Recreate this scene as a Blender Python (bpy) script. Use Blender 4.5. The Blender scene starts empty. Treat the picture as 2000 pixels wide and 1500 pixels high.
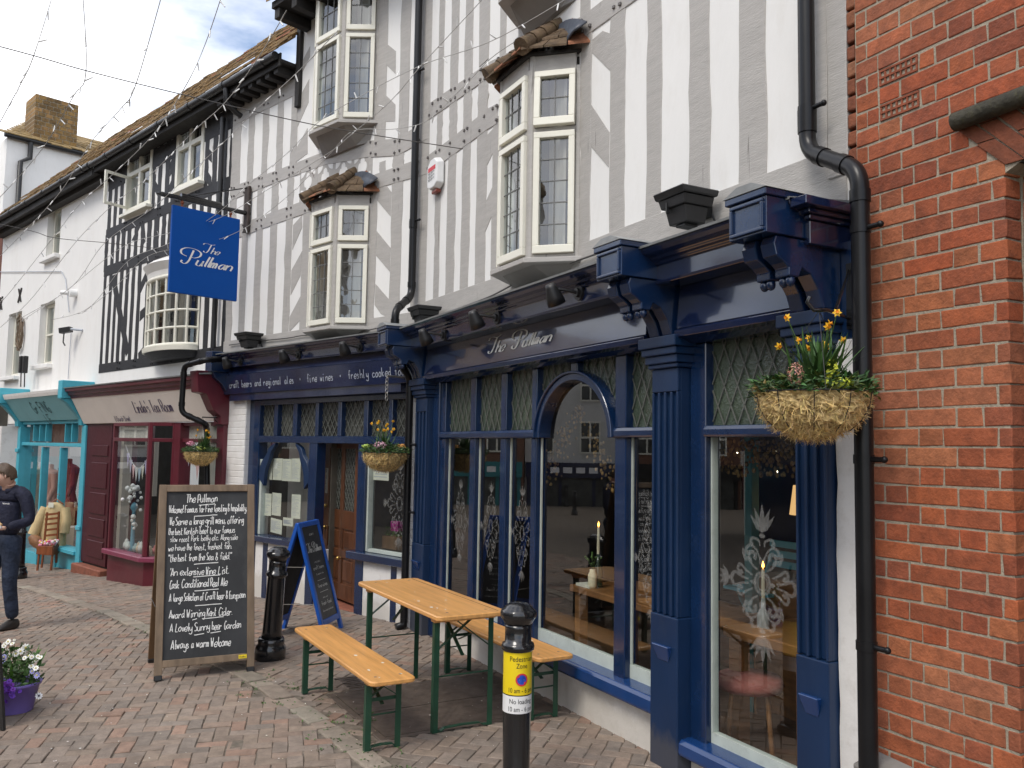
import bpy, bmesh, math, random
from mathutils import Vector, Matrix, noise
random.seed(7)
SC = bpy.context.scene
COL = SC.collection
# ------------------------------------------------------------------ camera
CAM_H = 1.68
FPX = 1650.0
PITCH = math.atan((875.374-750)/FPX)
ROLL = -0.0166757
_F = Vector((0, math.cos(PITCH), math.sin(PITCH)))
_U0 = Vector((0, -math.sin(PITCH), math.cos(PITCH)))
_R0 = Vector((1, 0, 0))
_R = _R0*math.cos(ROLL) - _U0*math.sin(ROLL)
_U = _R0*math.sin(ROLL) + _U0*math.cos(ROLL)
CAM = Vector((0, 0, CAM_H))
cam_d = bpy.data.cameras.new('camera')
cam = bpy.data.objects.new('camera', cam_d); COL.objects.link(cam)
cam_d.sensor_width = 36.0; cam_d.lens = FPX/2000*36.0
cam_d.clip_start = 0.05; cam_d.clip_end = 2000
cam.matrix_world = Matrix(((_R.x, _U.x, -_F.x, CAM.x), (_R.y, _U.y, -_F.y, CAM.y), (_R.z, _U.z, -_F.z, CAM.z), (0, 0, 0, 1)))
SC.camera = cam
# ------------------------------------------------------------------ world, sun, exposure
SUN_EL, SUN_AZ = math.radians(52), math.radians(218)     # azimuth clockwise from +y
w = bpy.data.worlds.new('World'); SC.world = w; w.use_nodes = True
nt = w.node_tree; N = nt.nodes; L = nt.links
for n in list(N): N.remove(n)
out = N.new('ShaderNodeOutputWorld'); bg = N.new('ShaderNodeBackground')
sky = N.new('ShaderNodeTexSky'); sky.sky_type = 'NISHITA'; sky.sun_disc = False
sky.sun_elevation = SUN_EL; sky.sun_rotation = SUN_AZ; sky.air_density = 1.0; sky.dust_density = 1.5; sky.ozone_density = 1.5
SKY_S = 0.12
tc = N.new('ShaderNodeTexCoord'); mp = N.new('ShaderNodeMapping'); mp.inputs['Scale'].default_value = (1.0, 1.0, 2.6)
mp.inputs['Location'].default_value = (3.1, 0.4, 0.2)
nz = N.new('ShaderNodeTexNoise'); nz.inputs['Scale'].default_value = 2.3; nz.inputs['Detail'].default_value = 7; nz.inputs['Roughness'].default_value = 0.55
L.new(tc.outputs['Generated'], mp.inputs['Vector']); L.new(mp.outputs['Vector'], nz.inputs['Vector'])
cr = N.new('ShaderNodeValToRGB'); cr.color_ramp.elements[0].position = 0.38; cr.color_ramp.elements[1].position = 0.58
L.new(nz.outputs['Fac'], cr.inputs['Fac'])
nz2 = N.new('ShaderNodeTexNoise'); nz2.inputs['Scale'].default_value = 4.5; nz2.inputs['Detail'].default_value = 8
L.new(mp.outputs['Vector'], nz2.inputs['Vector'])
cc = N.new('ShaderNodeValToRGB'); cc.color_ramp.elements[0].position = 0.3; cc.color_ramp.elements[1].position = 0.7
cc.color_ramp.elements[0].color = (6.6, 6.7, 7.2, 1); cc.color_ramp.elements[1].color = (9.2, 9.2, 9.3, 1)
L.new(nz2.outputs['Fac'], cc.inputs['Fac'])
mx = N.new('ShaderNodeMix'); mx.data_type = 'RGBA'
L.new(cr.outputs['Color'], mx.inputs[0]); L.new(sky.outputs['Color'], mx.inputs[6]); L.new(cc.outputs['Color'], mx.inputs[7])
L.new(mx.outputs[2], bg.inputs['Color']); bg.inputs['Strength'].default_value = SKY_S
L.new(bg.outputs['Background'], out.inputs['Surface'])
sd = bpy.data.lights.new('sun', 'SUN'); sd.energy = 0.95; sd.angle = math.radians(20); sd.color = (1.0, 0.95, 0.87)
sun = bpy.data.objects.new('sun', sd); COL.objects.link(sun)
_sdir = Vector((math.sin(SUN_AZ)*math.cos(SUN_EL), math.cos(SUN_AZ)*math.cos(SUN_EL), math.sin(SUN_EL)))
sun.rotation_euler = _sdir.to_track_quat('Z', 'Y').to_euler(); sun.location = (0, 0, 30)
SC.view_settings.view_transform = 'Standard'; SC.view_settings.look = 'None'; SC.view_settings.gamma = 1.0
SC.view_settings.exposure = 0.86; SC.view_settings.use_curve_mapping = False
SC.render.engine = 'CYCLES'
SC.cycles.use_denoising = True
SC.cycles.max_bounces = 8; SC.cycles.transparent_max_bounces = 12; SC.cycles.caustics_reflective = False; SC.cycles.caustics_refractive = False
SC.cycles.sample_clamp_indirect = 6.0

# ------------------------------------------------------------------ geometry helpers
def ray(px, py): return _R*((px-1000)/FPX) - _U*((py-750)/FPX) + _F
def at(px, py, depth): return CAM + ray(px, py)*depth
def on_z(px, py, z=0.0):
    d = ray(px, py); return CAM + d*((z-CAM_H)/d.z)
class Fr:
    """a vertical wall plane: u runs along it, off is the distance out of it towards the street"""
    def __init__(s, O, d):
        s.O = Vector((O[0], O[1], 0)); s.d = Vector((d[0], d[1], 0)).normalized(); s.n = Vector((-s.d.y, s.d.x, 0))
    def uv(s, px, py, off=0.0):
        d = ray(px, py); t = ((s.O + s.n*off - CAM).dot(s.n))/d.dot(s.n); p = CAM + d*t
        return ((p-s.O).dot(s.d), p.z)
    def u(s, px, py, off=0.0): return s.uv(px, py, off)[0]
    def z(s, px, py, off=0.0): return s.uv(px, py, off)[1]
    def pt(s, u, z, off=0.0): return s.O + s.d*u + s.n*off + Vector((0, 0, z))
    def loc(s, p): q = p-s.O; return (q.dot(s.d), q.dot(s.n), q.z)
def seg(F, u0, o0, u1, o1): return Fr(F.pt(u0, 0, o0), F.pt(u1, 0, o1)-F.pt(u0, 0, o0))
F1 = Fr(on_z(1133, 1397), (-math.sin(.48467), math.cos(.48467)))     # pub, right hand wall
F2 = Fr(on_z(790, 1221), (-math.sin(.79935), math.cos(.79935)))      # pub, left hand wall and the houses beyond
UC1, UC2 = 2.817, -0.181                                             # where the two walls meet
def gz(x, y):
    u = (Vector((x, y, 0))-F2.O).dot(F2.d) - 0.9
    return -0.056*(math.log1p(math.exp(min(u*3, 40)))/3)
def ground(px, py):
    z = 0.0
    for _ in range(12):
        p = on_z(px, py, z); z = gz(p.x, p.y)
    return on_z(px, py, z)

class MB:
    def __init__(s): s.v = []; s.f = []; s.m = []; s.c = None; s.sm = []
    def add(s, vs, fs, m=0, col=None, smooth=False):
        b = len(s.v); s.v += [Vector(v) for v in vs]
        for f in fs: s.f.append([i+b for i in f]); s.m.append(m); s.sm.append(smooth)
        if col is not None:
            if s.c is None: s.c = [(1, 1, 1)]*b
            s.c += [col]*len(vs)
        elif s.c is not None: s.c += [(1, 1, 1)]*len(vs)
        return b
    def quad(s, a, b, c, d, m=0, col=None): s.add([a, b, c, d], [(0, 1, 2, 3)], m, col)
    def hexa(s, p, m=0, col=None):      # p: 8 points, bottom ring 0-3, top ring 4-7
        s.add(p, [(3, 2, 1, 0), (4, 5, 6, 7), (0, 1, 5, 4), (1, 2, 6, 5), (2, 3, 7, 6), (3, 0, 4, 7)], m, col)
    def box(s, F, u0, u1, z0, z1, o0, o1, m=0, col=None):
        P = F.pt
        s.hexa([P(u0, z0, o0), P(u1, z0, o0), P(u1, z0, o1), P(u0, z0, o1), P(u0, z1, o0), P(u1, z1, o0), P(u1, z1, o1), P(u0, z1, o1)], m, col)
    def prism(s, F, poly, o0, o1, m=0, col=None):
        n = len(poly)
        vs = [F.pt(u, z, o0) for u, z in poly] + [F.pt(u, z, o1) for u, z in poly]
        fs = [tuple(range(n))[::-1], tuple(range(n, 2*n))] + [(i, (i+1) % n, n+(i+1) % n, n+i) for i in range(n)]
        s.add(vs, fs, m, col)
    def profile(s, F, prof, u0, u1, m=0):    # prof: list of (off, z), swept along u
        n = len(prof)
        vs = [F.pt(u0, z, o) for o, z in prof] + [F.pt(u1, z, o) for o, z in prof]
        fs = [tuple(range(n)), tuple(range(n, 2*n))[::-1]] + [(i, n+i, n+(i+1) % n, (i+1) % n) for i in range(n)]
        s.add(vs, fs, m)
    def tube(s, pts, r, n=8, m=0, cap=True, smooth=True, col=None, prof=None):
        pts = [Vector(p) for p in pts]; k = len(pts); rs = r if isinstance(r, (list, tuple)) else [r]*k
        vs = []; up = None
        for i, p in enumerate(pts):
            t = (pts[min(i+1, k-1)]-pts[max(i-1, 0)]);
            if t.length < 1e-9: t = Vector((0, 0, 1))
            t.normalize()
            if up is None:
                up = Vector((0, 0, 1)) if abs(t.z) < 0.9 else Vector((0, 1, 0))
            a = t.cross(up);
            if a.length < 1e-6: a = t.cross(Vector((1, 0, 0)))
            a.normalize(); b = a.cross(t); up = b
            for j in range(n):
                an = 2*math.pi*j/n + (math.pi/n if n == 4 else 0); vs.append(p + (a*math.cos(an)+b*math.sin(an))*rs[i])
        fs = [(i*n+j, i*n+(j+1) % n, (i+1)*n+(j+1) % n, (i+1)*n+j) for i in range(k-1) for j in range(n)]
        b0 = s.add(vs, fs, m, col, smooth)
        if cap: s.add(vs[:n], [tuple(range(n))[::-1]], m, col); s.add(vs[-n:], [tuple(range(n))], m, col)
    def lathe(s, prof, base, n=24, m=0, axis=None, smooth=True, sx=1, sy=1, col=None):   # prof: list of (r, h)
        A = axis.normalized() if axis is not None else Vector((0, 0, 1))
        X = A.cross(Vector((0, 1, 0))) if abs(A.y) < .9 else A.cross(Vector((1, 0, 0)))
        X.normalize(); Y = A.cross(X); base = Vector(base)
        vs = [base + A*h + X*(r*math.cos(2*math.pi*j/n)*sx) + Y*(r*math.sin(2*math.pi*j/n)*sy) for r, h in prof for j in range(n)]
        fs = [(i*n+j, i*n+(j+1) % n, (i+1)*n+(j+1) % n, (i+1)*n+j) for i in range(len(prof)-1) for j in range(n)]
        s.add(vs, fs, m, col, smooth)
        k = len(prof)
        s.add(vs[:n], [tuple(range(n))[::-1]], m, col); s.add(vs[(k-1)*n:], [tuple(range(n))], m, col)
    def ball(s, c, r, m=0, seg=10, ring=7, col=None, sc=(1, 1, 1)):
        c = Vector(c); vs = []; fs = []
        for i in range(ring+1):
            th = math.pi*i/ring
            for j in range(seg):
                ph = 2*math.pi*j/seg
                vs.append(c + Vector((r*sc[0]*math.sin(th)*math.cos(ph), r*sc[1]*math.sin(th)*math.sin(ph), r*sc[2]*math.cos(th))))
        for i in range(ring):
            for j in range(seg): fs.append((i*seg+j, (i+1)*seg+j, (i+1)*seg+(j+1) % seg, i*seg+(j+1) % seg))
        s.add(vs, fs, m, col, True)
    def beam(s, a, b, wd, th, side=None, m=0, col=None):   # rectangular bar from a to b
        a = Vector(a); b = Vector(b); t = (b-a).normalized()
        sd_ = Vector(side) if side is not None else (t.cross(Vector((0, 0, 1))) if abs(t.z) < .95 else Vector((1, 0, 0)))
        sd_ = (sd_ - t*sd_.dot(t)).normalized(); o = t.cross(sd_)
        h, k = sd_*wd/2, o*th/2
        s.hexa([a-h-k, a+h-k, a+h+k, a-h+k, b-h-k, b+h-k, b+h+k, b-h+k], m, col)
    def build(s, name, mat, parent=None, bevel=0.0, seg=1, subsurf=0, weld=False):
        me = bpy.data.meshes.new(name)
        me.from_pydata([tuple(v) for v in s.v], [], s.f)
        mats = mat if isinstance(mat, (list, tuple)) else [mat]
        for mm in mats: me.materials.append(mm)
        me.polygons.foreach_set('material_index', s.m)
        me.polygons.foreach_set('use_smooth', s.sm)
        if s.c is not None:
            at_ = me.color_attributes.new('Col', 'FLOAT_COLOR', 'POINT')
            buf = []
            for c in s.c: buf += [c[0], c[1], c[2], 1.0]
            at_.data.foreach_set('color', buf)
        bm = bmesh.new(); bm.from_mesh(me)
        if weld: bmesh.ops.remove_doubles(bm, verts=bm.verts, dist=1e-5)
        bmesh.ops.recalc_face_normals(bm, faces=bm.faces); bm.to_mesh(me); bm.free()
        me.update()
        o = bpy.data.objects.new(name, me); COL.objects.link(o)
        if bevel:
            b = o.modifiers.new('bevel', 'BEVEL'); b.width = bevel; b.segments = seg; b.limit_method = 'ANGLE'; b.angle_limit = math.radians(40)
        if subsurf:
            q = o.modifiers.new('sub', 'SUBSURF'); q.levels = subsurf; q.render_levels = subsurf
        if parent is not None: attach(o, parent)
        return o
def world_of(o):
    if o.parent is None: return Matrix.LocRotScale(o.location, o.rotation_euler, o.scale)
    return world_of(o.parent) @ o.matrix_parent_inverse @ Matrix.LocRotScale(o.location, o.rotation_euler, o.scale)
def attach(o, parent):
    o.parent = parent; o.matrix_parent_inverse = world_of(parent).inverted()
def tag(o, label=None, cat=None, group=None, kind=None):
    if label: o['label'] = label
    if cat: o['category'] = cat
    if group: o['group'] = group
    if kind: o['kind'] = kind
    return o
def thing(name, loc, label, cat, group=None, rz=0.0):
    o = bpy.data.objects.new(name, None); COL.objects.link(o); o.location = loc; o.rotation_euler = (0, 0, rz); o.empty_display_size = .1
    return tag(o, label, cat, group)
def children(o): return [c for c in bpy.data.objects if c.parent == o]
def copy_tree(o, parent=None):
    c = o.copy(); COL.objects.link(c)
    if parent is not None: c.parent = parent; c.matrix_parent_inverse = o.matrix_parent_inverse.copy()
    for ch in children(o): copy_tree(ch, c)
    return c
def smooth_pts(pts, k=6, closed=False):
    pts = [Vector(p) for p in pts]; n = len(pts); o = []
    for i in range(n if closed else n-1):
        if closed: a, b, c, d = pts[i-1], pts[i], pts[(i+1) % n], pts[(i+2) % n]
        else: a, b, c, d = pts[max(i-1, 0)], pts[i], pts[i+1], pts[min(i+2, n-1)]
        for j in range(k):
            t = j/k
            o.append(0.5*((2*b)+(c-a)*t+(2*a-5*b+4*c-d)*t*t+(3*b-a-3*c+d)*t**3))
    if not closed: o.append(pts[-1])
    return o
# ------------------------------------------------------------------ materials
MATS = {}
def _mat(name):
    m = bpy.data.materials.new(name); m.use_nodes = True; m.node_tree.nodes.clear(); MATS[name] = m
    return m, m.node_tree.nodes, m.node_tree.links
def _coord(N, L, scale=(1, 1, 1)):
    t = N.new('ShaderNodeTexCoord'); p = N.new('ShaderNodeMapping'); p.inputs['Scale'].default_value = scale[:3]
    if len(scale) > 3: p.vector_type = 'TEXTURE'; p.inputs['Rotation'].default_value = (0, 0, scale[3]); p.inputs['Scale'].default_value = [1/q for q in scale[:3]]
    L.new(t.outputs['Object'], p.inputs['Vector']); return p.outputs['Vector']
def _noise(N, L, vec, scale, detail=5, rough=.55):
    n = N.new('ShaderNodeTexNoise'); n.inputs['Scale'].default_value = scale; n.inputs['Detail'].default_value = detail; n.inputs['Roughness'].default_value = rough
    L.new(vec, n.inputs['Vector']); return n.outputs['Fac']
def _ramp(N, L, fac, stops):
    r = N.new('ShaderNodeValToRGB'); e = r.color_ramp.elements
    while len(e) < len(stops): e.new(0.5)
    for i, (p, c) in enumerate(stops): e[i].position = p; e[i].color = (c[0], c[1], c[2], 1)
    L.new(fac, r.inputs['Fac']); return r.outputs['Color']
def _mix(N, L, fac, a, b, mode='MIX'):
    x = N.new('ShaderNodeMix'); x.data_type = 'RGBA'; x.blend_type = mode
    if isinstance(fac, float): x.inputs[0].default_value = fac
    else: L.new(fac, x.inputs[0])
    for i, q in ((6, a), (7, b)):
        if isinstance(q, tuple): x.inputs[i].default_value = (q[0], q[1], q[2], 1)
        else: L.new(q, x.inputs[i])
    return x.outputs[2]
def _bump(N, L, h, strength, dist=.005, prev=None):
    b = N.new('ShaderNodeBump'); b.inputs['Strength'].default_value = strength; b.inputs['Distance'].default_value = dist
    L.new(h, b.inputs['Height'])
    if prev is not None: L.new(prev, b.inputs['Normal'])
    return b.outputs['Normal']
def paint(name, c, rough=.5, var=.12, scale=6, bump=.15, bscale=60, metal=0.0, coat=0.0, stretch=(1, 1, 1), dirt=0.0, dirtc=(.08, .07, .05), spec=.5, vcol=False, bdist=.003, crack=None, splash=None):
    m, N, L = _mat(name); v = _coord(N, L, stretch)
    f = _noise(N, L, v, scale)
    lo = tuple(max(0, x*(1-var)) for x in c); hi = tuple(min(1, x*(1+var)) for x in c)
    col = _ramp(N, L, f, [(.3, lo), (.7, hi)])
    if vcol:
        a = N.new('ShaderNodeVertexColor'); a.layer_name = 'Col'
        col = _mix(N, L, 1.0, col, a.outputs['Color'], 'MULTIPLY')
    if dirt:
        f2 = _noise(N, L, v, scale*2.7, 8, .7); d = _ramp(N, L, f2, [(.52, (0, 0, 0)), (.75, (dirt, dirt, dirt))])
        col = _mix(N, L, d, col, dirtc)
    if crack:                      # fine splits along the grain
        fk = _noise(N, L, _coord(N, L, (26, 26, 1.3)), 1.6, 6, .6); col = _mix(N, L, _ramp(N, L, fk, [(.66, (0, 0, 0)), (.70, (.8, .8, .8))]), col, crack)
    if splash:                     # mud splashed up from the paving, ragged upper edge
        sp = N.new('ShaderNodeSeparateXYZ'); L.new(N.new('ShaderNodeTexCoord').outputs['Object'], sp.inputs[0])
        ad = N.new('ShaderNodeMath'); ad.operation = 'MULTIPLY_ADD'; L.new(_noise(N, L, v, 9, 8, .75), ad.inputs[0]); ad.inputs[1].default_value = -.26; L.new(sp.outputs['Z'], ad.inputs[2])
        col = _mix(N, L, _ramp(N, L, ad.outputs[0], [(0.0, (.55, .55, .55)), (.07, (0, 0, 0))]), col, splash)
    b = N.new('ShaderNodeBsdfPrincipled'); L.new(col, b.inputs['Base Color'])
    b.inputs['Metallic'].default_value = metal; b.inputs['Specular IOR Level'].default_value = spec
    b.inputs['Coat Weight'].default_value = coat; b.inputs['Coat Roughness'].default_value = .06
    fr = _noise(N, L, v, scale*3, 4); rr = N.new('ShaderNodeMapRange'); rr.inputs['To Min'].default_value = max(.02, rough*.8); rr.inputs['To Max'].default_value = min(1, rough*1.25)
    L.new(fr, rr.inputs['Value']); L.new(rr.outputs['Result'], b.inputs['Roughness'])
    if bump: L.new(_bump(N, L, _noise(N, L, v, bscale, 6), bump, bdist), b.inputs['Normal'])
    o = N.new('ShaderNodeOutputMaterial'); L.new(b.outputs['BSDF'], o.inputs['Surface'])
    return m
def glass(name, r0=.07, tint=(.93, .96, .95), ripple=0.0, rscale=3.0, rough=0.0):
    m, N, L = _mat(name)
    t = N.new('ShaderNodeBsdfTransparent'); t.inputs['Color'].default_value = (*tint, 1)
    g = N.new('ShaderNodeBsdfGlossy'); g.inputs['Roughness'].default_value = rough; g.inputs['Color'].default_value = (1, 1, 1, 1)
    ge = N.new('ShaderNodeNewGeometry'); dt = N.new('ShaderNodeVectorMath'); dt.operation = 'DOT_PRODUCT'; L.new(ge.outputs['Incoming'], dt.inputs[0]); L.new(ge.outputs['Normal'], dt.inputs[1])
    def mth(op, a, b):
        q = N.new('ShaderNodeMath'); q.operation = op
        for i, v in enumerate((a, b)):
            if v is None: continue
            if isinstance(v, (int, float)): q.inputs[i].default_value = v
            else: L.new(v, q.inputs[i])
        return q.outputs[0]
    fres = mth('ADD', mth('MULTIPLY', mth('POWER', mth('SUBTRACT', 1.0, mth('ABSOLUTE', dt.outputs['Value'], None)), 5.0), 1-r0), r0)
    if ripple:
        nb = _bump(N, L, _noise(N, L, _coord(N, L), rscale, 2), ripple, .02); L.new(nb, g.inputs['Normal'])
    x = N.new('ShaderNodeMixShader'); L.new(fres, x.inputs['Fac']); L.new(t.outputs['BSDF'], x.inputs[1]); L.new(g.outputs['BSDF'], x.inputs[2])
    o = N.new('ShaderNodeOutputMaterial'); L.new(x.outputs['Shader'], o.inputs['Surface']); return m
def veil(name, c, a):           # frosted / etched marks on glass
    m, N, L = _mat(name)
    t = N.new('ShaderNodeBsdfTransparent'); d = N.new('ShaderNodeBsdfDiffuse'); d.inputs['Color'].default_value = (*c, 1)
    x = N.new('ShaderNodeMixShader'); x.inputs['Fac'].default_value = a; L.new(t.outputs['BSDF'], x.inputs[1]); L.new(d.outputs['BSDF'], x.inputs[2])
    o = N.new('ShaderNodeOutputMaterial'); L.new(x.outputs['Shader'], o.inputs['Surface']); return m
def emit(name, c, s):
    m, N, L = _mat(name); e = N.new('ShaderNodeEmission'); e.inputs['Color'].default_value = (*c, 1); e.inputs['Strength'].default_value = s
    o = N.new('ShaderNodeOutputMaterial'); L.new(e.outputs['Emission'], o.inputs['Surface']); return m
def wood(name, c, rough=.5, axis=(1, 12, 12), var=.35, scale=4, coat=0.0, bump=.2, dirt=0.0):
    m = paint(name, c, rough, var, scale, bump, scale*4, 0, coat, axis, dirt); return m

WHITE = paint('white_plaster', (.80, .79, .765), .75, .03, 2.5, .4, 16, stretch=(1, 1, .35), dirt=.22, dirtc=(.60, .56, .49), bdist=.008)
WHITE2 = paint('white_render', (.78, .76, .73), .6, .04, 3, .5, 16, dirt=.4, dirtc=(.42, .38, .32), bdist=.008, splash=(.52, .48, .41))
WBRICK = None
GREY = paint('grey_timber_paint', (.42, .40, .375), .6, .07, 5, .5, 30, stretch=(1, 1, 6), dirt=.3, dirtc=(.26, .24, .215), bdist=.006, crack=(.16, .15, .135))
GREYD = paint('dark_grey_paint', (.27, .255, .235), .55, .08, 5, .3, 30)
BOLT = paint('bolt_iron', (.13, .12, .115), .5, .2, 30, .2, 60)
CREAM = paint('cream_paint', (.80, .78, .675), .35, .03, 6, .1, 50, dirt=.1, dirtc=(.5, .45, .33))
BLUE = paint('navy_gloss_paint', (.004, .020, .068), .22, .15, 4, .2, 25, coat=.4, dirt=.16, dirtc=(.05, .07, .11), bdist=.004, spec=.6)
BLUEL = paint('blue_gloss_sill', (.008, .042, .155), .22, .1, 5, .12, 30, coat=.4)
BLUED = paint('midnight_fascia_paint', (.008, .016, .055), .17, .12, 4, .12, 14, coat=.7, bdist=.004, spec=.7)
BLUEW = paint('faded_navy_paint', (.0045, .0225, .070), .42, .18, 3, .25, 25, stretch=(1, 1, .4), dirt=.2, dirtc=(.04, .065, .11), splash=(.09, .085, .08))
SIGN = paint('sign_blue_enamel', (.0, .070, .34), .5, .04, 3, .05, 40)
ABLUE = paint('board_blue_paint', (.01, .085, .40), .4, .1, 6, .1, 40)
BLACK = paint('black_gloss_iron', (.010, .010, .011), .2, .2, 8, .15, 40, coat=.5)
BLACKM = paint('black_plastic', (.016, .016, .017), .42, .2, 8, .12, 60)
PIPE = paint('black_pipe_paint', (.009, .009, .010), .3, .2, 5, .1, 30, spec=.3)
LEAD = paint('lead_sheet', (.24, .25, .25), .5, .2, 8, .4, 30)
SLATE = paint('slate_flashing', (.055, .065, .085), .5, .25, 12, .5, 40, spec=.6)
CAME = paint('lead_came', (.16, .16, .155), .5, .1, 20, 0)
CAMED = paint('dark_came', (.115, .12, .105), .5, .1, 20, 0)
TILE = paint('clay_tile_mossy', (.20, .125, .052), .85, .5, 9, .8, 40, dirt=.7, dirtc=(.27, .185, .05), bdist=.01)
TILED = paint('oriel_tile', (.105, .068, .038), .85, .5, 9, .8, 40, dirt=.6, dirtc=(.15, .115, .045), bdist=.01)
TILEO = paint('clay_tile_orange', (.27, .11, .055), .8, .3, 20, .5, 60)
EAVE = paint('dark_eave_timber', (.018, .016, .015), .7, .3, 6, .3, 30)
TUDOR = paint('black_timber_paint', (.019, .019, .022), .6, .25, 6, .4, 30, stretch=(1, 1, 6))
BRICKM = paint('red_brick', (.30, .078, .031), .8, .26, 22, .8, 80, vcol=True, dirt=.45, dirtc=(.11, .038, .022), bdist=.005)
MORTAR = paint('lime_mortar', (.34, .295, .225), .95, .16, 30, .9, 90, bdist=.006, dirt=.35, dirtc=(.16, .13, .10))
YBRICK = paint('stock_brick', (.20, .125, .045), .9, .35, 14, .6, 60, vcol=True, dirt=.3, dirtc=(.08, .06, .03))
PAVER = paint('clay_paver', (.242, .193, .156), .85, .2, 14, .8, 70, vcol=True, dirt=.4, dirtc=(.12, .10, .085), bdist=.006)
JOINT = paint('paving_joint_dirt', (.155, .128, .10), .95, .4, 20, .9, 60, dirt=.4, dirtc=(.05, .07, .02))
KERB = paint('kerb_stone', (.285, .242, .195), .9, .2, 10, .8, 60, vcol=True, dirt=.4, dirtc=(.18, .15, .11), bdist=.008)
HATCHM = paint('rusty_steel_plate', (.125, .10, .082), .6, .3, 12, .3, 50, metal=.3, dirt=.5, dirtc=(.13, .075, .04))
PINE = wood('varnished_pine', (.68, .35, .115), .38, (.9, 13, 6, 2.08), .16, 2.2, .2, .1, .25)
PINE2 = wood('bench_pine', (.66, .33, .10), .42, (.9, 13, 6, 2.08), .18, 2.2, .15, .12, .3)
GREEN = paint('dark_green_steel', (.010, .055, .030), .4, .25, 8, .15, 40, dirt=.2, dirtc=(.06, .04, .02))
DOORW = wood('oak_door', (.10, .036, .014), .38, (8, 8, 1), .4, 2.5, .3, .15)
SIGN.node_tree.nodes['Principled BSDF'].inputs['Specular IOR Level'].default_value = .2
FRAMEW = wood('chalkboard_frame_wood', (.19, .135, .088), .65, (5, 5, 1), .3, 3, 0, .3, .3)
FRAMED = wood('chalkboard_back_wood', (.13, .07, .03), .65, (5, 5, 1), .3, 3, 0, .3, .3)
CHALKB = paint('chalkboard_slate', (.034, .036, .039), .7, .3, 3, .1, 40, stretch=(1, 1, .5), dirt=.42, dirtc=(.085, .085, .085))
CHALK = paint('chalk_white', (.82, .82, .80), .9, .1, 60, 0)
LETTER = paint('silver_lettering', (.62, .62, .58), .4, .06, 20, 0)
LETTERD = paint('lettering_grey', (.42, .45, .50), .5, .06, 20, 0)
INK = paint('violet_lettering', (.10, .075, .14), .6, .1, 20, 0)
INKG = paint('teal_lettering', (.035, .12, .14), .6, .1, 20, 0)
BRASS = paint('brass', (.55, .38, .13), .3, .15, 10, .1, 40, metal=1.0)
STEEL = paint('steel_plate', (.42, .40, .36), .4, .1, 10, .1, 40, metal=.8)
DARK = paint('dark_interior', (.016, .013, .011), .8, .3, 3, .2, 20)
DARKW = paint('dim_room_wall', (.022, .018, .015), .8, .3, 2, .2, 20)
FLOORW = wood('pub_floorboards', (.10, .055, .028), .45, (1, 14, 1), .35, 3, .1)
TABLEW = wood('pub_table_oak', (.26, .12, .042), .4, (3, 3, 14), .3, 2, .2)
CURT = paint('linen_curtain', (.42, .38, .33), .9, .12, 18, .4, 30, stretch=(1, 1, .05))
LACE = paint('lace_curtain', (.62, .60, .54), .9, .2, 40, .3, 60)
GLASSU = glass('old_window_glass', .13, (.8, .85, .86), .25, 2.6)
GLASSS = glass('shop_glass', .14, (.92, .95, .94))
LEADED = None
ETCH = veil('etched_glass', (.75, .75, .72), .115)
BURG = paint('burgundy_paint', (.105, .012, .022), .38, .12, 5, .12, 30, coat=.2)
BURGL = paint('burgundy_sill_paint', (.21, .035, .075), .4, .12, 5, .12, 30, coat=.2)
BURGD = paint('burgundy_panel_paint', (.060, .007, .013), .45, .14, 5, .12, 30)
STONEC = paint('tea_room_fascia', (.84, .77, .70), .55, .05, 3, .1, 30)
TEAL = paint('turquoise_paint', (.075, .42, .53), .42, .08, 5, .12, 30, dirt=.1, dirtc=(.03, .15, .2))
TEALF = paint('turquoise_fascia', (.22, .50, .55), .5, .05, 3, .08, 30)
TEALD = paint('teal_woodwork', (.03, .20, .22), .5, .1, 6, .1, 30)
YELLOW = paint('sign_yellow', (.83, .62, .012), .4, .03, 6, 0)
SWHITE = paint('sign_white', (.80, .80, .79), .4, .03, 6, 0)
SBLACK = paint('sign_black', (.012, .012, .012), .5, .05, 6, 0)
SRED = paint('sign_red', (.62, .035, .05), .4, .05, 6, 0)
SBLUE = paint('sign_blue', (.012, .07, .45), .4, .05, 6, 0)
PAPER = paint('menu_paper', (.72, .72, .60), .8, .05, 10, 0)
MOSS = paint('dry_moss', (.70, .55, .29), .95, .4, 30, .6, 60, vcol=True)
LEAFM = paint('leaf_green', (.055, .115, .028), .55, .3, 20, .1, 40, vcol=True)
PETAL = paint('petal', (.8, .8, .8), .6, .06, 20, 0, vcol=True)
POT = paint('purple_plastic', (.19, .14, .45), .4, .08, 6, .05, 40)
SKIN = paint('skin', (.66, .41, .31), .5, .08, 18, .1, 90, spec=.4)
HAIR = paint('brown_hair', (.085, .052, .03), .5, .35, 30, .7, 60, stretch=(6, 6, 1))
FLEECE = paint('navy_fleece', (.012, .014, .034), .9, .2, 18, .9, 13, bdist=.03)
JEANS = paint('dark_denim', (.018, .028, .055), .85, .4, 9, .9, 15, bdist=.03)
SHOE = paint('dark_shoe', (.02, .016, .014), .5, .2, 14, .2, 60)
BREAD = paint('bread', (.62, .42, .2), .8, .25, 20, .4, 60)
COAT = paint('camel_coat', (.58, .45, .24), .9, .12, 10, .5, 80)
CHAIRW = wood('chestnut_chair_wood', (.22, .065, .022), .45, (6, 6, 1), .3, 3, .2)
BULB = paint('bulb_plastic', (.80, .80, .78), .3, .02, 10, 0)
WIRE = paint('garland_cable', (.42, .41, .39), .6, .1, 10, 0)
WIRED = paint('steel_cable', (.07, .065, .06), .5, .1, 10, 0)
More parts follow.
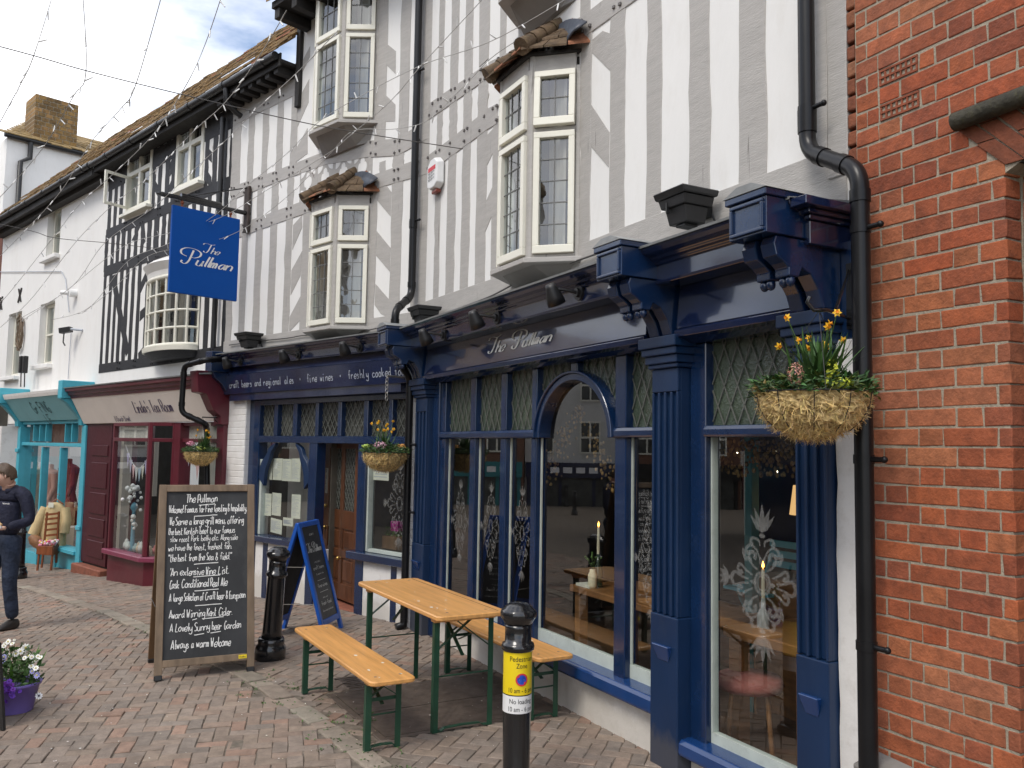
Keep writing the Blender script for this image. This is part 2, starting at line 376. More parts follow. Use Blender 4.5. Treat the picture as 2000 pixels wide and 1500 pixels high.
FLAME = emit('flame', (1.0, .42, .06), 7.0)
LAMPG = emit('lamp_glow', (.85, .50, .20), .62)
FAIRY = emit('fairy_light', (1.0, .85, .6), 6.0)
CANDLE = paint('candle_wax', (.75, .68, .48), .5, .05, 10, 0)
def _leaded():
    m, N, L = _mat('obscure_green_glass'); v = _coord(N, L)
    b = N.new('ShaderNodeBsdfPrincipled')
    c = _ramp(N, L, _noise(N, L, v, 3, 3), [(.3, (.035, .05, .032)), (.7, (.075, .10, .07))])
    L.new(c, b.inputs['Base Color']); b.inputs['Roughness'].default_value = .16; b.inputs['Specular IOR Level'].default_value = .8
    L.new(_bump(N, L, _noise(N, L, v, 70, 3), .9, .006), b.inputs['Normal'])
    o = N.new('ShaderNodeOutputMaterial'); L.new(b.outputs['BSDF'], o.inputs['Surface']); return m
LEADED = _leaded()
def _leaded2():
    m, N, L = _mat('crackled_grey_glass'); v = _coord(N, L)
    b = N.new('ShaderNodeBsdfPrincipled')
    c = _ramp(N, L, _noise(N, L, v, 2.5, 3), [(.35, (.02, .021, .018)), (.65, (.085, .09, .08))])
    L.new(c, b.inputs['Base Color']); b.inputs['Roughness'].default_value = .12; b.inputs['Specular IOR Level'].default_value = .8
    L.new(_bump(N, L, _noise(N, L, v, 32, 2), 1.0, .012), b.inputs['Normal'])
    o = N.new('ShaderNodeOutputMaterial'); L.new(b.outputs['BSDF'], o.inputs['Surface']); return m
LEADED2 = _leaded2()
def _wbrick():
    m, N, L = _mat('white_painted_brick'); t = N.new('ShaderNodeTexCoord')
    sep = N.new('ShaderNodeSeparateXYZ'); L.new(t.outputs['Object'], sep.inputs[0])
    comb = N.new('ShaderNodeCombineXYZ')
    s1 = N.new('ShaderNodeMath'); s1.operation = 'MULTIPLY'; s1.inputs[1].default_value = 1.3; L.new(sep.outputs['X'], s1.inputs[0]); L.new(s1.outputs[0], comb.inputs[0]); L.new(sep.outputs['Z'], comb.inputs[1])
    br = N.new('ShaderNodeTexBrick'); br.inputs['Scale'].default_value = 1.0; br.inputs['Brick Width'].default_value = .225; br.inputs['Row Height'].default_value = .075; br.inputs['Mortar Size'].default_value = .008; br.inputs['Mortar Smooth'].default_value = .6
    L.new(comb.outputs[0], br.inputs['Vector'])
    b = N.new('ShaderNodeBsdfPrincipled'); v = _coord(N, L)
    c = _ramp(N, L, _noise(N, L, v, 5, 8, .7), [(.3, (.70, .68, .65)), (.6, (.80, .79, .77))]); L.new(c, b.inputs['Base Color']); b.inputs['Roughness'].default_value = .55
    inv = N.new('ShaderNodeMath'); inv.operation = 'SUBTRACT'; inv.inputs[0].default_value = 1.0; L.new(br.outputs['Fac'], inv.inputs[1])
    L.new(_bump(N, L, inv.outputs[0], .7, .006, _bump(N, L, _noise(N, L, v, 25, 6), .3, .006)), b.inputs['Normal'])
    o = N.new('ShaderNodeOutputMaterial'); L.new(b.outputs['BSDF'], o.inputs['Surface']); return m
WBRICK = _wbrick()

# ------------------------------------------------------------------ a single-stroke alphabet (x, y digits; base 3, x-height 7, cap b)
GLYPH = {
'a': '46 27 05 13 34 47|47 44 53', 'b': '0b 03|05 27 45 33 04', 'c': '46 27 05 13 33 44', 'd': '46 27 05 13 34 46|4b 44 53',
'e': '05 45 47 27 05 13 33 44', 'f': '4a 3b 2a 23|07 37', 'g': '46 27 05 14 34 46|47 41 20 01', 'h': '0b 03|05 27 46 43',
'i': '17 13 23|19 1a', 'j': '27 21 00|29 2a', 'k': '0b 03|37 05|15 33', 'l': '1b 14 23', 'm': '07 03|05 17 26 23|25 37 46 43',
'n': '07 03|05 27 46 43', 'o': '27 05 13 33 45 37 27', 'p': '07 00|06 27 45 33 04', 'q': '46 27 05 13 34 46|47 40',
'r': '07 03|05 27 36', 's': '36 17 06 25 34 23 03', 't': '1b 14 23 33|08 38', 'u': '07 04 13 33 46|47 44 53', 'v': '07 23 47',
'w': '07 13 26 33 47', 'x': '07 43|47 03', 'y': '07 14 34 46|47 41 20 01', 'z': '07 47|47 03|03 43',
'A': '03 2b|2b 43|15 35', 'B': '0b 03|0b 3a 38 07|07 36 44 33 03', 'C': '4a 2b 07 13 33 44', 'D': '0b 03|0b 3a 47 34 03', 'E': '0b 03|0b 4b|07 37|03 43',
'F': '0b 03|0b 4b|07 37', 'G': '4a 2b 07 13 33 46|26 46', 'H': '0b 03|4b 43|07 47', 'I': '1b 13', 'K': '0b 03|4b 06|17 43', 'L': '1b 03|03 43',
'M': '03 0b|0b 26|26 4b|4b 43', 'N': '03 0b|0b 43|43 4b', 'O': '2b 07 13 33 47 3b 2b', 'P': '0b 03|0b 3b 48 36 06', 'R': '0b 03|0b 3b 48 37 07|27 43', 'S': '4a 2b 09 27 45 33 03',
'T': '0b 4b|2b 23', 'U': '0b 05 13 33 45 4b', 'V': '0b 23 4b', 'W': '0b 13|13 28|28 33|33 4b', 'Y': '0b 27 4b|27 23', 'Z': '0b 4b|4b 03|03 43',
'0': '2b 07 13 33 47 3b 2b', '1': '0a 1b 13', '2': '0a 2b 39 03|03 43', '3': '0b 3b 28 36 33 03', '6': '3b 07 13 33 35 16 05', '.': '03 13', ',': '14 02', '!': '1b 16|13 14', "'": '1b 19',
'"': '0b 09|2b 29', '&': '43 19 1b 3a 05 13 33 46', '-': '06 36', '*': '16 26 27 17 16', '+': '15 35|27 23', ' ': ''}
ADV = {'i': 2.6, 'l': 2.6, 'j': 3.2, ' ': 3.6, '.': 2.2, ',': 2.2, "'": 2.0, '!': 2.4, 'm': 5.4, 'w': 5.6, 'W': 5.8, 'M': 5.8, 'f': 4.6, 't': 4.2, 'r': 4.2, 's': 4.4, 'I': 2.8, '1': 3, 'a': 5.6, 'd': 5.6, 'u': 5.6, '"': 3.6}
def glyph_strokes(ch):
    g = GLYPH.get(ch, '')
    o = []
    for st in g.split('|') if g else []:
        p = [Vector((int(q[0], 16), int(q[1], 16)-3, 0)) for q in st.split()]
        o.append(p if len(p) == 2 else smooth_pts(p, 4))
    return o
def text_strokes(txt, mono=None, slant=0.0, jit=0.0, rnd=None):
    x = 0; res = []
    for ch in txt:
        dy = rnd.uniform(-jit, jit)*2 if rnd else 0; sx = 1+(rnd.uniform(-jit, jit) if rnd else 0)
        for st in glyph_strokes(ch):
            res.append([Vector((x + (0.6 if mono else 0) + p.x*sx + (p.y)*slant, p.y+dy, 0)) for p in st])
        x += mono if mono else ADV.get(ch, 5.0)*sx
    return res, x
def ribbon(mb, pts2, wfn, place):
    """pts2: 2-d points, wfn(i, n, direction) -> half width, place(x, y) -> 3-d"""
    n = len(pts2); vs = []
    for i, p in enumerate(pts2):
        t = pts2[min(i+1, n-1)]-pts2[max(i-1, 0)]
        if t.length < 1e-9: t = Vector((1, 0, 0))
        t.normalize(); nr = Vector((-t.y, t.x, 0)); h = wfn(i, n, t)
        a, b = p+nr*h, p-nr*h
        vs += [place(a.x, a.y), place(b.x, b.y)]
    mb.add(vs, [(2*i, 2*i+1, 2*i+3, 2*i+2) for i in range(n-1)])
def write(mb, txt, place, height, width=None, pen=.55, mono=None, slant=0.0, jit=0.0, rnd=None, align='l', calli=False):
    """place(x, y) in metres; height = cap height"""
    st, W = text_strokes(txt, mono, slant, jit, rnd)
    k = height/8.0; kx = k if width is None else width/max(W, .1)
    off = 0 if align == 'l' else (-W*kx/2 if align == 'c' else -W*kx)
    for s in st:
        if calli: wf = lambda i, n, t: (pen*(.25+.9*abs(t.y)**1.5))*k*.5
        else: wf = lambda i, n, t: pen*k*.5*(1 if rnd is None else (.75+.45*abs(math.sin(i*1.7+n))))
        ribbon(mb, [Vector((off+p.x*kx, p.y*k, 0)) for p in s], wf, place)
    return W*kx
SCRIPT_T = [[(0, 9.2), (1, 10.6), (3.5, 10.8), (6.5, 10.2), (9.5, 11.2)], [(6.6, 10.4), (5.6, 7.5), (4.2, 3.0), (2.4, 0.2), (.6, .6), (.6, 1.8)]]
SCRIPT_P = [[(5.4, 10.2), (4.4, 6.5), (3.0, 2.0), (1.2, -.2), (-.6, .6), (-.2, 2.0)], [(2.0, 5.2), (-.6, 6.6), (-.6, 9.4), (2.2, 11.3), (6.2, 11.2), (9.0, 9.4), (8.6, 6.6), (5.8, 4.9), (3.9, 5.4)]]
def script_word(word, cap, pen, mb, place, height):
    k = height/11.0; x = 0
    wf = lambda i, n, t: pen*(.26+.95*max(0, abs(t.y))**1.6)*.5
    for s in cap:
        pts = smooth_pts([Vector((a*k, b*k, 0)) for a, b in s], 8); ribbon(mb, pts, wf, place)
    x = 6.6 if cap is SCRIPT_P else 6.2
    for ch in word:
        sc = .95
        for st in glyph_strokes(ch):
            ribbon(mb, [Vector(((x+p.x*.72*sc+p.y*.36*sc)*k, p.y*sc*k, 0)) for p in st], wf, place)
        x += {'l': 2.15, 'h': 4.1, 'e': 4.3, 'u': 5.0, 'm': 5.6, 'a': 4.9}.get(ch, 5.0)*.82*sc
    return x*k
# ------------------------------------------------------------------ ground
def sheet():
    mb = MB()
    xs = [-120, -90, -70, -50, -40, -30] + [x*.5 for x in range(-48, 25)] + [16, 22, 30, 45, 70, 120]
    ys = [-100, -60, -30, -15, -8, -4] + [y*.5 for y in range(-4, 60)] + [34, 40, 50, 65, 90, 130]
    vs = [Vector((x, y, gz(x, y)-.0065)) for y in ys for x in xs]
    nx = len(xs)
    fs = [(j*nx+i, j*nx+i+1, (j+1)*nx+i+1, (j+1)*nx+i) for j in range(len(ys)-1) for i in range(nx-1)]
    mb.add(vs, fs)
    return tag(mb.build('ground', JOINT), kind='structure')
sheet()
KPX = [(20, 1137), (110, 1164), (200, 1192), (267, 1220), (380, 1270), (475, 1315), (520, 1340), (582, 1382), (640, 1421), (696, 1463), (745, 1503)]
KP = [ground(*p) for p in KPX]
KP = [KP[0]+(KP[0]-KP[1]).normalized()*6] + KP + [KP[-1]+(KP[-1]-KP[-2]).normalized()*2.5]
KP = [Vector((p.x, p.y, 0)) for p in KP]
def kerb_side(x, y):
    best = 1e9; s = 0; q = Vector((x, y, 0))
    for a, b in zip(KP, KP[1:]):
        d = b-a; t = max(0, min(1, (q-a).dot(d)/d.length_squared)); c = a+d*t; r = (q-c).length
        if r < best: best = r; s = d.x*(q.y-a.y)-d.y*(q.x-a.x)
    return best*(1 if s > 0 else -1)        # >0 : pavement side
# the cellar hatch in the pavement
HQ = [ground(654, 1358), ground(752, 1440)]
HF = Fr((HQ[1].x, HQ[1].y), HQ[0]-HQ[1]); HLEN = (HQ[0]-HQ[1]).length; HW = 1.16     # u along, -off to the right
def in_hatch(x, y):
    u, o, _ = HF.loc(Vector((x, y, 0))); return -.06 < u < HLEN+.06 and -HW-.06 < o < .06
PAL = [(1, 1, 1), (1.0, .98, .96), (1.05, .97, .92), (1.14, .94, .86), (.90, .93, .95), (.87, .89, .90), (.98, .95, .92), (1.05, 1.02, .97), (.95, .92, .89), (1, 1, 1)]
def paver_field(name, rot, test, Lb=.165, Wb=.083, gap=.0035, ox=0.0):
    mb = MB(); rnd = random.Random(3); ca, sa = math.cos(rot), math.sin(rot)
    W = Wb; n = 190
    for i in range(-n, n):
        for j in range(-n, n):
            k = (i-j) % 4            # herringbone on a W grid: 2 x 1 bricks
            if k == 0: a0, b0, a1, b1 = i*W, j*W, (i+2)*W, (j+1)*W
            elif k == 3: a0, b0, a1, b1 = i*W, j*W, (i+1)*W, (j+2)*W
            else: continue
            ca_, cb_ = (a0+a1)/2, (b0+b1)/2
            x = ca_*ca-cb_*sa - 2.0 + ox; y = ca_*sa+cb_*ca + 8.0
            if y < 3.2: continue
            d = Vector((x, y, gz(x, y)))-CAM; dep = d.dot(_F)
            if dep < 3: continue
            px = 1000+FPX*d.dot(_R)/dep
            if px < -350 or px > 2200: continue
            if not test(x, y): continue
            g = gap/2+rnd.uniform(0, .001); h = .0 + rnd.gauss(0, .0018); tl = [rnd.gauss(0, .0012) for _ in range(4)]
            cs = [(a0+g, b0+g), (a1-g, b0+g), (a1-g, b1-g), (a0+g, b1-g)]
            jit = [(rnd.gauss(0, .0022), rnd.gauss(0, .0022)) for _ in range(4)]
            e = .004
            pt = []; pb = []
            mx_, my_ = (a0+a1)/2, (b0+b1)/2
            for (p, q), t, (jx, jy) in zip(cs, tl, jit):
                p += jx; q += jy
                X = lambda p, q: (p*ca-q*sa-2.0+ox, p*sa+q*ca+8.0)
                xo, yo = X(p, q); pi_, qi_ = p+(e if p < mx_ else -e), q+(e if q < my_ else -e); xi, yi = X(pi_, qi_)
                pt.append(Vector((xi, yi, gz(xi, yi)+h+t))); pb.append(Vector((xo, yo, gz(xo, yo)+h+t-.004)))
            base = [v-Vector((0, 0, .03)) for v in pb]
            c = rnd.choice(PAL); m_ = noise.noise(Vector((x*.35, y*.35, 3)))*.22+noise.noise(Vector((x*1.3, y*1.3, 9)))*.16+1; s = rnd.uniform(.88, 1.1)*m_
            col = (c[0]*s, c[1]*s, c[2]*s)
            mb.add(base+pb+pt, [(8, 9, 10, 11)]+[(4+q, 4+(q+1) % 4, 8+(q+1) % 4, 8+q) for q in range(4)]+[(q, (q+1) % 4, 4+(q+1) % 4, 4+q) for q in range(4)], 0, col)
    return tag(mb.build(name, PAVER), kind='structure')
def front_of_walls(x, y):
    p = Vector((x, y, 0)); return F1.loc(p)[1] > -.35 and F2.loc(p)[1] > -.6
paver_field('street', math.radians(14), lambda x, y: kerb_side(x, y) < -.085 and front_of_walls(x, y))
paver_field('pavement', math.radians(-17), lambda x, y: kerb_side(x, y) > .085 and not in_hatch(x, y) and front_of_walls(x, y), ox=.03)
def kerbs():
    mb = MB(); rnd = random.Random(5)
    for a, b in zip(KP, KP[1:]):
        d = b-a; Lg = d.length; t = d.normalized(); nr = Vector((-t.y, t.x, 0)); s = 0
        while s < Lg-.03:
            ln = min(rnd.uniform(.24, .46), Lg-s); w_ = .07+rnd.uniform(-.006, .006); h = .006+rnd.uniform(-.004, .006)
            q = [a+t*(s+.006)-nr*w_, a+t*(s+ln-.006)-nr*w_, a+t*(s+ln-.006)+nr*w_, a+t*(s+.006)+nr*w_]
            q = [p+Vector((rnd.gauss(0, .006), rnd.gauss(0, .006), 0)) for p in q]
            c = rnd.uniform(.78, 1.1); c2 = rnd.uniform(.92, 1.05)
            mb.hexa([Vector((p.x, p.y, gz(p.x, p.y)-.05)) for p in q]+[Vector((p.x, p.y, gz(p.x, p.y)+h)) for p in q], 0, (c, c*c2, c*c2*.98))
            s += ln
    return tag(mb.build('kerb', KERB, bevel=.008, seg=2), kind='structure')
kerbs()
def hatch():
    t = thing('cellar_hatch', HF.pt(HLEN/2, 0, -HW/2), 'rusty chequer-plate steel cellar hatch set in the paving under the table', 'hatch')
    mb = MB(); mb.box(HF, -.045, HLEN+.045, -.05, .002, .045, 0); mb.box(HF, -.045, HLEN+.045, -.05, .002, -HW, -HW-.045)
    mb.box(HF, -.045, -.003, -.05, .002, -.003, -HW+.003); mb.box(HF, HLEN+.003, HLEN+.045, -.05, .002, -.003, -HW+.003)
    mb.build('frame', HATCHM, t, bevel=.003)
    n = 2
    for i in range(n):
        a = HLEN*i/n+.004; b = HLEN*(i+1)/n-.004; m = MB(); m.box(HF, a, b, -.05, .001+.003*(i == 1), -.004, -HW+.004)
        k = 0; uu = a+.03
        while uu < b-.02:
            oo = .03+(.025 if k % 2 else 0)
            while oo < HW-.03:
                s = 1 if (int(oo*40)+k) % 2 else -1
                c = HF.pt(uu, .0035+.003*(i == 1), -oo); e1 = (HF.d*.7+HF.n*.7*s); e2 = (HF.d*.7-HF.n*.7*s)
                z_ = Vector((0, 0, 1))
                m.add([c-e1*.012, c+e2*.004, c+e1*.012, c-e2*.004], [(0, 1, 2, 3)]); oo += .05
            uu += .03; k += 1
        m.build('steel_plate', HATCHM, t)
    m = MB(); g = ground(690, 1335); g2 = Fr((g.x, g.y), HF.d)
    for k in range(7): m.box(g2, -.16+k*.045, -.14+k*.045, .001, .006, -.07, .07)
    m.box(g2, -.19, -.165, .001, .007, -.09, .09); m.box(g2, .145, .17, .001, .007, -.09, .09)
    d = m.build('drain_grating', HATCHM, bevel=.002); tag(d, 'small iron grating in the paving between the bench and the table', 'drain cover')
hatch()
# fallen petals, grit and weeds on the paving
def litter():
    mb = MB(); rnd = random.Random(21)
    for _ in range(380):
        px = rnd.uniform(0, 1250); py = rnd.uniform(1150, 1500); p = ground(px, py)
        if F1.loc(p)[1] < .1 or F2.loc(p)[1] < .1: continue
        r = rnd.uniform(.003, .008); a = rnd.uniform(0, 6.28); p.z = gz(p.x, p.y)+.006+rnd.uniform(0, .003)
        c = rnd.choice([(.95, .95, .9), (1, .9, .88), (.6, .55, .4), (.35, .28, .2), (.9, .88, .75)])
        vs = [p+Vector((math.cos(a+q*1.57)*r*(1 if q % 2 else .6), math.sin(a+q*1.57)*r*(1 if q % 2 else .6), rnd.uniform(0, .004))) for q in range(4)]
        mb.add(vs, [(0, 1, 2, 3)], 0, c)
    tag(mb.build('fallen_petals', PETAL), 'pale fallen petals and grit scattered over the brick paving', 'petals', kind='stuff')
    mb = MB()
    for _ in range(150):
        i = rnd.randint(4, len(KP)-2); t = rnd.random(); p = KP[i].lerp(KP[i+1], t)+Vector((rnd.gauss(0, .14), rnd.gauss(0, .14), 0))
        if F1.loc(p)[1] < .1: continue
        for k in range(rnd.randint(2, 6)):
            a = rnd.uniform(0, 6.28); r = rnd.uniform(.008, .022); b = p+Vector((rnd.gauss(0, .012), rnd.gauss(0, .012), 0)); b.z = gz(b.x, b.y)-.004
            d = Vector((math.cos(a), math.sin(a), 0)); nr = Vector((-d.y, d.x, 0))*r*.3
            c = rnd.uniform(.7, 1.5); mb.add([b, b+d*r*.5+nr+Vector((0, 0, r*.6)), b+d*r+Vector((0, 0, r*.7)), b+d*r*.5-nr+Vector((0, 0, r*.6))], [(0, 1, 2, 3)], 0, (c, c, c*.8))
    tag(mb.build('weeds', LEAFM), 'small green weeds in the joints along the kerb', 'weeds', kind='stuff')
litter()

# ------------------------------------------------------------------ red brick building on the right
def brick_cell(mb, F, u0, u1, z0, z1, o0, o1, rnd, pal=None, j=.0016):
    P = F.pt; q = []
    for z in (z0, z1):
        for u, o in ((u0, o0), (u1, o0), (u1, o1), (u0, o1)):
            q.append(P(u+rnd.gauss(0, j), z+rnd.gauss(0, j), o+rnd.gauss(0, j*.7)))
    c0_ = F.pt((u0+u1)/2, (z0+z1)/2); pz = noise.noise(c0_*1.9+Vector((7, 3, 1)))
    c = rnd.choice(pal or [(1, 1, 1), (1.06, 1.05, 1), (.94, .96, 1), (1.14, 1.16, 1.05), (.82, .79, .88), (1.14, 1.4, 1.4), (.92, .98, 1.15), (1.08, .96, .88), (1, 1, 1)])
    s = rnd.uniform(.86, 1.1)
    if pal is None and pz > .12: f_ = min(.42, (pz-.12)*1.6); c = tuple(a+(b-a)*f_ for a, b in zip(c, (1.25, 2.0, 2.5)))
    mb.hexa(q, 0, (c[0]*s, c[1]*s, c[2]*s))
def brick_building():
    t = thing('brick_building', F1.pt(-3.2, 0, 0), 'red brick building with lime mortar and an arched opening at the right edge', 'building')
    rnd = random.Random(11); mb = MB(); UL, UR = -2.185, F1.u(1981, 900, .02); ZO = 2.70
    FB = Fr(F1.pt(0, 0, .02), F1.d)
    sk0 = F1.uv(1868, 245); sk1 = F1.uv(1968, 325)         # skewback of the arch, top and foot
    def right_limit(z):
        if z < sk1[1]: return UR
        if z < sk0[1]: f = (z-sk1[1])/(sk0[1]-sk1[1]); return sk1[0]+(sk0[0]-sk1[0])*f
        return -6.2
    ab = [(F1.uv(1722, 148), F1.uv(1800, 120)), (F1.uv(1724, 215), F1.uv(1803, 190))]
    H = .0752; z = -.62; row = 0
    abz = []
    while z < 5.2:
        u = UL+.04 + (.2205 if row % 2 else 0); k = 0
        zc = z+H/2; lim = right_limit(zc)
        while u > lim:
            ln = (.2155 if (k % 2 == 0) else .104)
            if k == 0 and row % 2 == 0: ln = .155
            a, b = u, u-ln
            if b < lim+.045: b = lim
            if a > UL: a = UL
            vent = None
            for q, (p0, p1) in enumerate(ab):
                if abs(zc-(p0[1]+p1[1])/2) < H*.5 and not (b > p0[0] or a < p1[0]): vent = q
            if a-b > .02:
                if vent is None: brick_cell(mb, FB, b+.0042, a-.0042, z+.0044, z+H-.0044, -.09, 0, rnd)
                else:
                    if vent not in [v[0] for v in abz]: abz.append((vent, z))
                    p0, p1 = ab[vent]
                    if a > p0[0]+.03: brick_cell(mb, FB, p0[0]+.006, a-.005, z+.005, z+H-.005, -.09, 0, rnd)
                    if b < p1[0]-.03: brick_cell(mb, FB, b+.005, p1[0]-.006, z+.005, z+H-.005, -.09, 0, rnd)
            u -= ln; k += 1
            if b == lim: break
        z += H; row += 1
    # reveal of the opening
    RV = Fr(FB.pt(UR, 0, -.095), FB.n); z = -.62; row = 0
    while z < sk1[1]-.02:
        cuts = [-.42, -.21, -.005] if row % 2 else [-.42, -.31, -.105, -.005]
        for a, b in zip(cuts, cuts[1:]): brick_cell(mb, RV, a+.005, b-.005, z+.005, z+H-.005, -.09, 0, rnd)
        z += H; row += 1
    mb.build('wall', BRICKM, t, bevel=.0035, seg=2)
    m = MB(); m.prism(FB, [(UL, -.7), (UL, 5.2), (-6.2, 5.2), (-6.2, sk0[1]-.1), (sk0[0]-.2, sk0[1]-.1), (sk1[0]-.06, sk1[1]+.0), (UR+.012, sk1[1]-.03), (UR+.012, -.7)], -.3, -.0035)
    m.box(RV, -.42, -.001, -.7, sk1[1]-.02, -.06, -.0035)
    m.build('mortar', MORTAR, t)
    m = MB(); m.box(FB, -6.2, UR-.05, -.7, 3.6, -.56, -.5); m.build('recessed_door', EAVE, t)
    m = MB(); m.box(FB, -6.2, UR, -.7, -.02, -.5, .3); m.build('threshold', KERB, t)
    m = MB(); zl = F1.uv(1712, 1480, .1)[1]; m.hexa([FB.pt(-2.24, -.7, .0), FB.pt(-2.55, -.7, .0), FB.pt(-2.55, -.7, .16), FB.pt(-2.24, -.7, .14), FB.pt(-2.24, zl, .0), FB.pt(-2.55, zl-.02, .0), FB.pt(-2.55, zl-.05, .16), FB.pt(-2.24, zl-.03, .14)]); m.build('base_ledge', paint('grey_cement', (.20, .19, .175), .9, .2, 10, .6, 50), t, bevel=.008)
    # arch of gauged bricks
    m = MB(); rnd = random.Random(4); cz = sk1[1]; top = sk0[1]-.015; x0 = sk1[0]-.004; x1 = sk0[0]-.004; w_ = .072; i = 0
    while i < 24:
        f = i/24; sl = (x1-x0)*(1-f); bx = x0-i*w_; tx = x1-i*w_*1.0-(x1-x0)*f*0
        h0 = cz; cut = [h0, h0+.11+(.07 if i % 2 else 0), top]
        for a, b in zip(cut, cut[1:]):
            fa, fb = (a-cz)/(top-cz), (b-cz)/(top-cz); e = .0022
            poly = [(bx+sl*fa-e, a+e), (bx+sl*fb-e, b-e), (bx+sl*fb-w_+e, b-e), (bx+sl*fa-w_+e, a+e)]
            s = rnd.uniform(.72, .9); m.prism(FB, poly, -.09, .004, 0, (s*.82, s*.9, s))
        i += 1
    m.build('arch', BRICKM, t)
    m = MB(); m.prism(FB, [(x0-.002, cz+.001), (x1-.002, top), (-6, top), (-6, cz+.001)], -.08, -.003); m.build('arch_backing', MORTAR, t)
    m = MB(); m.box(FB, -6.1, x0+.02, cz+.002, top, -.5, -.081); m.box(FB, -6.1, x0+.012, cz-.004, cz+.0005, -.5, -.004); m.build('soffit', EAVE, t)
    m = MB(); a = F1.uv(1861, 238, .06); b = F1.uv(2000, 185, .06)
    sl = (b[1]-a[1])/(b[0]-a[0]); m.tube([FB.pt(a[0], a[1], .03), FB.pt(b[0], b[1], .03), FB.pt(-6.0, b[1]-.1, .03)], .036, 14)
    m.build('hood_mould', paint('mossy_hood_stone', (.04, .036, .024), .8, .5, 18, .8, 60, dirt=.6, dirtc=(.09, .085, .03), bdist=.008), t)
    for q, zz in abz:
        p0, p1 = ab[q]; m = MB(); m.box(FB, p1[0]+.002, p0[0]-.002, zz+.004, zz+H-.004, -.09, -.05)
        uu0, uu1 = p1[0]+.004, p0[0]-.004
        for r in range(3): zb = zz+.005+r*(H-.016)/2; m.box(FB, uu0, uu1, zb, zb+.0085, -.05, .003)
        nc = 7
        for c in range(nc+1): ub = uu0+c*(uu1-uu0-.008)/nc; m.box(FB, ub, ub+.008, zz+.006, zz+H-.006, -.05, .0015)
        m.c = [(.8, .8, .85)]*len(m.v); m.build('air_brick', BRICKM, t)
brick_building()
# ------------------------------------------------------------------ the pub
PUB = thing('pub_building', F1.pt(1.0, 0, -1.0), 'half-timbered pub with grey timbers, white plaster and a navy blue shopfront', 'pub')
RJ = random.Random(31)
UL2 = 3.80                 # far end of the pub on wall 2
ZC = 2.74                  # top of the shopfront cornice
def pub_walls():
    m = MB()
    m.box(F1, -2.13, 2.95, 2.5, 7.6, -.25, 0); m.box(F2, -.3, 2.2, 2.5, 7.6, -.25, 0); m.box(F2, 2.201, UL2, 2.5, 6.2, -.25, 0)
    m.box(F2, 2.0, 2.2, 5.2, 9.2, -5, -.251); m.build('upper_wall', WHITE, PUB)
    # side wall (seen only from the right) and room shell behind the shopfront
    m = MB()
    m.box(F1, -2.13, -2.05, 0, 7.6, -4.0, -.255); m.build('side_wall', WHITE2, PUB)
pub_walls()
def rough_strip(F, u0, u1, z0, z1, j=.0055, n=9):
    l = [(u0+RJ.gauss(0, j), z0+(z1-z0)*i/n) for i in range(n+1)]; r = [(u1+RJ.gauss(0, j), z0+(z1-z0)*i/n) for i in range(n+1)]
    return l + r[::-1]
def stud(F, u0, u1, z0, z1, top=.006, parent=None, mat=None, name='timber_stud'):
    a, b = min(u0, u1), max(u0, u1); m = MB(); m.prism(F, rough_strip(F, a, b, z0, z1), -.03, top+RJ.uniform(-.001, .001))
    return m.build(name, mat or GREY, parent or PUB, bevel=.003)
def poly_px(F, pts, off=0): return [F.uv(x, y, off) for x, y in pts]
def timber_px(F, pts, top=.0042, parent=None, mat=None, name='timber_brace'):
    m = MB(); m.prism(F, poly_px(F, pts), -.03, top+RJ.uniform(-.0006, .0006)); return m.build(name, mat or GREY, parent or PUB, bevel=.002)
def rail(F, pts, pegs_u, top=.0085, parent=None, mat=None, bolt=BOLT):
    """pts: (u, z_low, z_high) along the rail; pegs at the given u"""
    m = MB(); lo = [(u, a) for u, a, b in pts]; hi = [(u, b) for u, a, b in pts]
    m.prism(F, lo+hi[::-1], -.03, top)
    def zz(u, k):
        P = sorted(pts)
        for p, q in zip(P, P[1:]):
            if p[0] <= u <= q[0]: t = (u-p[0])/(q[0]-p[0]); return p[k]+(q[k]-p[k])*t
        return P[0][k] if u < P[0][0] else P[-1][k]
    for u in pegs_u:
        for du, f in ((-.045, .2), (.04, .24), (-.04, .78), (.045, .82)):
            a, b = zz(u+du, 1), zz(u+du, 2); z = a+(b-a)*f+RJ.gauss(0, .006); uu = u+du+RJ.gauss(0, .008); r = .011
            if RJ.random() < .86: m.box(F, uu-r, uu+r, z-r, z+r, top-.004, top+RJ.uniform(.010, .018), 1)
    return m.build('timber_rail', [mat or GREY, bolt], parent or PUB, bevel=.0025)
# --- wall 1
S1lo = [(2.48, 2.61), (2.14, 2.32), (1.83, 2.0), (1.51, 1.70)]
S1r = [(-.06, .065), (-.28, -.445), (-.67, -.81), (-1.06, -1.23), (-1.45, -1.64)]
railA = [(2.83, 4.85, 5.01), (2.6, 4.83, 4.99), (1.46, 4.75, 4.88), (.06, 4.46, 4.62), (-.6, 4.44, 4.60), (-1.93, 4.42, 4.58)]
railB = [(2.83, 4.31, 4.49), (2.2, 4.31, 4.48), (1.5, 4.31, 4.49), (1.33, 4.30, 4.47)]
for a, b in S1lo:
    stud(F1, a, b, 3.0, 4.36); stud(F1, a, b, 4.44, 4.82); stud(F1, a, b, 4.92, 7.5)
for a, b in S1r:
    stud(F1, a, b, 3.0, 4.5); stud(F1, a+.02, b+.02, 4.56, 7.5)
for a, b in ((1.2, 1.31), (.85, .98), (.5, .63)): stud(F1, a, b, 4.80, 7.5)
for a, b in ((1.25, 1.40),): stud(F1, a, b, 3.0, 4.36)
stud(F1, 2.80, 2.868, 3.0, 7.5, .0045)
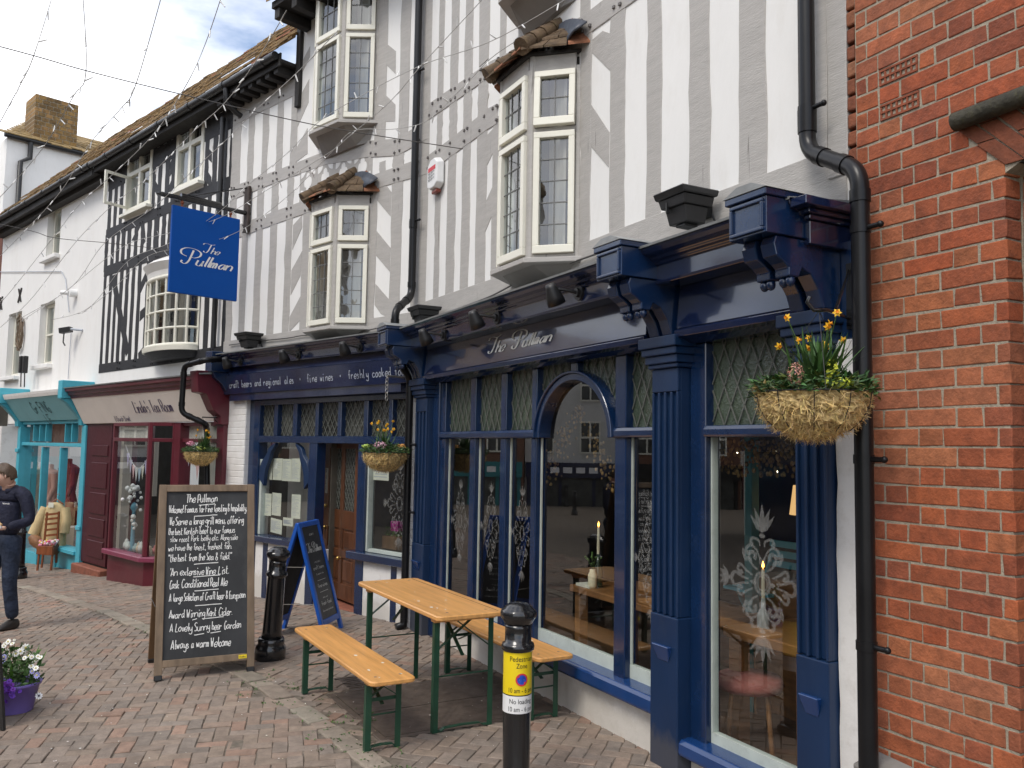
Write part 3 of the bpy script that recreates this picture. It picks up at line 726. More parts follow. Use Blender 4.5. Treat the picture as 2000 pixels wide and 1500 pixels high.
m = MB(); m.prism(F1, rough_strip(F1, -2.02, -1.925, 2.9, 7.5), -.03, .009); m.prism(F1, rough_strip(F1, -2.13, -2.024, 2.9, 7.5), -.03, .014); m.build('corner_post', GREY, PUB, bevel=.004)
m = MB(); rr = random.Random(2); z = 2.86
while z < 7:
    brick_cell(m, F1, -2.19-rr.uniform(-.012, .012), -2.135, z+.004, z+.068, -.12, .014, rr, [(.75, .9, 1.0), (.85, 1.2, 1.4), (.6, .7, .8), (1.0, 1.6, 2.0)]); z += .077
m.build('old_brick_edge', BRICKM, PUB, bevel=.008, seg=2)
peg1 = [(a+b)/2 for a, b in S1lo]+[2.75]
rail(F1, railA, peg1+[1.26, .9, .56, 0.0, -.36]); rail(F1, railB, peg1+[1.36])
rail(F1, [(2.83, 2.70, 3.06), (1.2, 2.70, 3.03), (-.5, 2.70, 3.045), (-1.93, 2.70, 3.04), (-2.12, 2.7, 3.03)], [], .008)
for q in ([(973, 240), (952, 264), (949.5, 328), (972, 280)], [(948, 397), (972, 343), (967.5, 406), (946.5, 457)],
          [(1157, 78), (1178, 60), (1195, 66), (1193, 139.5), (1157, 103.5)], [(1155.5, 204), (1191, 258), (1189.5, 327), (1152.5, 283.5)]): timber_px(F1, q)
# --- wall 2
S2 = [(3.80, 3.62), (3.44, 3.29), (3.09, 2.93), (2.75, 2.59), (2.39, 2.25)]
for a, b in S2: stud(F2, a, b, 2.9, 4.36); stud(F2, a, b, 4.44, 4.86)
for a, b in [(3.80, 3.57), (3.38, 3.23), (3.02, 2.88), (2.68, 2.54), (2.36, 2.22)]: stud(F2, a, b, 4.92, 6.0)
for a, b in [(2.02, 1.74), (.79, .62)]: stud(F2, a, b, 2.9, 4.36)
stud(F2, .375, .20, 2.9, 4.36); stud(F2, .38, .2, 4.44, 4.64); stud(F2, .60, .50, 4.44, 4.60)
stud(F2, .04, -.19, 2.9, 7.5, .0045)
for a, b in [(1.70, 1.56), (.70, .52), (.30, .14)]: stud(F2, a, b, 4.74, 7.5)
peg2 = [(a+b)/2 for a, b in S2]+[1.94, .70, .3, .0]
rail(F2, [(3.80, 4.28, 4.46), (2.56, 4.31, 4.47), (.5, 4.33, 4.49), (-.17, 4.31, 4.49)], peg2)
rail(F2, [(3.80, 4.82, 5.0), (2.6, 4.82, 4.97), (1.6, 4.80, 4.96), (.8, 4.70, 4.88), (.3, 4.60, 4.78), (-.17, 4.66, 4.86)], peg2)
rail(F2, [(3.80, 2.70, 2.98), (-.17, 2.70, 2.98)], [], .008)
rail(F2, [(3.80, 5.82, 6.1), (2.22, 5.80, 6.1)], [3.68, 3.3, 2.95, 2.6], .0085)
for q in ([(571, 489), (590.5, 444), (590.5, 420), (572.5, 440)], [(568, 577), (569.5, 528), (590.5, 490), (587, 539)], [(566, 619), (587, 578.6), (587, 625), (564, 650)],
          [(737, 360), (754, 360), (765, 375), (763, 423), (736.4, 390.7)], [(736, 451), (763, 484), (761.6, 530.7), (734.6, 499)], [(733.6, 554), (761, 585.6), (760, 622), (744, 613), (732, 596)],
          [(747, 78), (773.6, 100), (773, 145), (746, 118)], [(745, 177), (772.4, 204), (772, 237), (755, 238), (744, 224)],
          [(583.5, 193), (604.5, 154), (603, 200), (580.5, 250)], [(606, 90), (588, 125), (585, 154), (605.6, 111)], [(579, 290), (601, 250), (601, 300), (577, 318)]): timber_px(F2, q)
# carved quatrefoil panels under the upper oriel
def quatrefoils():
    m = MB(); x0, x1 = .72, 2.12; n = 4; wd = (x1-x0)/n
    m.box(F2, x0, x1, 4.42, 4.84, -.03, .003); g = m.build('carved_panel', GREY, PUB)
    m = MB()
    for i in range(n):
        cu = x0+wd*(i+.5); cz = 4.645-.02*(n-i)+.05; P = []
        for k in range(48):
            a = 2*math.pi*k/48; r = .062+.034*abs(math.cos(2*a))**.6 if True else 0
            P.append((cu+r*math.cos(a)*.8, cz+r*math.sin(a)*1.15))
        m.prism(F2, P, .0, .0055)
        for sx in (-1, 1):
            for sz in (-1, 1):
                c = (cu+sx*wd*.42, cz+sz*.175); Q = [c]
                for k in range(9):
                    a = math.pi/2*k/8; Q.append((c[0]-sx*math.cos(a)*wd*.30, c[1]-sz*math.sin(a)*.105))
                m.prism(F2, Q, .0, .0055)
    m.build('tracery', WHITE, g)
quatrefoils()

# --- oriel windows
def casement(par, F, u0, u1, z0, z1, o, cols, rows, fw=.042, tilt=0.0, mat=CREAM):
    m = MB(); P = lambda u, z, q: F.pt(u, z, q+tilt*(z1-z)/(z1-z0))
    def bx(a, b, c, d, o0, o1): m.hexa([P(a, c, o0), P(b, c, o0), P(b, c, o1), P(a, c, o1), P(a, d, o0), P(b, d, o0), P(b, d, o1), P(a, d, o1)])
    bx(u0, u1, z0, z0+fw*1.3, o-.03, o+.022); bx(u0, u1, z1-fw, z1, o-.03, o+.022); bx(u0, u0+fw, z0+fw*1.3, z1-fw, o-.03, o+.0215); bx(u1-fw, u1, z0+fw*1.3, z1-fw, o-.03, o+.0215)
    m.build('casement', mat, par, bevel=.004, seg=2)
    a, b, c, d = u0+fw-.004, u1-fw+.004, z0+fw*1.3-.004, z1-fw+.004
    m = MB(); k = 3; rr = RJ   # slightly wavy hand-made panes
    m.quad(P(a, c, o-.012), P(b, c, o-.012), P(b, d, o-.012), P(a, d, o-.012)); m.build('pane', GLASSU, par)
    m = MB()
    for i in range(1, cols): x = a+(b-a)*i/cols; bx(x-.0035, x+.0035, c, d, o-.0105, o-.006)
    for i in range(1, rows): y = c+(d-c)*i/rows; bx(a, b, y-.0035, y+.0035, o-.0100, o-.0055)
    m.build('lead_came', CAME, par)
def oriel(F, u0, u1, s, p, z0, z1, zt, name='oriel_window', lbl=None, tilt=0.0, roof=True, soffit=False, fr=(2, 3, 5)):
    t = bpy.data.objects.new(name, None); COL.objects.link(t); t.location = F.pt((u0+u1)/2, z0, 0); attach(t, PUB)
    if lbl: t['label'] = lbl
    fs = [seg(F, u0, 0, u0+s, p), seg(F, u0+s, p, u1-s, p), seg(F, u1-s, p, u1, 0)]
    ls = [math.hypot(s, p), u1-u0-2*s, math.hypot(s, p)]
    m = MB(); pw = .032
    for a, ln in zip(fs, ls):
        for x in (0, ln): m.box(a, x-(pw if x else 0), x+(0 if x else pw), z0, z1, -.055, .002)
        m.box(a, pw, ln-pw, zt-.018, zt+.018, -.05, .001); m.box(a, pw, ln-pw, z0, z0+.03, -.05, .0); m.box(a, pw, ln-pw, z1-.03, z1+.09, -.05, .0)
    for u in (u0+s, u1-s): m.tube([F.pt(u, z0, p-.022), F.pt(u, z1+.09, p-.022)], .026, 8)
    m.build('window_post', GREY, t, bevel=.003)
    for k, (a, ln) in enumerate(zip(fs, ls)):
        c = 3 if k == 1 else 2
        casement(t, a, pw+.003, ln-pw-.003, z0+.032, zt-.02, .006, c, fr[2]); casement(t, a, pw+.003, ln-pw-.003, zt+.02, z1-.032, .006, c, fr[0], tilt=tilt if k == 0 else 0)
    # sill
    ov = .05
    Q = [(u0-ov, 0), (u0+s-ov*.5, p+ov), (u1-s+ov*.5, p+ov), (u1+ov, 0)]
    def slab(mb, Q, za, zb, mm=0):
        n = len(Q); vs = [F.pt(u, za, o) for u, o in Q]+[F.pt(u, zb, o) for u, o in Q]
        mb.add(vs, [tuple(range(n)), tuple(range(n, 2*n))[::-1]]+[(i, (i+1) % n, n+(i+1) % n, n+i) for i in range(n)], mm)
    m = MB(); slab(m, Q, z0-.035, z0); m.build('sill', GREY, t, bevel=.004)
    m = MB()
    Q2 = [(u0+.03, 0), (u0+s, p-.04), (u1-s, p-.04), (u1-.03, 0)]; Q3 = [(u0+.1, 0), (u0+s+.02, .04), (u1-s-.02, .04), (u1-.1, 0)]
    n = 4; zb = z0-(.12 if not soffit else .2); m.add([F.pt(u, z0-.036, o) for u, o in Q2]+[F.pt(u, zb, o) for u, o in Q3], [(0, 1, 2, 3), (4, 5, 6, 7)]+[(i, (i+1) % 4, 4+(i+1) % 4, 4+i) for i in range(4)])
    m.build('apron', GREYD, t)
    # dark panel on the wall face, coloured as the unlit room; and curtains
    m = MB(); m.box(F, u0+.02, u1-.02, z0+.002, z1+.06, .001, .012); m.build('dark_room_panel', DARK, t)
    m = MB()
    for (a, b) in ((u0+.10, u0+.30), (u1-.36, u1-.12)):
        k = 14; vs = []
        for i in range(k+1):
            x = a+(b-a)*i/k; o = .05+.016*math.sin(i*1.9)
            vs += [F.pt(x, z0+.02, o), F.pt(x, z1, o)]
        m.add(vs, [(2*i, 2*i+2, 2*i+3, 2*i+1) for i in range(k)], 0, None, True)
    m.build('curtain', CURT, t)
    if roof:
        m = MB(); rr = random.Random(8); e = .10; lip = [(u0-.12, -.0), (u0+s-.04, p+e), (u1-s+.04, p+e), (u1+.12, 0)]
        top = [(u0+.10, .01), (u0+s+.06, .02), (u1-s-.06, .02), (u1-.10, .01)]; zr = z1+.10; zt_ = z1+.36
        def face(i, cols, rows):
            a, b = Vector((*lip[i], zr)), Vector((*lip[i+1], zr)); c, d = Vector((*top[i], zt_)), Vector((*top[i+1], zt_))
            for r in range(rows):
                for q in range(cols):
                    h = (.5 if r % 2 else 0)
                    f0, f1 = max(0, (q-h)/cols+.01), min(1, (q+1-h)/cols-.01); g0, g1 = r/rows-.02, (r+1.25)/rows
                    if f1-f0 < .02: continue
                    P = []
                    for f, g in ((f0, g0), (f1, g0), (f1, min(g1, 1.02)), (f0, min(g1, 1.02))):
                        lo = a.lerp(b, f); hi = c.lerp(d, f); P.append(lo.lerp(hi, g))
                    lift = Vector((0, 0, rr.uniform(.012, .03)))
                    W = lambda v: F.pt(v.x, v.z, v.y)
                    lo_ = [W(P[0]+lift*1.3), W(P[1]+lift*1.3), W(P[2]+lift*.4), W(P[3]+lift*.4)]
                    m.hexa([v-Vector((0, 0, .016)) for v in lo_]+lo_, 0 if rr.random() < .82 else 1)
        face(0, 3, 3); face(1, 4, 3); face(2, 3, 3)
        # hip tiles
        for (A, B) in ((1, 1), (2, 2)):
            for g in range(4):
                f = g/3.6; a = Vector((*lip[A], zr+.02)).lerp(Vector((*top[B], zt_+.03)), f); b = Vector((*lip[A], zr+.02)).lerp(Vector((*top[B], zt_+.03)), f+.34)
                m.tube([F.pt(a.x, a.z, a.y), F.pt(b.x, b.z, b.y)], [.062, .05], 10)
        m.build('tile_roof', [TILED, TILEO], t)
        m = MB(); slab(m, [(u0-.02, .0), (u0+s-.02, p+.03), (u1-s+.02, p+.03), (u1+.02, 0)], z1+.085, z1+.105); m.build('eave_board', EAVE, t)
        m = MB(); vs = []; k = 8       # dressed lead flashing at the near end
        for i in range(k+1):
            f = i/k; u = u0-.13+f*.42
            vs += [F.pt(u, zr+.045+.22*f**.7*0+ .05*math.sin(i*1.3)*.2, .10*(1-f)+.03), F.pt(u+.01, zr+.10+.17*math.sin(min(1, f*1.15+.12)*1.5), .03)]
        m.add(vs, [(2*i, 2*i+2, 2*i+3, 2*i+1) for i in range(k)], 0, None, True); o_ = m.build('flashing', SLATE, t); sm_ = o_.modifiers.new('s', 'SOLIDIFY'); sm_.thickness = .012
    return t
oriel(F2, .70, 1.71, .28, .26, 2.90, 4.19, 3.77, lbl='lower oriel window with tiled roof beside the hanging sign')
oriel(F1, .07, 1.00, .24, .26, 2.96, 4.29, 3.85, lbl='oriel window with tiled roof above the lettered fascia', tilt=.022)
oriel(F2, .68, 1.73, .27, .26, 5.06, 6.62, 6.02, lbl='top floor oriel window under the eaves', roof=False, soffit=True)
oriel(F1, .02, .95, .24, .26, 4.98, 6.5, 6.0, lbl='top floor oriel window seen from below at the top edge', roof=False, soffit=True)

# --- eaves and roofs
def pub_roof():
    m = MB()
    m.hexa([F2.pt(2.12, 6.62, .45), F2.pt(-.35, 6.62, .45), F2.pt(-.5, 6.62, -.1), F2.pt(2.12, 6.62, -.1), F2.pt(2.12, 6.70, .45), F2.pt(-.35, 6.70, .45), F2.pt(-.5, 6.70, -.1), F2.pt(2.12, 6.70, -.1)])
    for k in range(7): u = 2.05-k*.36; m.box(F2, u-.05, u+.05, 6.5, 6.615, .0, .42)
    m.build('eave', EAVE, PUB, bevel=.004)
    m = MB(); rr = random.Random(4)
    for k in range(17):
        u = 2.16-k*.165; m.hexa([F2.pt(u, 6.705+rr.uniform(-.02, .02), .50), F2.pt(u-.155, 6.70+rr.uniform(-.02, .02), .50), F2.pt(u-.155, 9.0, -2.2), F2.pt(u, 9.0, -2.2), F2.pt(u, 6.735, .50), F2.pt(u-.155, 6.735, .5), F2.pt(u-.155, 9.03, -2.2), F2.pt(u, 9.03, -2.2)])
    m.build('roof', TILE, PUB)
    m = MB(); u = 2.19; m.box(F2, u-.04, u+.04, 5.62, 6.6, .0, .05)
    m.build('eave_bracket', EAVE, PUB, bevel=.004)
pub_roof()
# ------------------------------------------------------------------ right hand shopfront of the pub (wall 1)
UPL, UPR = 2.50, 2.78          # left pilaster
MULL = [(2.36, 2.26), (1.735, 1.64), (1.18, 1.09), (.69, .62), (-.36, -.475), (-.815, -.83)]
ZS, ZT0, ZT1, ZH = .335, 1.755, 1.815, 2.255
AC, AA, AB = .130, .49, .445     # arch centre, half width, height above the transom
def cornice_profile(o):   # (off, z) outline, o = extra offset
    return [(-.02, 2.56), (.235, 2.56), (.24, 2.575), (.24, 2.655), (.255, 2.66), (.26, 2.672), (.285, 2.68), (.29, 2.692), (.33, 2.703), (.345, 2.72), (.35, 2.738), (-.02, 2.765)]
def shop1():
    m = MB(); m.profile(F1, cornice_profile(0), -2.12, 2.72); 
    for za, zb_, e, o_ in ((2.56, 2.66, .012, .245), (2.6605, 2.68, .03, .265), (2.6805, 2.70, .05, .29), (2.7005, 2.738, .085, .345)): m.box(F1, -2.121-e, -2.1195, za, zb_, -.02, o_)
    m.build('cornice', BLUED, PUB, bevel=.003)
    m = MB(); m.profile(F1, [(-.02, 2.767), (.357, 2.742), (.360, 2.733), (.363, 2.745), (-.02, 2.785)], -2.13, 2.74); m.build('lead_capping', LEAD, PUB)
    m = MB(); m.profile(F1, [(-.03, 2.33), (.115, 2.33), (.092, 2.56), (-.03, 2.56)], -.82, 2.50); m.profile(F1, [(-.03, 2.33), (.115, 2.33), (.092, 2.56), (-.03, 2.56)], -1.95, -1.09)
    fa = m.build('fascia', BLUED, PUB, bevel=.002)
    m = MB()
    for a, b in ((-.82, 2.50), (-1.95, -1.09)):
        m.profile(F1, [(-.05, 2.255), (.035, 2.255), (.08, 2.275), (.125, 2.285), (.13, 2.318), (.12, 2.325), (.11, 2.3295), (-.05, 2.3295)], a, b)
    m.build('architrave', BLUED, PUB, bevel=.002)
    # lettering on the raked fascia
    def plc(u0, z0, sl=0.0):
        def f(x, y):
            u = u0-x; z = z0+y+sl*x; o = .115-(z-2.33)*(.023/.23)+.004; return F1.pt(u, z, o)
        return f
    a = F1.uv(957, 704, .09); b = F1.uv(1082, 678, .09); wd = a[0]-b[0]
    m = MB(); h = .125; x1 = script_word('he', SCRIPT_T, .012, m, plc(a[0], 2.405), h)
    x2 = x1+.075; x3 = script_word('ullman', SCRIPT_P, .012, m, lambda x, y: plc(a[0], 2.405)(x2+x, y), h)
    k = wd/(x2+x3)
    for i, v in enumerate(m.v):      # fit to the measured width
        u, o, z = F1.loc(v); m.v[i] = F1.pt(a[0]-(a[0]-u)*k, z, o)
    m.build('lettering', LETTER, fa)
    # pilasters
    def pilaster(u0, u1, flutes, zb=0.0, z1=2.30, o=.085):
        p = bpy.data.objects.new('pilaster', None); COL.objects.link(p); p.location = F1.pt((u0+u1)/2, 0, o); attach(p, PUB)
        m = MB(); w_ = u1-u0; n = flutes; fw = w_*.62/n; g = (w_-n*fw)/(n+1)
        m.box(F1, u0, u1, zb, .80, -.06, o); m.box(F1, u0+.003, u1-.003, .801, z1-.17, -.06, o-.022)
        x = u0
        for i in range(n+1):
            m.box(F1, x+(.0032 if i == 0 else 0), x+g-(.0032 if i == n else 0), .801, z1-.30, o-.03, o-.002); x += g+fw
        m.box(F1, u0+.003, u1-.003, z1-.30, z1-.171, o-.03, o-.0025)
        m.build('shaft', BLUEW, p, bevel=.006, seg=2)
        m = MB(); m.hexa([F1.pt(u0+w_*.2, .62, o), F1.pt(u1-w_*.2, .62, o), F1.pt(u1-w_*.2, .645, o), F1.pt(u0+w_*.2, .645, o), F1.pt(u0+w_*.3, .56, o+.001), F1.pt(u1-w_*.3, .56, o+.001), F1.pt(u1-w_*.2, .645, o+.03), F1.pt(u0+w_*.2, .645, o+.03)]); m.build('lamb_tongue', BLUEL, p, bevel=.004)
        m = MB()
        for k, (za, zb_, e) in enumerate(((z1-.17, z1-.145, .015), (z1-.145, z1-.10, .028), (z1-.10, z1-.06, .045), (z1-.06, z1, .06))): m.box(F1, u0-e*.8, u1+e*.8, za+.0005, zb_, -.06+.001*k, o+e)
        m.build('capital', BLUEW, p, bevel=.006, seg=2)
        return p
    pilaster(-1.065, -.835, 4); pilaster(-2.06, -1.88, 3); pilaster(UPL, UPR, 3)
    # console brackets
    def console(u0, u1, zt=2.80):
        c = bpy.data.objects.new('console_bracket', None); COL.objects.link(c); c.location = F1.pt((u0+u1)/2, 2.3, .1); attach(c, PUB)
        w_ = u1-u0; m = MB(); m.box(F1, u0, u1, 2.585, zt-.06, .0, .47); m.box(F1, u0-.012, u1+.012, zt-.06, zt-.03, .0, .485)
        for a, b, c_, d in ((u0+.012, u1-.012, 2.595, 2.61), (u0+.012, u1-.012, zt-.085, zt-.07), (u0+.012, u0+.028, 2.61, zt-.085), (u1-.028, u1-.012, 2.61, zt-.085)): m.box(F1, a, b, c_, d, .46, .482)
        m.build('block', BLUE, c, bevel=.004, seg=2)
        m = MB(); m.prism(F1, [(u0-.018, zt-.03), (u1+.018, zt-.03), ((u0+u1)/2+w_*.2, zt+.005), ((u0+u1)/2-w_*.2, zt+.005)], .0, .49); m.build('capping', LEAD, c)
        for s in (0, 1):      # two scrolled legs
            a = u0+.015+s*(w_*.5); b = a+w_*.5-.03
            pr = [(.02, 2.585), (.40, 2.585), (.415, 2.55), (.40, 2.50), (.355, 2.475), (.33, 2.455), (.33, 2.42), (.27, 2.42), (.25, 2.46), (.20, 2.44), (.155, 2.38), (.125, 2.30), (.02, 2.30)]
            m = MB(); m.profile(F1, pr, a, b); m.build('scroll', BLUE, c, bevel=.006, seg=2)
            m = MB()
            for q in (0, 1): m.ball(F1.pt(a+(b-a)*(.27+.46*q), 2.405, .30), .021, sc=(1, 1, 1.25))
            m.build('acorn_drop', BLUE, c)
        return c
    console(-1.085, -.855); console(-2.11, -1.89); console(2.52, 2.76, 2.79)
    # window frame of bay one
    W1 = bpy.data.objects.new('shop_window', None); COL.objects.link(W1); W1.location = F1.pt(.7, .35, 0); attach(W1, PUB); W1['label'] = 'wide shop window with a round-headed middle pane'
    m = MB(); n_ = 0
    for i, (a, b) in enumerate(MULL[:-1]):
        mid = i in (3, 4)
        m.box(F1, b, a, ZS, ZT0, -.085, .0); m.box(F1, b, a, ZT1, ZH, -.085, .0)
    m.box(F1, .085, .165, 2.17, ZH, -.085, -.002)
    m.box(F1, -.83, -.815, ZS, ZH, -.085, -.001); m.box(F1, 2.361, 2.50, 0.0, ZH+.05, -.085, .02)
    m.build('mullion', BLUE, W1, bevel=.006, seg=2)
    m = MB(); tp = [(-.085, ZT0), (.012, ZT0), (.018, ZT0+.012), (.018, ZT1-.02), (.008, ZT1), (-.085, ZT1)]
    m.profile(F1, tp, .60, 2.36); m.profile(F1, tp, -.83, -.345); m.build('transom', BLUE, W1, bevel=.003)
    m = MB(); k = 36
    for i in range(k):        # the arch moulding
        a0, a1 = math.pi*i/k, math.pi*(i+1)/k
        for rin, rout, o0, o1 in ((.0, .045, -.085, .014), (.045, .062, -.085, .03)):
            f = lambda a, r: F1.pt(AC+(AA-.062+r)*math.cos(a), ZT0+(AB-.062+r)*math.sin(a), 0)
            A, B, C_, D = f(a0, rin), f(a0, rout), f(a1, rout), f(a1, rin); n0, n1 = F1.n*o0, F1.n*o1
            m.hexa([A+n0, B+n0, C_+n0, D+n0, A+n1, B+n1, C_+n1, D+n1])
    m.build('arch', BLUE, W1, weld=True, bevel=.004)
    ell = [(AC+(AA-.05)*math.cos(math.pi*i/24), ZT0+(AB-.05)*math.sin(math.pi*i/24)) for i in range(25)]
    for i in range(5):
        a, b = MULL[i][1], MULL[i+1][0]
        m = MB()
        if i == 3: m.add([F1.pt(u, z, -.05) for u, z in [(b, ZS+.03)]+[(a, ZS+.03)]+ell], [tuple(range(27))])
        else: m.quad(F1.pt(b, ZS+.03, -.05), F1.pt(a, ZS+.03, -.05), F1.pt(a, ZT0, -.05), F1.pt(b, ZT0, -.05))
        m.build('pane', GLASSS, W1)
    gb = paint('pale_glazing_bead', (.50, .55, .50), .55, .1, 6, .1, 40, dirt=.3, dirtc=(.2, .22, .2))
    for i in range(5):       # pale putty beads round the clear panes
        a, b = MULL[i][1], MULL[i+1][0]; bead = MB()
        bead.box(F1, b, a, ZS, ZS+.085, -.075, -.040); bead.box(F1, a-.012, a-.0005, ZS+.086, ZT0 if i != 3 else ZT0+.05, -.054, -.042)
        bead.build('glazing_bead', gb, W1)
    def cames(mb, F, u0, u1, z0, z1, o, du, dz, hole=None, r=.0035):
        u0, u1 = min(u0, u1), max(u0, u1)
        for s in (1, -1):
            k = -40
            while k < 80:
                base = u0+k*du; pts = []; n = 40
                for q in range(n+1):
                    z = z0+(z1-z0)*q/n; u = base+s*(z-z0)*(du/dz)
                    ok = u0 <= u <= u1 and not (hole and hole(u, z))
                    if ok: pts.append((u, z))
                    if (not ok or q == n) and len(pts) > 1:
                        a, b = pts[0], pts[-1]; mb.beam(F.pt(a[0], a[1], o), F.pt(b[0], b[1], o), r*2, .004, F.d); pts = []
                    elif not ok: pts = []
                k += 1
    def in_arch(u, z): return ((u-AC)/(AA-.0))**2+((z-ZT0)/AB)**2 < 1
    tops = [(MULL[i][1], MULL[i+1][0]) for i in (0, 1, 2)]+[(.62, .165), (.085, -.36), (MULL[4][1], MULL[5][0])]
    for a, b in tops:
        m = MB(); hole = in_arch if -.4 < b < .3 else None
        m.quad(F1.pt(b, ZT1-.03, -.055), F1.pt(a, ZT1-.03, -.055), F1.pt(a, ZH, -.055), F1.pt(b, ZH, -.055)) if not hole else None
        if hole:
            zs = [(u, max(ZT1-.03, ZT0+(AB-.03)*math.sqrt(max(0, 1-((u-AC)/(AA-.03))**2)))) for u in [b+(a-b)*i/14 for i in range(15)]]
            m.add([F1.pt(u, z, -.055) for u, z in zs]+[F1.pt(u, ZH, -.055) for u, z in zs], [(i, i+1, 16+i, 15+i) for i in range(14)])
        g = m.build('leaded_light', LEADED, W1)
        m = MB(); cames(m, F1, b, a, ZT1, ZH, -.047, .098, .205, hole); m.build('diamond_came', CAMED, W1)
    # sill, plinth
    m = MB(); m.profile(F1, [(-.09, .245), (.075, .245), (.08, .26), (.078, .315), (.06, .335), (-.09, .345)], -.834, 2.36); m.build('sill', BLUEL, PUB, bevel=.004, seg=2)
    m = MB(); m.box(F1, -.834, 2.36, -.3, .244, -.2, .0); m.box(F1, -1.879, -1.066, -.3, .10, -.2, .0); m.build('stallriser', WHITE2, PUB, bevel=.01)
    # bay two
    W2 = bpy.data.objects.new('shop_window', None); COL.objects.link(W2); W2.location = F1.pt(-1.5, .2, 0); attach(W2, PUB); W2['label'] = 'narrow shop window nearest the red brick building'
    ua, ub = -1.19, -1.87; zs = .195
    m = MB(); m.box(F1, ua, -1.067, .10, ZH, -.085, .0); m.box(F1, -1.879, ub, .10, ZH, -.085, .0); m.build('mullion', BLUE, W2, bevel=.005)
    m = MB(); m.profile(F1, tp, ub, ua); m.build('transom', BLUE, W2, bevel=.003)
    m = MB(); m.quad(F1.pt(ub, zs, -.05), F1.pt(ua, zs, -.05), F1.pt(ua, ZT0, -.05), F1.pt(ub, ZT0, -.05)); m.build('pane', GLASSS, W2)
    m = MB(); m.box(F1, ub, ua, zs-.02, zs+.05, -.075, -.036); m.box(F1, ua-.012, ua-.0005, zs+.051, ZT0, -.075, -.035); m.build('glazing_bead', MATS['pale_glazing_bead'], W2)
    m = MB(); m.quad(F1.pt(ub, ZT1-.02, -.055), F1.pt(ua, ZT1-.02, -.055), F1.pt(ua, ZH, -.055), F1.pt(ub, ZH, -.055)); m.build('leaded_light', LEADED, W2)
    m = MB(); cames(m, F1, ub, ua, ZT1, ZH, -.047, .098, .205); m.build('diamond_came', CAMED, W2)
    m = MB(); m.profile(F1, [(-.09, .105), (.075, .105), (.08, .12), (.078, .165), (.06, .185), (-.09, .195)], -1.879, -1.066); m.build('sill', BLUEL, PUB, bevel=.004, seg=2)
    # white render edge beside the brick building
    m = MB(); m.prism(F1, rough_strip(F1, -2.18, -2.062, -.3, 2.17, .003, 24), -.2, .03); m.build('render_edge', WHITE2, PUB, bevel=.006)
    m = MB(); m.box(F1, -2.2, -2.062, 2.171, 2.60, -.2, .02); m.build('pier_head', BLUE, PUB, bevel=.004)
    # etched ornaments
    def ornament(cu, cz, hw, hh, par, F=F1, o=-.046, mat=ETCH):
        m = MB()
        def put(pts, w0, w1=None):
            pts = smooth_pts([Vector((a, b, 0)) for a, b in pts], 5)
            for sx in (1, -1):
                for sy in (1, -1):
                    wf = lambda i, n, t: (w0+((w1 if w1 is not None else w0)-w0)*i/max(1, n-1))*hw*.5
                    q = [Vector((p.x*hw*sx, p.y*hh*sy, 0)) for p in pts]
                    ribbon(m, q, wf, lambda x, y: F.pt(cu-x, cz+y, o))
        def leaf(x, y, ang, ln, wd):
            pts = [(0, 0), (.3, .5), (.6, .38), (1, 0), (.6, -.38), (.3, -.5)]; pl = []
            for a, b in pts: A = a*ln; B = b*wd; pl.append((x+A*math.cos(ang)-B*math.sin(ang), y+A*math.sin(ang)+B*math.cos(ang)))
            for sx in (1, -1):
                for sy in (1, -1): m.add([F.pt(cu-a*hw*sx, cz+b*hw*sy, o) for a, b in pl], [tuple(range(6))])
        K = hh/hw
        put([(.0, .16), (.12, .12), (.17, .0)], .055); put([(.0, .11), (.08, .08), (.11, .0)], .03)
        put([(.10, .20), (.22, .26), (.30, .38), (.24, .46), (.15, .42), (.18, .35)], .03, .085)
        put([(.04, .36), (.13, .50), (.26, .56), (.36, .50), (.34, .43), (.27, .45)], .03, .08)
        put([(.05, .56), (.07, .64), (.20, .68), (.26, .62), (.21, .57)], .03, .075)
        put([(.0, .70), (.045, .725), (.0, .75)], .045)
        put([(.22, .10), (.36, .16), (.50, .24), (.56, .17), (.50, .11), (.45, .14)], .03, .085)
        put([(.30, .03), (.46, .05), (.62, .10), (.70, .05), (.66, .02)], .03, .075)
        put([(.70, .0), (.74, .018), (.78, .0)], .045)
        for a, l, w_ in ((90, .48, .13), (66, .44, .12), (46, .40, .10)): leaf(.0, .77*K, math.radians(a), l, w_)
        for a, l, w_ in ((0, .24, .11), (28, .26, .10), (52, .24, .09)): leaf(.78, .0, math.radians(a), l, w_)
        for x, y, a in ((.02, .26*K, 80), (.22, .30*K, 30), (.34, .30*K, 50), (.40, .36*K, 75), (.12, .0, 0)): leaf(x, y, math.radians(a), .17, .09)
        return m.build('etched_ornament', mat, par)
    zo = F1.z(1490, 1140, -.046); ornament(F1.u(1489, 1140, -.046), zo, .30, .315, W2)
    zo = F1.z(1262, 1092, -.046); ornament((MULL[4][1]+MULL[5][0])/2-.02, zo, .165, .36, W1); zo = F1.z(1011, 1040, -.046); ornament((MULL[2][1]+MULL[3][0])/2, zo, .19, .35, W1)
    ornament((MULL[1][1]+MULL[2][0])/2, zo, .20, .35, W1); ornament((MULL[0][1]+MULL[1][0])/2, zo, .20, .35, W1)
    return ornament, cames
ORN, CAMES = shop1()

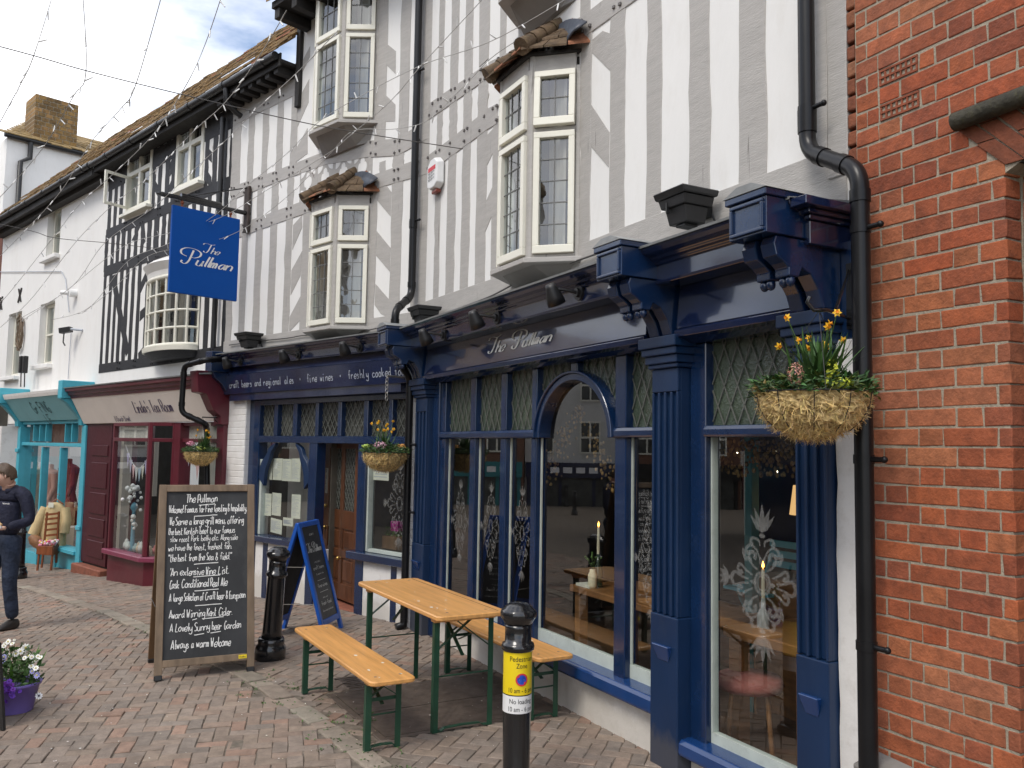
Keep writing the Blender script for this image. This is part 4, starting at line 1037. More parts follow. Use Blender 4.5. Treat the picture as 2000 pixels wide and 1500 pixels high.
# ------------------------------------------------------------------ left hand shopfront (wall 2)
def shop2():
    P = [(-.02, 2.60), (.20, 2.60), (.205, 2.615), (.205, 2.685), (.22, 2.69), (.225, 2.70), (.25, 2.708), (.255, 2.72), (.29, 2.73), (.30, 2.745), (.305, 2.762), (-.02, 2.785)]
    m = MB(); m.profile(F2, P, -.08, 3.42); m.build('cornice', BLUED, PUB, bevel=.003)
    m = MB(); m.profile(F2, [(-.02, 2.787), (.31, 2.764), (.315, 2.756), (.318, 2.768), (-.02, 2.80)], -.05, 3.44); m.build('lead_capping', LEAD, PUB)
    m = MB(); m.profile(F2, [(-.03, 2.515), (.16, 2.515), (.12, 2.5995), (-.03, 2.5995)], -.16, F2.u(427, 740, .15)-.02); m.build('frieze', BLUED, PUB)
    m = MB(); m.profile(F2, [(-.1, 2.28), (.14, 2.28), (.165, 2.512), (-.1, 2.512)], -.16, F2.u(427, 765, .15)); fa = m.build('fascia', BLUED, PUB, bevel=.003)
    m = MB()
    a = F2.u(447, 752, .16); b = F2.u(796, 724, .16); zb = F2.z(447, 753, .16)
    def plc(x, y): return F2.pt(a-x, 2.355+y, .14+(2.355+y-2.28)*.1075+.004)
    txt = 'craft beers and regional ales  *  fine wines  *  freshly cooked food'
    write(m, txt, plc, .085, a-b, pen=.8, mono=6.0); m.build('lettering', LETTERD, fa)
    # end bracket
    c = bpy.data.objects.new('console_bracket', None); COL.objects.link(c); c.location = F2.pt(3.45, 2.6, .1); attach(c, PUB)
    m = MB(); m.box(F2, 3.38, 3.55, 2.55, 2.80, 0, .36); m.profile(F2, [(0, 2.55), (.33, 2.55), (.30, 2.48), (.2, 2.40), (.12, 2.28), (0, 2.28)], 3.40, 3.53); m.build('block', BLUE, c, bevel=.006)
    # soffit and back
    m = MB(); m.box(F2, .0, 3.36, 2.20, 2.279, -.5, .12); m.build('soffit', BLUED, PUB)
    # piers
    m = MB(); m.box(F2, F2.u(485, 900), F2.u(432, 900), -.6, 2.28, -.3, .06); m.build('left_pier', WBRICK, PUB, bevel=.01)
    m = MB(); m.box(F2, -.30, F2.u(800, 1000)+.015, -.4, 2.28, -.3, .05); m.box(F1, 2.785, 2.9, -.3, 2.3, -.3, .02); m.build('right_pier', WBRICK, PUB, bevel=.01)
    W = bpy.data.objects.new('shop_window', None); COL.objects.link(W); W.location = F2.pt(2.2, .6, 0); attach(W, PUB); W['label'] = 'menu window left of the pub door'
    W3 = bpy.data.objects.new('shop_window', None); COL.objects.link(W3); W3.location = F2.pt(.4, .6, 0); attach(W3, PUB); W3['label'] = 'small window right of the pub door'
    U = lambda x: F2.u(x, 900, -.02)
    zt0, zt1, zl0, zl1, zsl = 1.70, 1.775, 1.80, 2.14, F2.z(530, 1048)
    zsr = .62
    m = MB(); m.box(F2, U(507), U(482), -.5, 2.20, -.12, .0); m.box(F2, U(621), U(606), -.5, zt0, -.12, .0); m.box(F2, U(531), U(522), -.5, zsl-.01, -.12, -.004); m.build('post', BLUE, W, bevel=.005)
    m = MB(); m.box(F2, U(717), U(702), -.4, zt0, -.12, .0); m.box(F2, U(782), U(771), -.4, zsr-.06, -.12, -.004); m.box(F2, .0, U(799), .0, 2.2, -.12, -.003); m.build('post', BLUE, W3, bevel=.005)
    m = MB(); m.box(F2, .0, U(507), zt0, zt1, -.12, .004); m.box(F2, .0, U(507), zl1, 2.2, -.12, .003)
    for x0, x1 in ((535, 542), (572, 580), (616, 622), (660, 667), (711, 719), (760, 767)): m.box(F2, U(x1), U(x0), zt1, zl1, -.12, .001)
    m.build('transom', BLUE, W, bevel=.004)
    xs = [507, 542, 580, 622, 667, 719, 767, 799]; xe = [535, 572, 616, 660, 711, 760, 799]
    for x0, x1 in zip(xs, xe):
        a_, b_ = U(x0), U(x1); m = MB(); m.quad(F2.pt(b_, zt1, -.06), F2.pt(a_, zt1, -.06), F2.pt(a_, zl1, -.06), F2.pt(b_, zl1, -.06)); m.build('leaded_light', LEADED2, W)
        m = MB(); CAMES(m, F2, b_, a_, zt1, zl1, -.052, .085, .13); m.build('diamond_came', CAMED, W)
    # curved braces in the menu window
    for s, x0, x1 in ((1, 507, 537), (-1, 606, 577)):
        a_, b_ = U(x0), U(x1); q = [(0, -.42), (.12, -.25), (.45, -.14), (.62, -.06), (1, 0)]; q = smooth_pts([Vector((u, z, 0)) for u, z in q], 5); pl = [(a_+(b_-a_)*p.x, zt0+p.y) for p in q]
        pl2 = [(a_+(b_-a_)*(p.x*1.0+.34*(1-p.x)), zt0+p.y-.03*p.x-.09*(1-p.x)) for p in q]
        m = MB(); n = len(pl); 
        for i in range(n-1): m.prism(F2, [pl[i], pl[i+1], pl2[i+1], pl2[i]], -.06, -.012)
        m.build('curved_brace', BLUEW, W, weld=True, bevel=.003)
    m = MB(); m.quad(F2.pt(U(606), zsl, -.07), F2.pt(U(507), zsl, -.07), F2.pt(U(507), zt0, -.07), F2.pt(U(606), zt0, -.07)); m.build('pane', GLASSS, W)
    m = MB(); m.quad(F2.pt(U(799), zsr, -.07), F2.pt(U(717), zsr, -.07), F2.pt(U(717), zt0, -.07), F2.pt(U(799), zt0, -.07)); m.build('pane', GLASSS, W3)
    m = MB(); m.box(F2, U(511), U(507)-.001, zsl, zt0-.2, -.09, -.03); m.build('glazing_bead', MATS['pale_glazing_bead'], W); m = MB(); m.box(F2, U(720), U(717)-.001, zsr, zt0, -.09, -.03); m.box(F2, U(799), U(721), zsr, zsr+.03, -.09, -.03); m.build('glazing_bead', MATS['pale_glazing_bead'], W3)
    m = MB(); m.profile(F2, [(-.1, zsl-.075), (.04, zsl-.075), (.045, zsl-.01), (-.1, zsl)], U(606)-.001, U(482)); m.build('sill', BLUE, W, bevel=.004)
    m = MB(); m.profile(F2, [(-.1, zsr-.085), (.05, zsr-.085), (.055, zsr-.01), (-.1, zsr)], -.02, U(692)); m.build('sill', BLUE, W3, bevel=.004)
    m = MB(); m.box(F2, U(621), U(482), -.6, zsl-.076, -.2, -.012); m.box(F2, .0, U(702), -.4, zsr-.086, -.2, -.012); m.build('stallriser', WHITE2, PUB, bevel=.006)
    # recessed entrance and door
    ur, ul = U(702), U(621)
    m = MB(); m.box(F2, ul, ul+.02, -.4, 2.2, -1.2, -.2); m.box(F2, ur-.02, ur, -.4, 2.2, -1.2, -.2); m.box(F2, ur, ul, 1.78, 2.2, -1.2, -.12); m.build('porch_lining', paint('porch_lining', (.10, .085, .065), .7, .3, 5, .2, 30), PUB)
    m = MB(); m.box(F2, ur+.005, ul-.005, -.2, .0, -1.2, -.04); m.build('doorstep', paint('red_tile_step', (.25, .085, .05), .7, .25, 12, .4, 50, dirt=.4, dirtc=(.12, .07, .05)), PUB, bevel=.012, seg=2)
    D = bpy.data.objects.new('door', None); COL.objects.link(D); D.location = F2.pt(1.1, 0, -.2); attach(D, PUB); D['label'] = 'panelled oak pub door with leaded glass, standing ajar'
    h = F2.pt(F2.u(704, 950, -.16), 0, -.16)
    q_ = F2.pt(F2.u(637, 950, -.34), 0, -.34); e = Fr(h, q_-h); ln = (q_-h).length
    z0, z1 = .03, 1.765
    m = MB(); st = .10
    m.box(e, 0, st, z0, z1, -.022, .022); m.box(e, ln-st-.03, ln, z0, z1, -.022, .022); m.box(e, ln*.42, ln*.42+st*.8, z0, z1, -.0215, .0215)
    for za, zb2 in ((z0, .2), (.47, .56), (.78, .98), (z1-.12, z1)): m.box(e, st, ln-st, za, zb2, -.021, .021)
    m.box(e, st, ln-st, z0, .8, -.01, .008); m.build('leaf', DOORW, D, bevel=.006, seg=2)
    for a_, b_ in ((st+.02, ln*.42-.02), (ln*.42+st*.8+.02, ln-st-.05)):
        for za, zb2 in ((.23, .45), (.58, .76)): m = MB(); m.box(e, a_, b_, za, zb2, -.012, .016); m.build('raised_panel', DOORW, D, bevel=.012, seg=2)
    m = MB(); m.box(e, st, ln-st, .98, z1-.12, -.003, .003); m.build('leaded_glass', LEADED2, D)
    m = MB(); CAMES(m, e, st, ln*.42, .98, z1-.12, .006, .07, .10); CAMES(m, e, ln*.42+st*.8, ln-st-.03, .98, z1-.12, .006, .07, .10); m.build('diamond_came', CAMED, D)
    m = MB(); x = ln-.07; m.tube([e.pt(x, 1.0, .022), e.pt(x, 1.0, .07), e.pt(x, .98, .08), e.pt(x, .78, .08), e.pt(x, .76, .07), e.pt(x, .76, .022)], .010, 8); m.ball(e.pt(x, 1.0, .03), .022); m.ball(e.pt(x, .76, .03), .022); m.build('handle', BRASS, D)
    m = MB(); m.box(e, ln-.105, ln-.035, 1.14, 1.42, .022, .027); pl = m.build('push_plate', STEEL, D)
    m = MB()
    for k, ch in enumerate('PULL'): write(m, ch, lambda x_, y_: e.pt(ln-.07+.016-x_, 1.365-.06*k+y_, .0285), .04, .026, pen=1.5)
    m.build('pull_lettering', SBLACK, D)
    m = MB(); m.ball(e.pt(ln*.5, .46, .03), .022); m.build('door_knob', BRASS, D)
    # notice in the right window and the ornament
    ORN((U(752)+U(799))/2, 1.12, .26, .42, W3, F2, -.066)
    return U, zsl, zsr, zt0
U2, ZSL, ZSR, ZT2 = shop2()

# menus fixed inside the window
def menus():
    rnd = random.Random(9)
    spots = [(516, 895, 532, 936, 'leftmost menu of the upper row'), (535, 895, 551, 937, 'second menu of the upper row'), (553, 896, 569, 939, 'third menu of the upper row'), (571, 895, 587, 940, 'rightmost menu of the upper row'),
             (514, 963, 530, 1006, 'left menu of the lower row'), (533, 962, 549, 1006, 'middle menu of the lower row'), (571, 965, 587, 1012, 'right menu of the lower row'), (530, 1012, 551, 1040, 'tilted menu resting at the sill'), (554, 1010, 573, 1026, 'small lilac-white card by the sill')]
    for i, (x0, y0, x1, y1, d) in enumerate(spots):
        a = F2.uv(x0, y0, -.09); b = F2.uv(x1, y1, -.09); m = MB(); u0, u1 = b[0], a[0]; z1, z0 = a[1], F2.uv(x0, y1, -.09)[1]
        tl = rnd.uniform(-.02, .02) if i != 7 else .06
        P = lambda u, z, o: F2.pt(u, z+(u-(u0+u1)/2)*tl, o)
        m.hexa([P(u0, z0, -.085), P(u1, z0, -.085), P(u1, z0, -.084), P(u0, z0, -.084), P(u0, z1, -.085), P(u1, z1, -.085), P(u1, z1, -.084), P(u0, z1, -.084)])
        n = 15; mm = u1-.012
        for k in range(n):
            z = z1-.03-(z1-z0-.05)*k/n; w_ = (u1-u0-.03)*rnd.uniform(.35, 1)
            m.hexa([P(mm-w_, z, -.0838), P(mm, z, -.0838), P(mm, z, -.0834), P(mm-w_, z, -.0834), P(mm-w_, z+.004, -.0838), P(mm, z+.004, -.0838), P(mm, z+.004, -.0834), P(mm-w_, z+.004, -.0834)], 1)
        o = m.build('menu_sheet', [PAPER, LETTERD]); tag(o, d+' in the window left of the pub door', 'menu', 'menus in the pub window')
    a = F2.uv(728, 914, -.09); b = F2.uv(760, 939, -.09); m = MB(); m.box(F2, b[0], a[0], b[1], a[1], -.086, -.083)
    for k in range(5): m.box(F2, b[0]+.03, a[0]-.03-.02*(k % 2), b[1]+.03+k*.028, b[1]+.038+k*.028, -.083, -.0826, 1)
    tag(m.build('notice', [PAPER, LETTERD]), 'cream notice in the window behind the middle hanging basket', 'notice')
menus()
# ------------------------------------------------------------------ inside the pub, seen through the glass
def interior():
    t = thing('pub_room', F1.pt(.5, 0, -2), 'dim bar room behind the pub windows', 'room')
    t['kind'] = 'structure'
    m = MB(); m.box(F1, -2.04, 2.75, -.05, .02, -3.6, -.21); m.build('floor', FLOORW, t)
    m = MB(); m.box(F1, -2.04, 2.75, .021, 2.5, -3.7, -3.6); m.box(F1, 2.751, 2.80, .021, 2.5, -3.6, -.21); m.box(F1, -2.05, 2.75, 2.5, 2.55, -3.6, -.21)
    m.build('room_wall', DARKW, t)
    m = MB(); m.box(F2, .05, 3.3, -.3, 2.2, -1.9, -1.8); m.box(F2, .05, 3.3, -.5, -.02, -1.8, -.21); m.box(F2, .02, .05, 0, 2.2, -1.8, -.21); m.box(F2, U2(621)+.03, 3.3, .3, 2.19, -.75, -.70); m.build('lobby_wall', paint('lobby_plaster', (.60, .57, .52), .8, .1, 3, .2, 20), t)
    # teal post and beam
    m = MB(); a = F1.uv(1462, 900, -1.0)[0]; m.box(F1, a-.035, a+.035, .02, 2.5, -1.06, -.99); m.build('teal_post', TEALD, t, bevel=.005)
    return t
interior()
def candle_bottle(px, py0, py1, pyf, off, green, label):
    a = F1.uv(px, py0, off); b = F1.uv(px, py1, off); f = F1.uv(px, pyf, off); H = b[1]-a[1]
    t = thing('candle_bottle', F1.pt(a[0], a[1], off), label, 'candle', 'candles in bottles inside the pub')
    m = MB(); B = F1.pt(a[0], a[1], off); m.lathe([(.0, 0), (.034, 0), (.036, .01), (.036, H*.5), (.03, H*.6), (.014, H*.72), (.012, H), (.0, H)], B, 14); m.build('bottle', paint('bottle_glass', (.02, .04, .02) if green else (.5, .52, .5), .08, .1, 4, 0, spec=.8) if green else MATS.get('pale_bottle') or paint('pale_bottle', (.45, .47, .45), .1, .1, 4, 0, spec=.8), t)
    m = MB(); h = (f[1]-b[1])*.86; m.lathe([(.011, 0), (.011, h*.5), (.009, h), (.002, h+.004)], B+Vector((0, 0, H)), 10); m.build('candle', CANDLE, t)
    m = MB(); m.lathe([(.001, 0), (.007, .009), (.0075, .016), (.004, .03), (.0, .042)], B+Vector((0, 0, H+h+.006)), 10); m.build('flame', FLAME, t)
def indoor():
    zt = F1.uv(1112, 1141, -.5)[1]; ua = F1.uv(1112, 1141, -.5)[0]
    t = thing('pub_table', F1.pt(ua-.5, 0.02, -.7), 'long oak table inside the wide window with a jar and a lit candle on it', 'table')
    m = MB(); m.box(F1, ua-1.5, ua, zt-.05, zt, -1.1, -.5); m.build('tabletop', TABLEW, t, bevel=.006)
    for u in (ua-.08, ua-1.42):
        for o in (-.56, -1.04): m = MB(); m.box(F1, u-.035, u+.035, .02, zt-.051, o-.035, o+.035); m.build('leg', TABLEW, t)
    candle_bottle(1168, 1146, 1082, 1022, -.62, True, 'green bottle with a tall lit candle on the table in the wide window')
    v = F1.uv(1157, 1144, -.56); t = thing('flower_jar', F1.pt(v[0], v[1], -.56), 'cream jar with small white flowers beside the candle bottle', 'jar')
    m = MB(); m.lathe([(0, 0), (.03, 0), (.034, .02), (.034, .10), (.022, .125), (.022, .14), (0, .14)], F1.pt(v[0], zt, -.56), 14); m.build('jar', CANDLE, t)
    m = MB(); rnd = random.Random(3); b = F1.pt(v[0], zt+.14, -.56)
    for _ in range(14):
        e = b+Vector((rnd.gauss(0, .03), rnd.gauss(0, .03), rnd.uniform(.04, .12))); m.tube([b, e], .0015, 4, 0, False, col=(1, 1, 1)); m.ball(e, rnd.uniform(.006, .01), 0, 6, 4, col=(1.4, 1.3, 1.0))
    m.build('flowers', LEAFM, t)
    m = MB(); w = F1.uv(1140, 1143, -.54); m.box(F1, w[0]-.1, w[0]+.08, zt+.001, zt+.02, -.64, -.52); tag(m.build('paper_pile', PAPER), 'small pile of papers on the table in the wide window', 'papers')
    # table of the right bay
    p0 = F1.uv(1411, 1222, -.40); zt = p0[1]
    t = thing('pub_table', F1.pt(p0[0]-.4, .02, -.7), 'oak table inside the narrow window nearest the brick building', 'table')
    m = MB(); m.box(F1, p0[0]-.62, p0[0], zt-.055, zt, -1.2, -.40); m.build('tabletop', TABLEW, t, bevel=.006)
    for u in (p0[0]-.06, p0[0]-.56):
        for o in (-.47, -1.12): m = MB(); m.box(F1, u-.04, u+.04, .02, zt-.056, o-.04, o+.04); m.build('leg', TABLEW, t)
    candle_bottle(1491, 1240, 1168, 1103, -.58, False, 'pale bottle with a lit candle on the table behind the etched window')
    s = F1.uv(1440, 1330, -.36)
    t = thing('stool', F1.pt(s[0], .02, -.45), 'round stool with faded pink cushion under the table in the narrow window', 'stool')
    m = MB(); c = F1.pt(s[0], s[1], -.45); m.lathe([(0, -.05), (.17, -.05), (.185, -.02), (.17, .02), (.0, .03)], c, 20); m.build('cushion', paint('pink_cushion', (.36, .12, .10), .9, .15, 20, .4, 60), t)
    for q in range(4): a = q*1.57+.5; m = MB(); m.tube([c+Vector((.13*math.cos(a), .13*math.sin(a), -.05)), Vector((c.x+.17*math.cos(a), c.y+.17*math.sin(a), .02))], .014, 8); m.build('leg', TABLEW, t)
    # teal folding chair
    q = F1.uv(1545, 1075, -1.5); t = thing('folding_chair', F1.pt(q[0], .02, -1.5), 'turquoise slatted folding chair deep inside behind the narrow window', 'chair')
    m = MB(); zb = q[1]
    for k in range(3): m.box(F1, q[0]-.22, q[0]+.2, zb-.13+k*.07, zb-.085+k*.07, -1.52, -1.50)
    m.build('backrest', TEAL, t)
    m = MB()
    for k in range(5): m.box(F1, q[0]-.22, q[0]+.2, zb-.26, zb-.24, -1.45+k*.08, -1.39+k*.08)
    m.build('seat', TEAL, t)
    for u in (-.2, .18):
        m = MB(); m.beam(F1.pt(q[0]+u, .02, -1.15), F1.pt(q[0]+u, zb+.05, -1.53), .02, .02); m.build('leg', TEAL, t)
        m = MB(); m.beam(F1.pt(q[0]+u*.9, .02, -1.55), F1.pt(q[0]+u*.9, zb-.25, -1.15), .02, .02); m.build('leg', TEAL, t)
    # glowing lamp
    l = F1.uv(1566, 978, -1.3); t = thing('table_lamp', F1.pt(l[0]-.02, l[1]-.45, -1.3), 'lit lamp with an amber shade inside behind the narrow window', 'lamp')
    m = MB(); m.lathe([(.10, -.09), (.075, .10), (.0, .10)], F1.pt(l[0]-.03, l[1], -1.3), 18); m.build('lamp_shade', LAMPG, t)
    m = MB(); m.lathe([(.0, -.5), (.07, -.5), (.06, -.47), (.012, -.45), (.012, -.095), (0, -.095)], F1.pt(l[0]-.03, l[1], -1.3), 12); m.build('base', DARK, t)
    m = MB(); m.box(F1, l[0]-.30, l[0]+.3, l[1]-.55, l[1]-.502, -1.6, -1.1); m.box(F1, l[0]-.3, l[0]+.3, .02, l[1]-.551, -1.6, -1.12); tag(m.build('sideboard', TABLEW), 'dark sideboard under the lit amber lamp', 'sideboard')
    # dried hops hung inside the window heads
    rnd = random.Random(12)
    for (x0, x1, y0, y1, lb, sh) in ((1395, 1572, 862, 930, 'garland of dried hops hanging inside the narrow window', 0), (1060, 1200, 800, 960, 'garland of dried hops framing the round-headed pane inside', 1)):
        m = MB()
        for _ in range(230):
            f = rnd.random(); x = x0+(x1-x0)*f
            y = y0+(y1-y0)*(rnd.random()**1.6) if not sh else y0+(y1-y0)*abs(2*f-1)**.8*rnd.uniform(.7, 1.15)-10
            p = F1.uv(x, y, -.28); c = F1.pt(p[0], p[1], -.28+rnd.gauss(0, .04)); r = rnd.uniform(.005, .011); k = rnd.uniform(.10, .36)
            m.ball(c, r, 0, 6, 5, (k*1.1, k*.85, k*.5), (1, 1, 1.4))
        tag(m.build('hop_garland', MOSS), lb, 'garland')
    m = MB()
    for x, y in ((1517, 881), (1546, 880), (1506, 901), (1564, 902), (1518, 921), (1440, 884)):
        p = F1.uv(x, y, -.34); m.ball(F1.pt(p[0], p[1], -.34), .004, 0, 6, 4)
    tag(m.build('fairy_lights', FAIRY), 'tiny lit fairy lights among the dried hops in the narrow window', 'lights', kind='stuff')
    # things in the small right hand window of the lobby
    m = MB(); a = F2.uv(746, 1050, -.25); b = F2.uv(778, 1075, -.25); m.box(F2, b[0]+.03, a[0], b[1], a[1]+.02, -.42, -.25); c = tag(m.build('wooden_crate', FRAMED), 'dark wooden crate of plants in the small window right of the door', 'crate')
    m = MB()
    for _ in range(160):
        p = F2.pt(rnd.uniform(b[0]+.04, a[0]), a[1]+.02+abs(rnd.gauss(0, .05)), rnd.uniform(-.40, -.27)); d = Vector((rnd.gauss(0, 1), rnd.gauss(0, 1), rnd.gauss(0, 1))).normalized()*.016; e = d.cross(Vector((rnd.random(), .3, .5))).normalized()*.007; k = rnd.uniform(.6, 2.0)
        m.add([p-d, p+e, p+d, p-e], [(0, 1, 2, 3)], 0, (k, k, k*.8))
    tag(m.build('window_plant', LEAFM), 'leafy plant in the dark crate in the small window', 'plant')
    m = MB(); a = F2.uv(763, 1018, -.3); b = F2.uv(777, 1038, -.3); m.box(F2, b[0], a[0], b[1], a[1], -.36, -.30); tag(m.build('purple_box', paint('purple_card', (.28, .02, .16), .6, .1)), 'small purple box in the small window right of the door', 'box')
indoor()

# ------------------------------------------------------------------ rainwater pipes
def pipe(name, pts, r, label, brackets, collars=(), shoe=None):
    t = thing(name, pts[-1], label, 'drainpipe')
    q = [pts[0]]
    for i in range(1, len(pts)-1):     # rounded elbows
        a, b, c = Vector(pts[i-1]), Vector(pts[i]), Vector(pts[i+1]); d0 = (a-b); d1 = (c-b); e = min(r*2.2, d0.length*.45, d1.length*.45)
        p0, p1 = b+d0.normalized()*e, b+d1.normalized()*e
        for k in range(7): s = k/6; q.append(p0*(1-s)**2+b*2*s*(1-s)+p1*s*s)
    q.append(Vector(pts[-1])); m = MB(); m.tube(q, r, 16); m.build('pipe', PIPE, t)
    for i in range(1, len(pts)-1):
        for o in (pts[i-1], pts[i+1]):
            d = (Vector(o)-Vector(pts[i])).normalized(); c = Vector(pts[i])+d*r*2.3; m = MB(); m.tube([c-d*.0, c+d*.05], r*1.13, 16); m.build('collar', PIPE, t)
    for c, d in collars: m = MB(); m.tube([c, c+d*.07], r*1.14, 16); m.build('collar', PIPE, t)
    for c, dirv in brackets:
        m = MB(); m.tube([c-Vector((0, 0, .018)), c+Vector((0, 0, .018))], r*1.1, 16); m.tube([c+dirv*r, c+dirv*(r+.055)], .011, 8); m.ball(c+dirv*(r+.058), .014); m.build('bracket', PIPE, t)
    if shoe is not None: m = MB(); m.tube(shoe, r*1.05, 14); m.build('shoe', PIPE, t)
    return t
def pipes():
    Z = Vector((0, 0, -1)); o1 = .09
    a = F1.uv(1577, 296, o1); b = F1.uv(1690, 328, .15); ub = F1.u(1689, 1000, .15)
    P = [F1.pt(a[0], 7.0, o1), F1.pt(a[0], a[1], o1), F1.pt(ub, b[1], .15), F1.pt(ub, -.1, .15)]
    br = []
    for x, y, o, u in ((1577, 215, o1, a[0]), (1690, 445, .15, ub), (1690, 897, .15, ub), (1690, 1260, .15, ub)): br.append((F1.pt(u, F1.z(x, y, o), o), -F1.d))
    pipe('drainpipe', P, .037, 'stout black drainpipe between the navy shopfront and the red brick wall', br, [(F1.pt(a[0], F1.z(1577, 215, o1), o1), Z)])
    o = .07; u0 = F2.u(812, 250, o); z1 = F2.z(803, 578, o); u1 = F2.u(772, 610, .36); z2 = F2.z(772, 606, .36); z3 = F2.z(772, 690, .36); u3 = F2.u(797, 900, .11); z4 = F2.z(798, 738, .11)
    P = [F2.pt(u0, 7.0, o), F2.pt(u0, z1, o), F2.pt(u1, z2, .36), F2.pt(u1, z3, .36), F2.pt(u3, z4, .11), F2.pt(u3, .06, .11)]
    br = [(F2.pt(u0, F2.z(815, y, o), o), -F2.d) for y in (140, 430)]+[(F2.pt(u3, F2.z(797, y, .11), .11), -F2.d) for y in (868, 1000)]
    e = F2.pt(u3, .10, .11)
    pipe('drainpipe', P, .036, 'slender black drainpipe running down the middle of the pub front past the cornice', br, [(F2.pt(u0, F2.z(815, 430, o), o), Z)], [e, e+Vector((0, 0, -.06)), e+F2.n*.07+F2.d*.03+Vector((0, 0, -.085))])
    Q = lambda x, y, o: F2.pt(*F2.uv(x, y, o), o)
    P = [Q(452, 700, .12), Q(402, 703, .50), Q(360, 714, .58), Q(354, 806, .58), Q(402, 828, .34), Q(404, 842, .16), Q(406, 1120, .16)]
    pipe('drainpipe', P, .034, 'cranked black drainpipe bending round the tea room fascia behind the far basket', [])
    m = MB(); rnd = random.Random(8)
    for F, pts in ((F1, [(905, 600), (960, 576), (1020, 548), (1080, 524), (1150, 503), (1215, 478)]), (F2, [(448, 672), (500, 668), (560, 660), (600, 655), (640, 662), (690, 652), (745, 640)])):
        q = [F.pt(*F.uv(x, y+rnd.uniform(-2, 2), .03), .03) for x, y in pts]; m = MB(); m.tube(smooth_pts(q, 6), .007, 5); tag(m.build('wall_cable', WIRED), 'loose dark cable along the wall just above the '+('lettered right' if F is F1 else 'left')+' shopfront cornice', 'cable')
pipes()

# ------------------------------------------------------------------ lamps, floodlights, alarm box
def swan(F, px, py, o, label, i):
    u, z = F.uv(px, py, o); t = thing('swan_neck_lamp', F.pt(u, z, o), label, 'sign lamp', 'sign lamps along the cornice')
    m = MB(); m.tube([F.pt(u, z, o-.06), F.pt(u, z, o+.012)], .048, 16); m.tube([F.pt(u, z, o+.012), F.pt(u, z, o+.03)], .028, 14); m.build('back_plate', BLACKM, t)
    d = F.d*.05; e = F.pt(u, z, o)+F.n*.17+d+Vector((0, 0, .015)); m = MB(); m.tube([F.pt(u, z, o+.02), F.pt(u, z, o)+F.n*.10+d*.4+Vector((0, 0, .012)), e], [.011, .009, .009], 8); m.build('arm', BLACKM, t)
    m = MB(); ax = (-F.n*.55+Vector((0, 0, -1))+F.d*.15).normalized(); m.lathe([(.0, -.03), (.028, -.03), (.034, -.01), (.052, .05), (.058, .10), (.053, .10), (.04, .04), (.0, .02)], e, 18, axis=ax); m.build('lamp_shade', BLACKM, t)
LL = ['nearest the middle bracket', 'just right of the lettering', 'nearest the drainpipe']
for i, (x, y) in enumerate(((1132, 572), (972, 621), (868, 655))): swan(F1, x, y, .245, 'black sign lamp on the cornice of the right shopfront, '+LL[i], i)
LL = ['nearest the drainpipe', 'in the middle of its three', 'nearest the hanging sign end']
for i, (x, y) in enumerate(((703, 679), (583, 694), (470, 707))): swan(F2, x, y, .21, 'black sign lamp above the beers and wines lettering, '+LL[i], i)
def flood(F, px, py, s, label):
    u, z = F.uv(px, py, .16); t = thing('floodlight', F.pt(u, z, 0), label, 'floodlight', 'black floodlights on the pub wall')
    w_ = .15*s; m = MB(); P = F.pt
    m.hexa([P(u-w_, z+.02, .05), P(u+w_, z+.02, .05), P(u+w_, z+.02, .27), P(u-w_, z+.02, .27), P(u-w_*1.02, z+.055, .04), P(u+w_*1.02, z+.055, .04), P(u+w_*1.02, z+.055, .285), P(u-w_*1.02, z+.055, .285)])
    m.build('glass_hood', BLACKM, t, bevel=.006)
    m = MB(); m.hexa([P(u-w_*.58, z-.115, .09), P(u+w_*.58, z-.115, .09), P(u+w_*.58, z-.115, .215), P(u-w_*.58, z-.115, .215), P(u-w_*.66, z-.03, .08), P(u+w_*.66, z-.03, .08), P(u+w_*.66, z-.03, .235), P(u-w_*.66, z-.03, .235)]); m.hexa([P(u-w_*.78, z-.0295, .065), P(u+w_*.78, z-.0295, .065), P(u+w_*.78, z-.0295, .25), P(u-w_*.78, z-.0295, .25), P(u-w_*.88, z+.018, .06), P(u+w_*.88, z+.018, .06), P(u+w_*.88, z+.018, .26), P(u-w_*.88, z+.018, .26)])
    m.box(F, u-w_*.3, u+w_*.3, z-.13, z-.1155, .11, .2); m.box(F, u+w_*.3, u+w_*.36, z-.06, z+.0, .236, .262); m.build('housing', BLACKM, t, bevel=.004)
    m = MB(); m.box(F, u-.03, u+.03, z-.06, z+.0, -.0, .06); m.tube([P(u-.05, z-.05, .03), P(u-.08, z-.12, .02), P(u-.03, z-.15, .02)], .006, 6); m.build('wall_bracket', BLACKM, t)
flood(F1, 1340, 397, .82, 'large black floodlight above the fascia at the right, below plain plaster panels')
flood(F1, 829, 612, .85, 'small black floodlight beside the middle drainpipe')
flood(F2, 486, 660, .95, 'small black floodlight above the far end of the left shopfront')
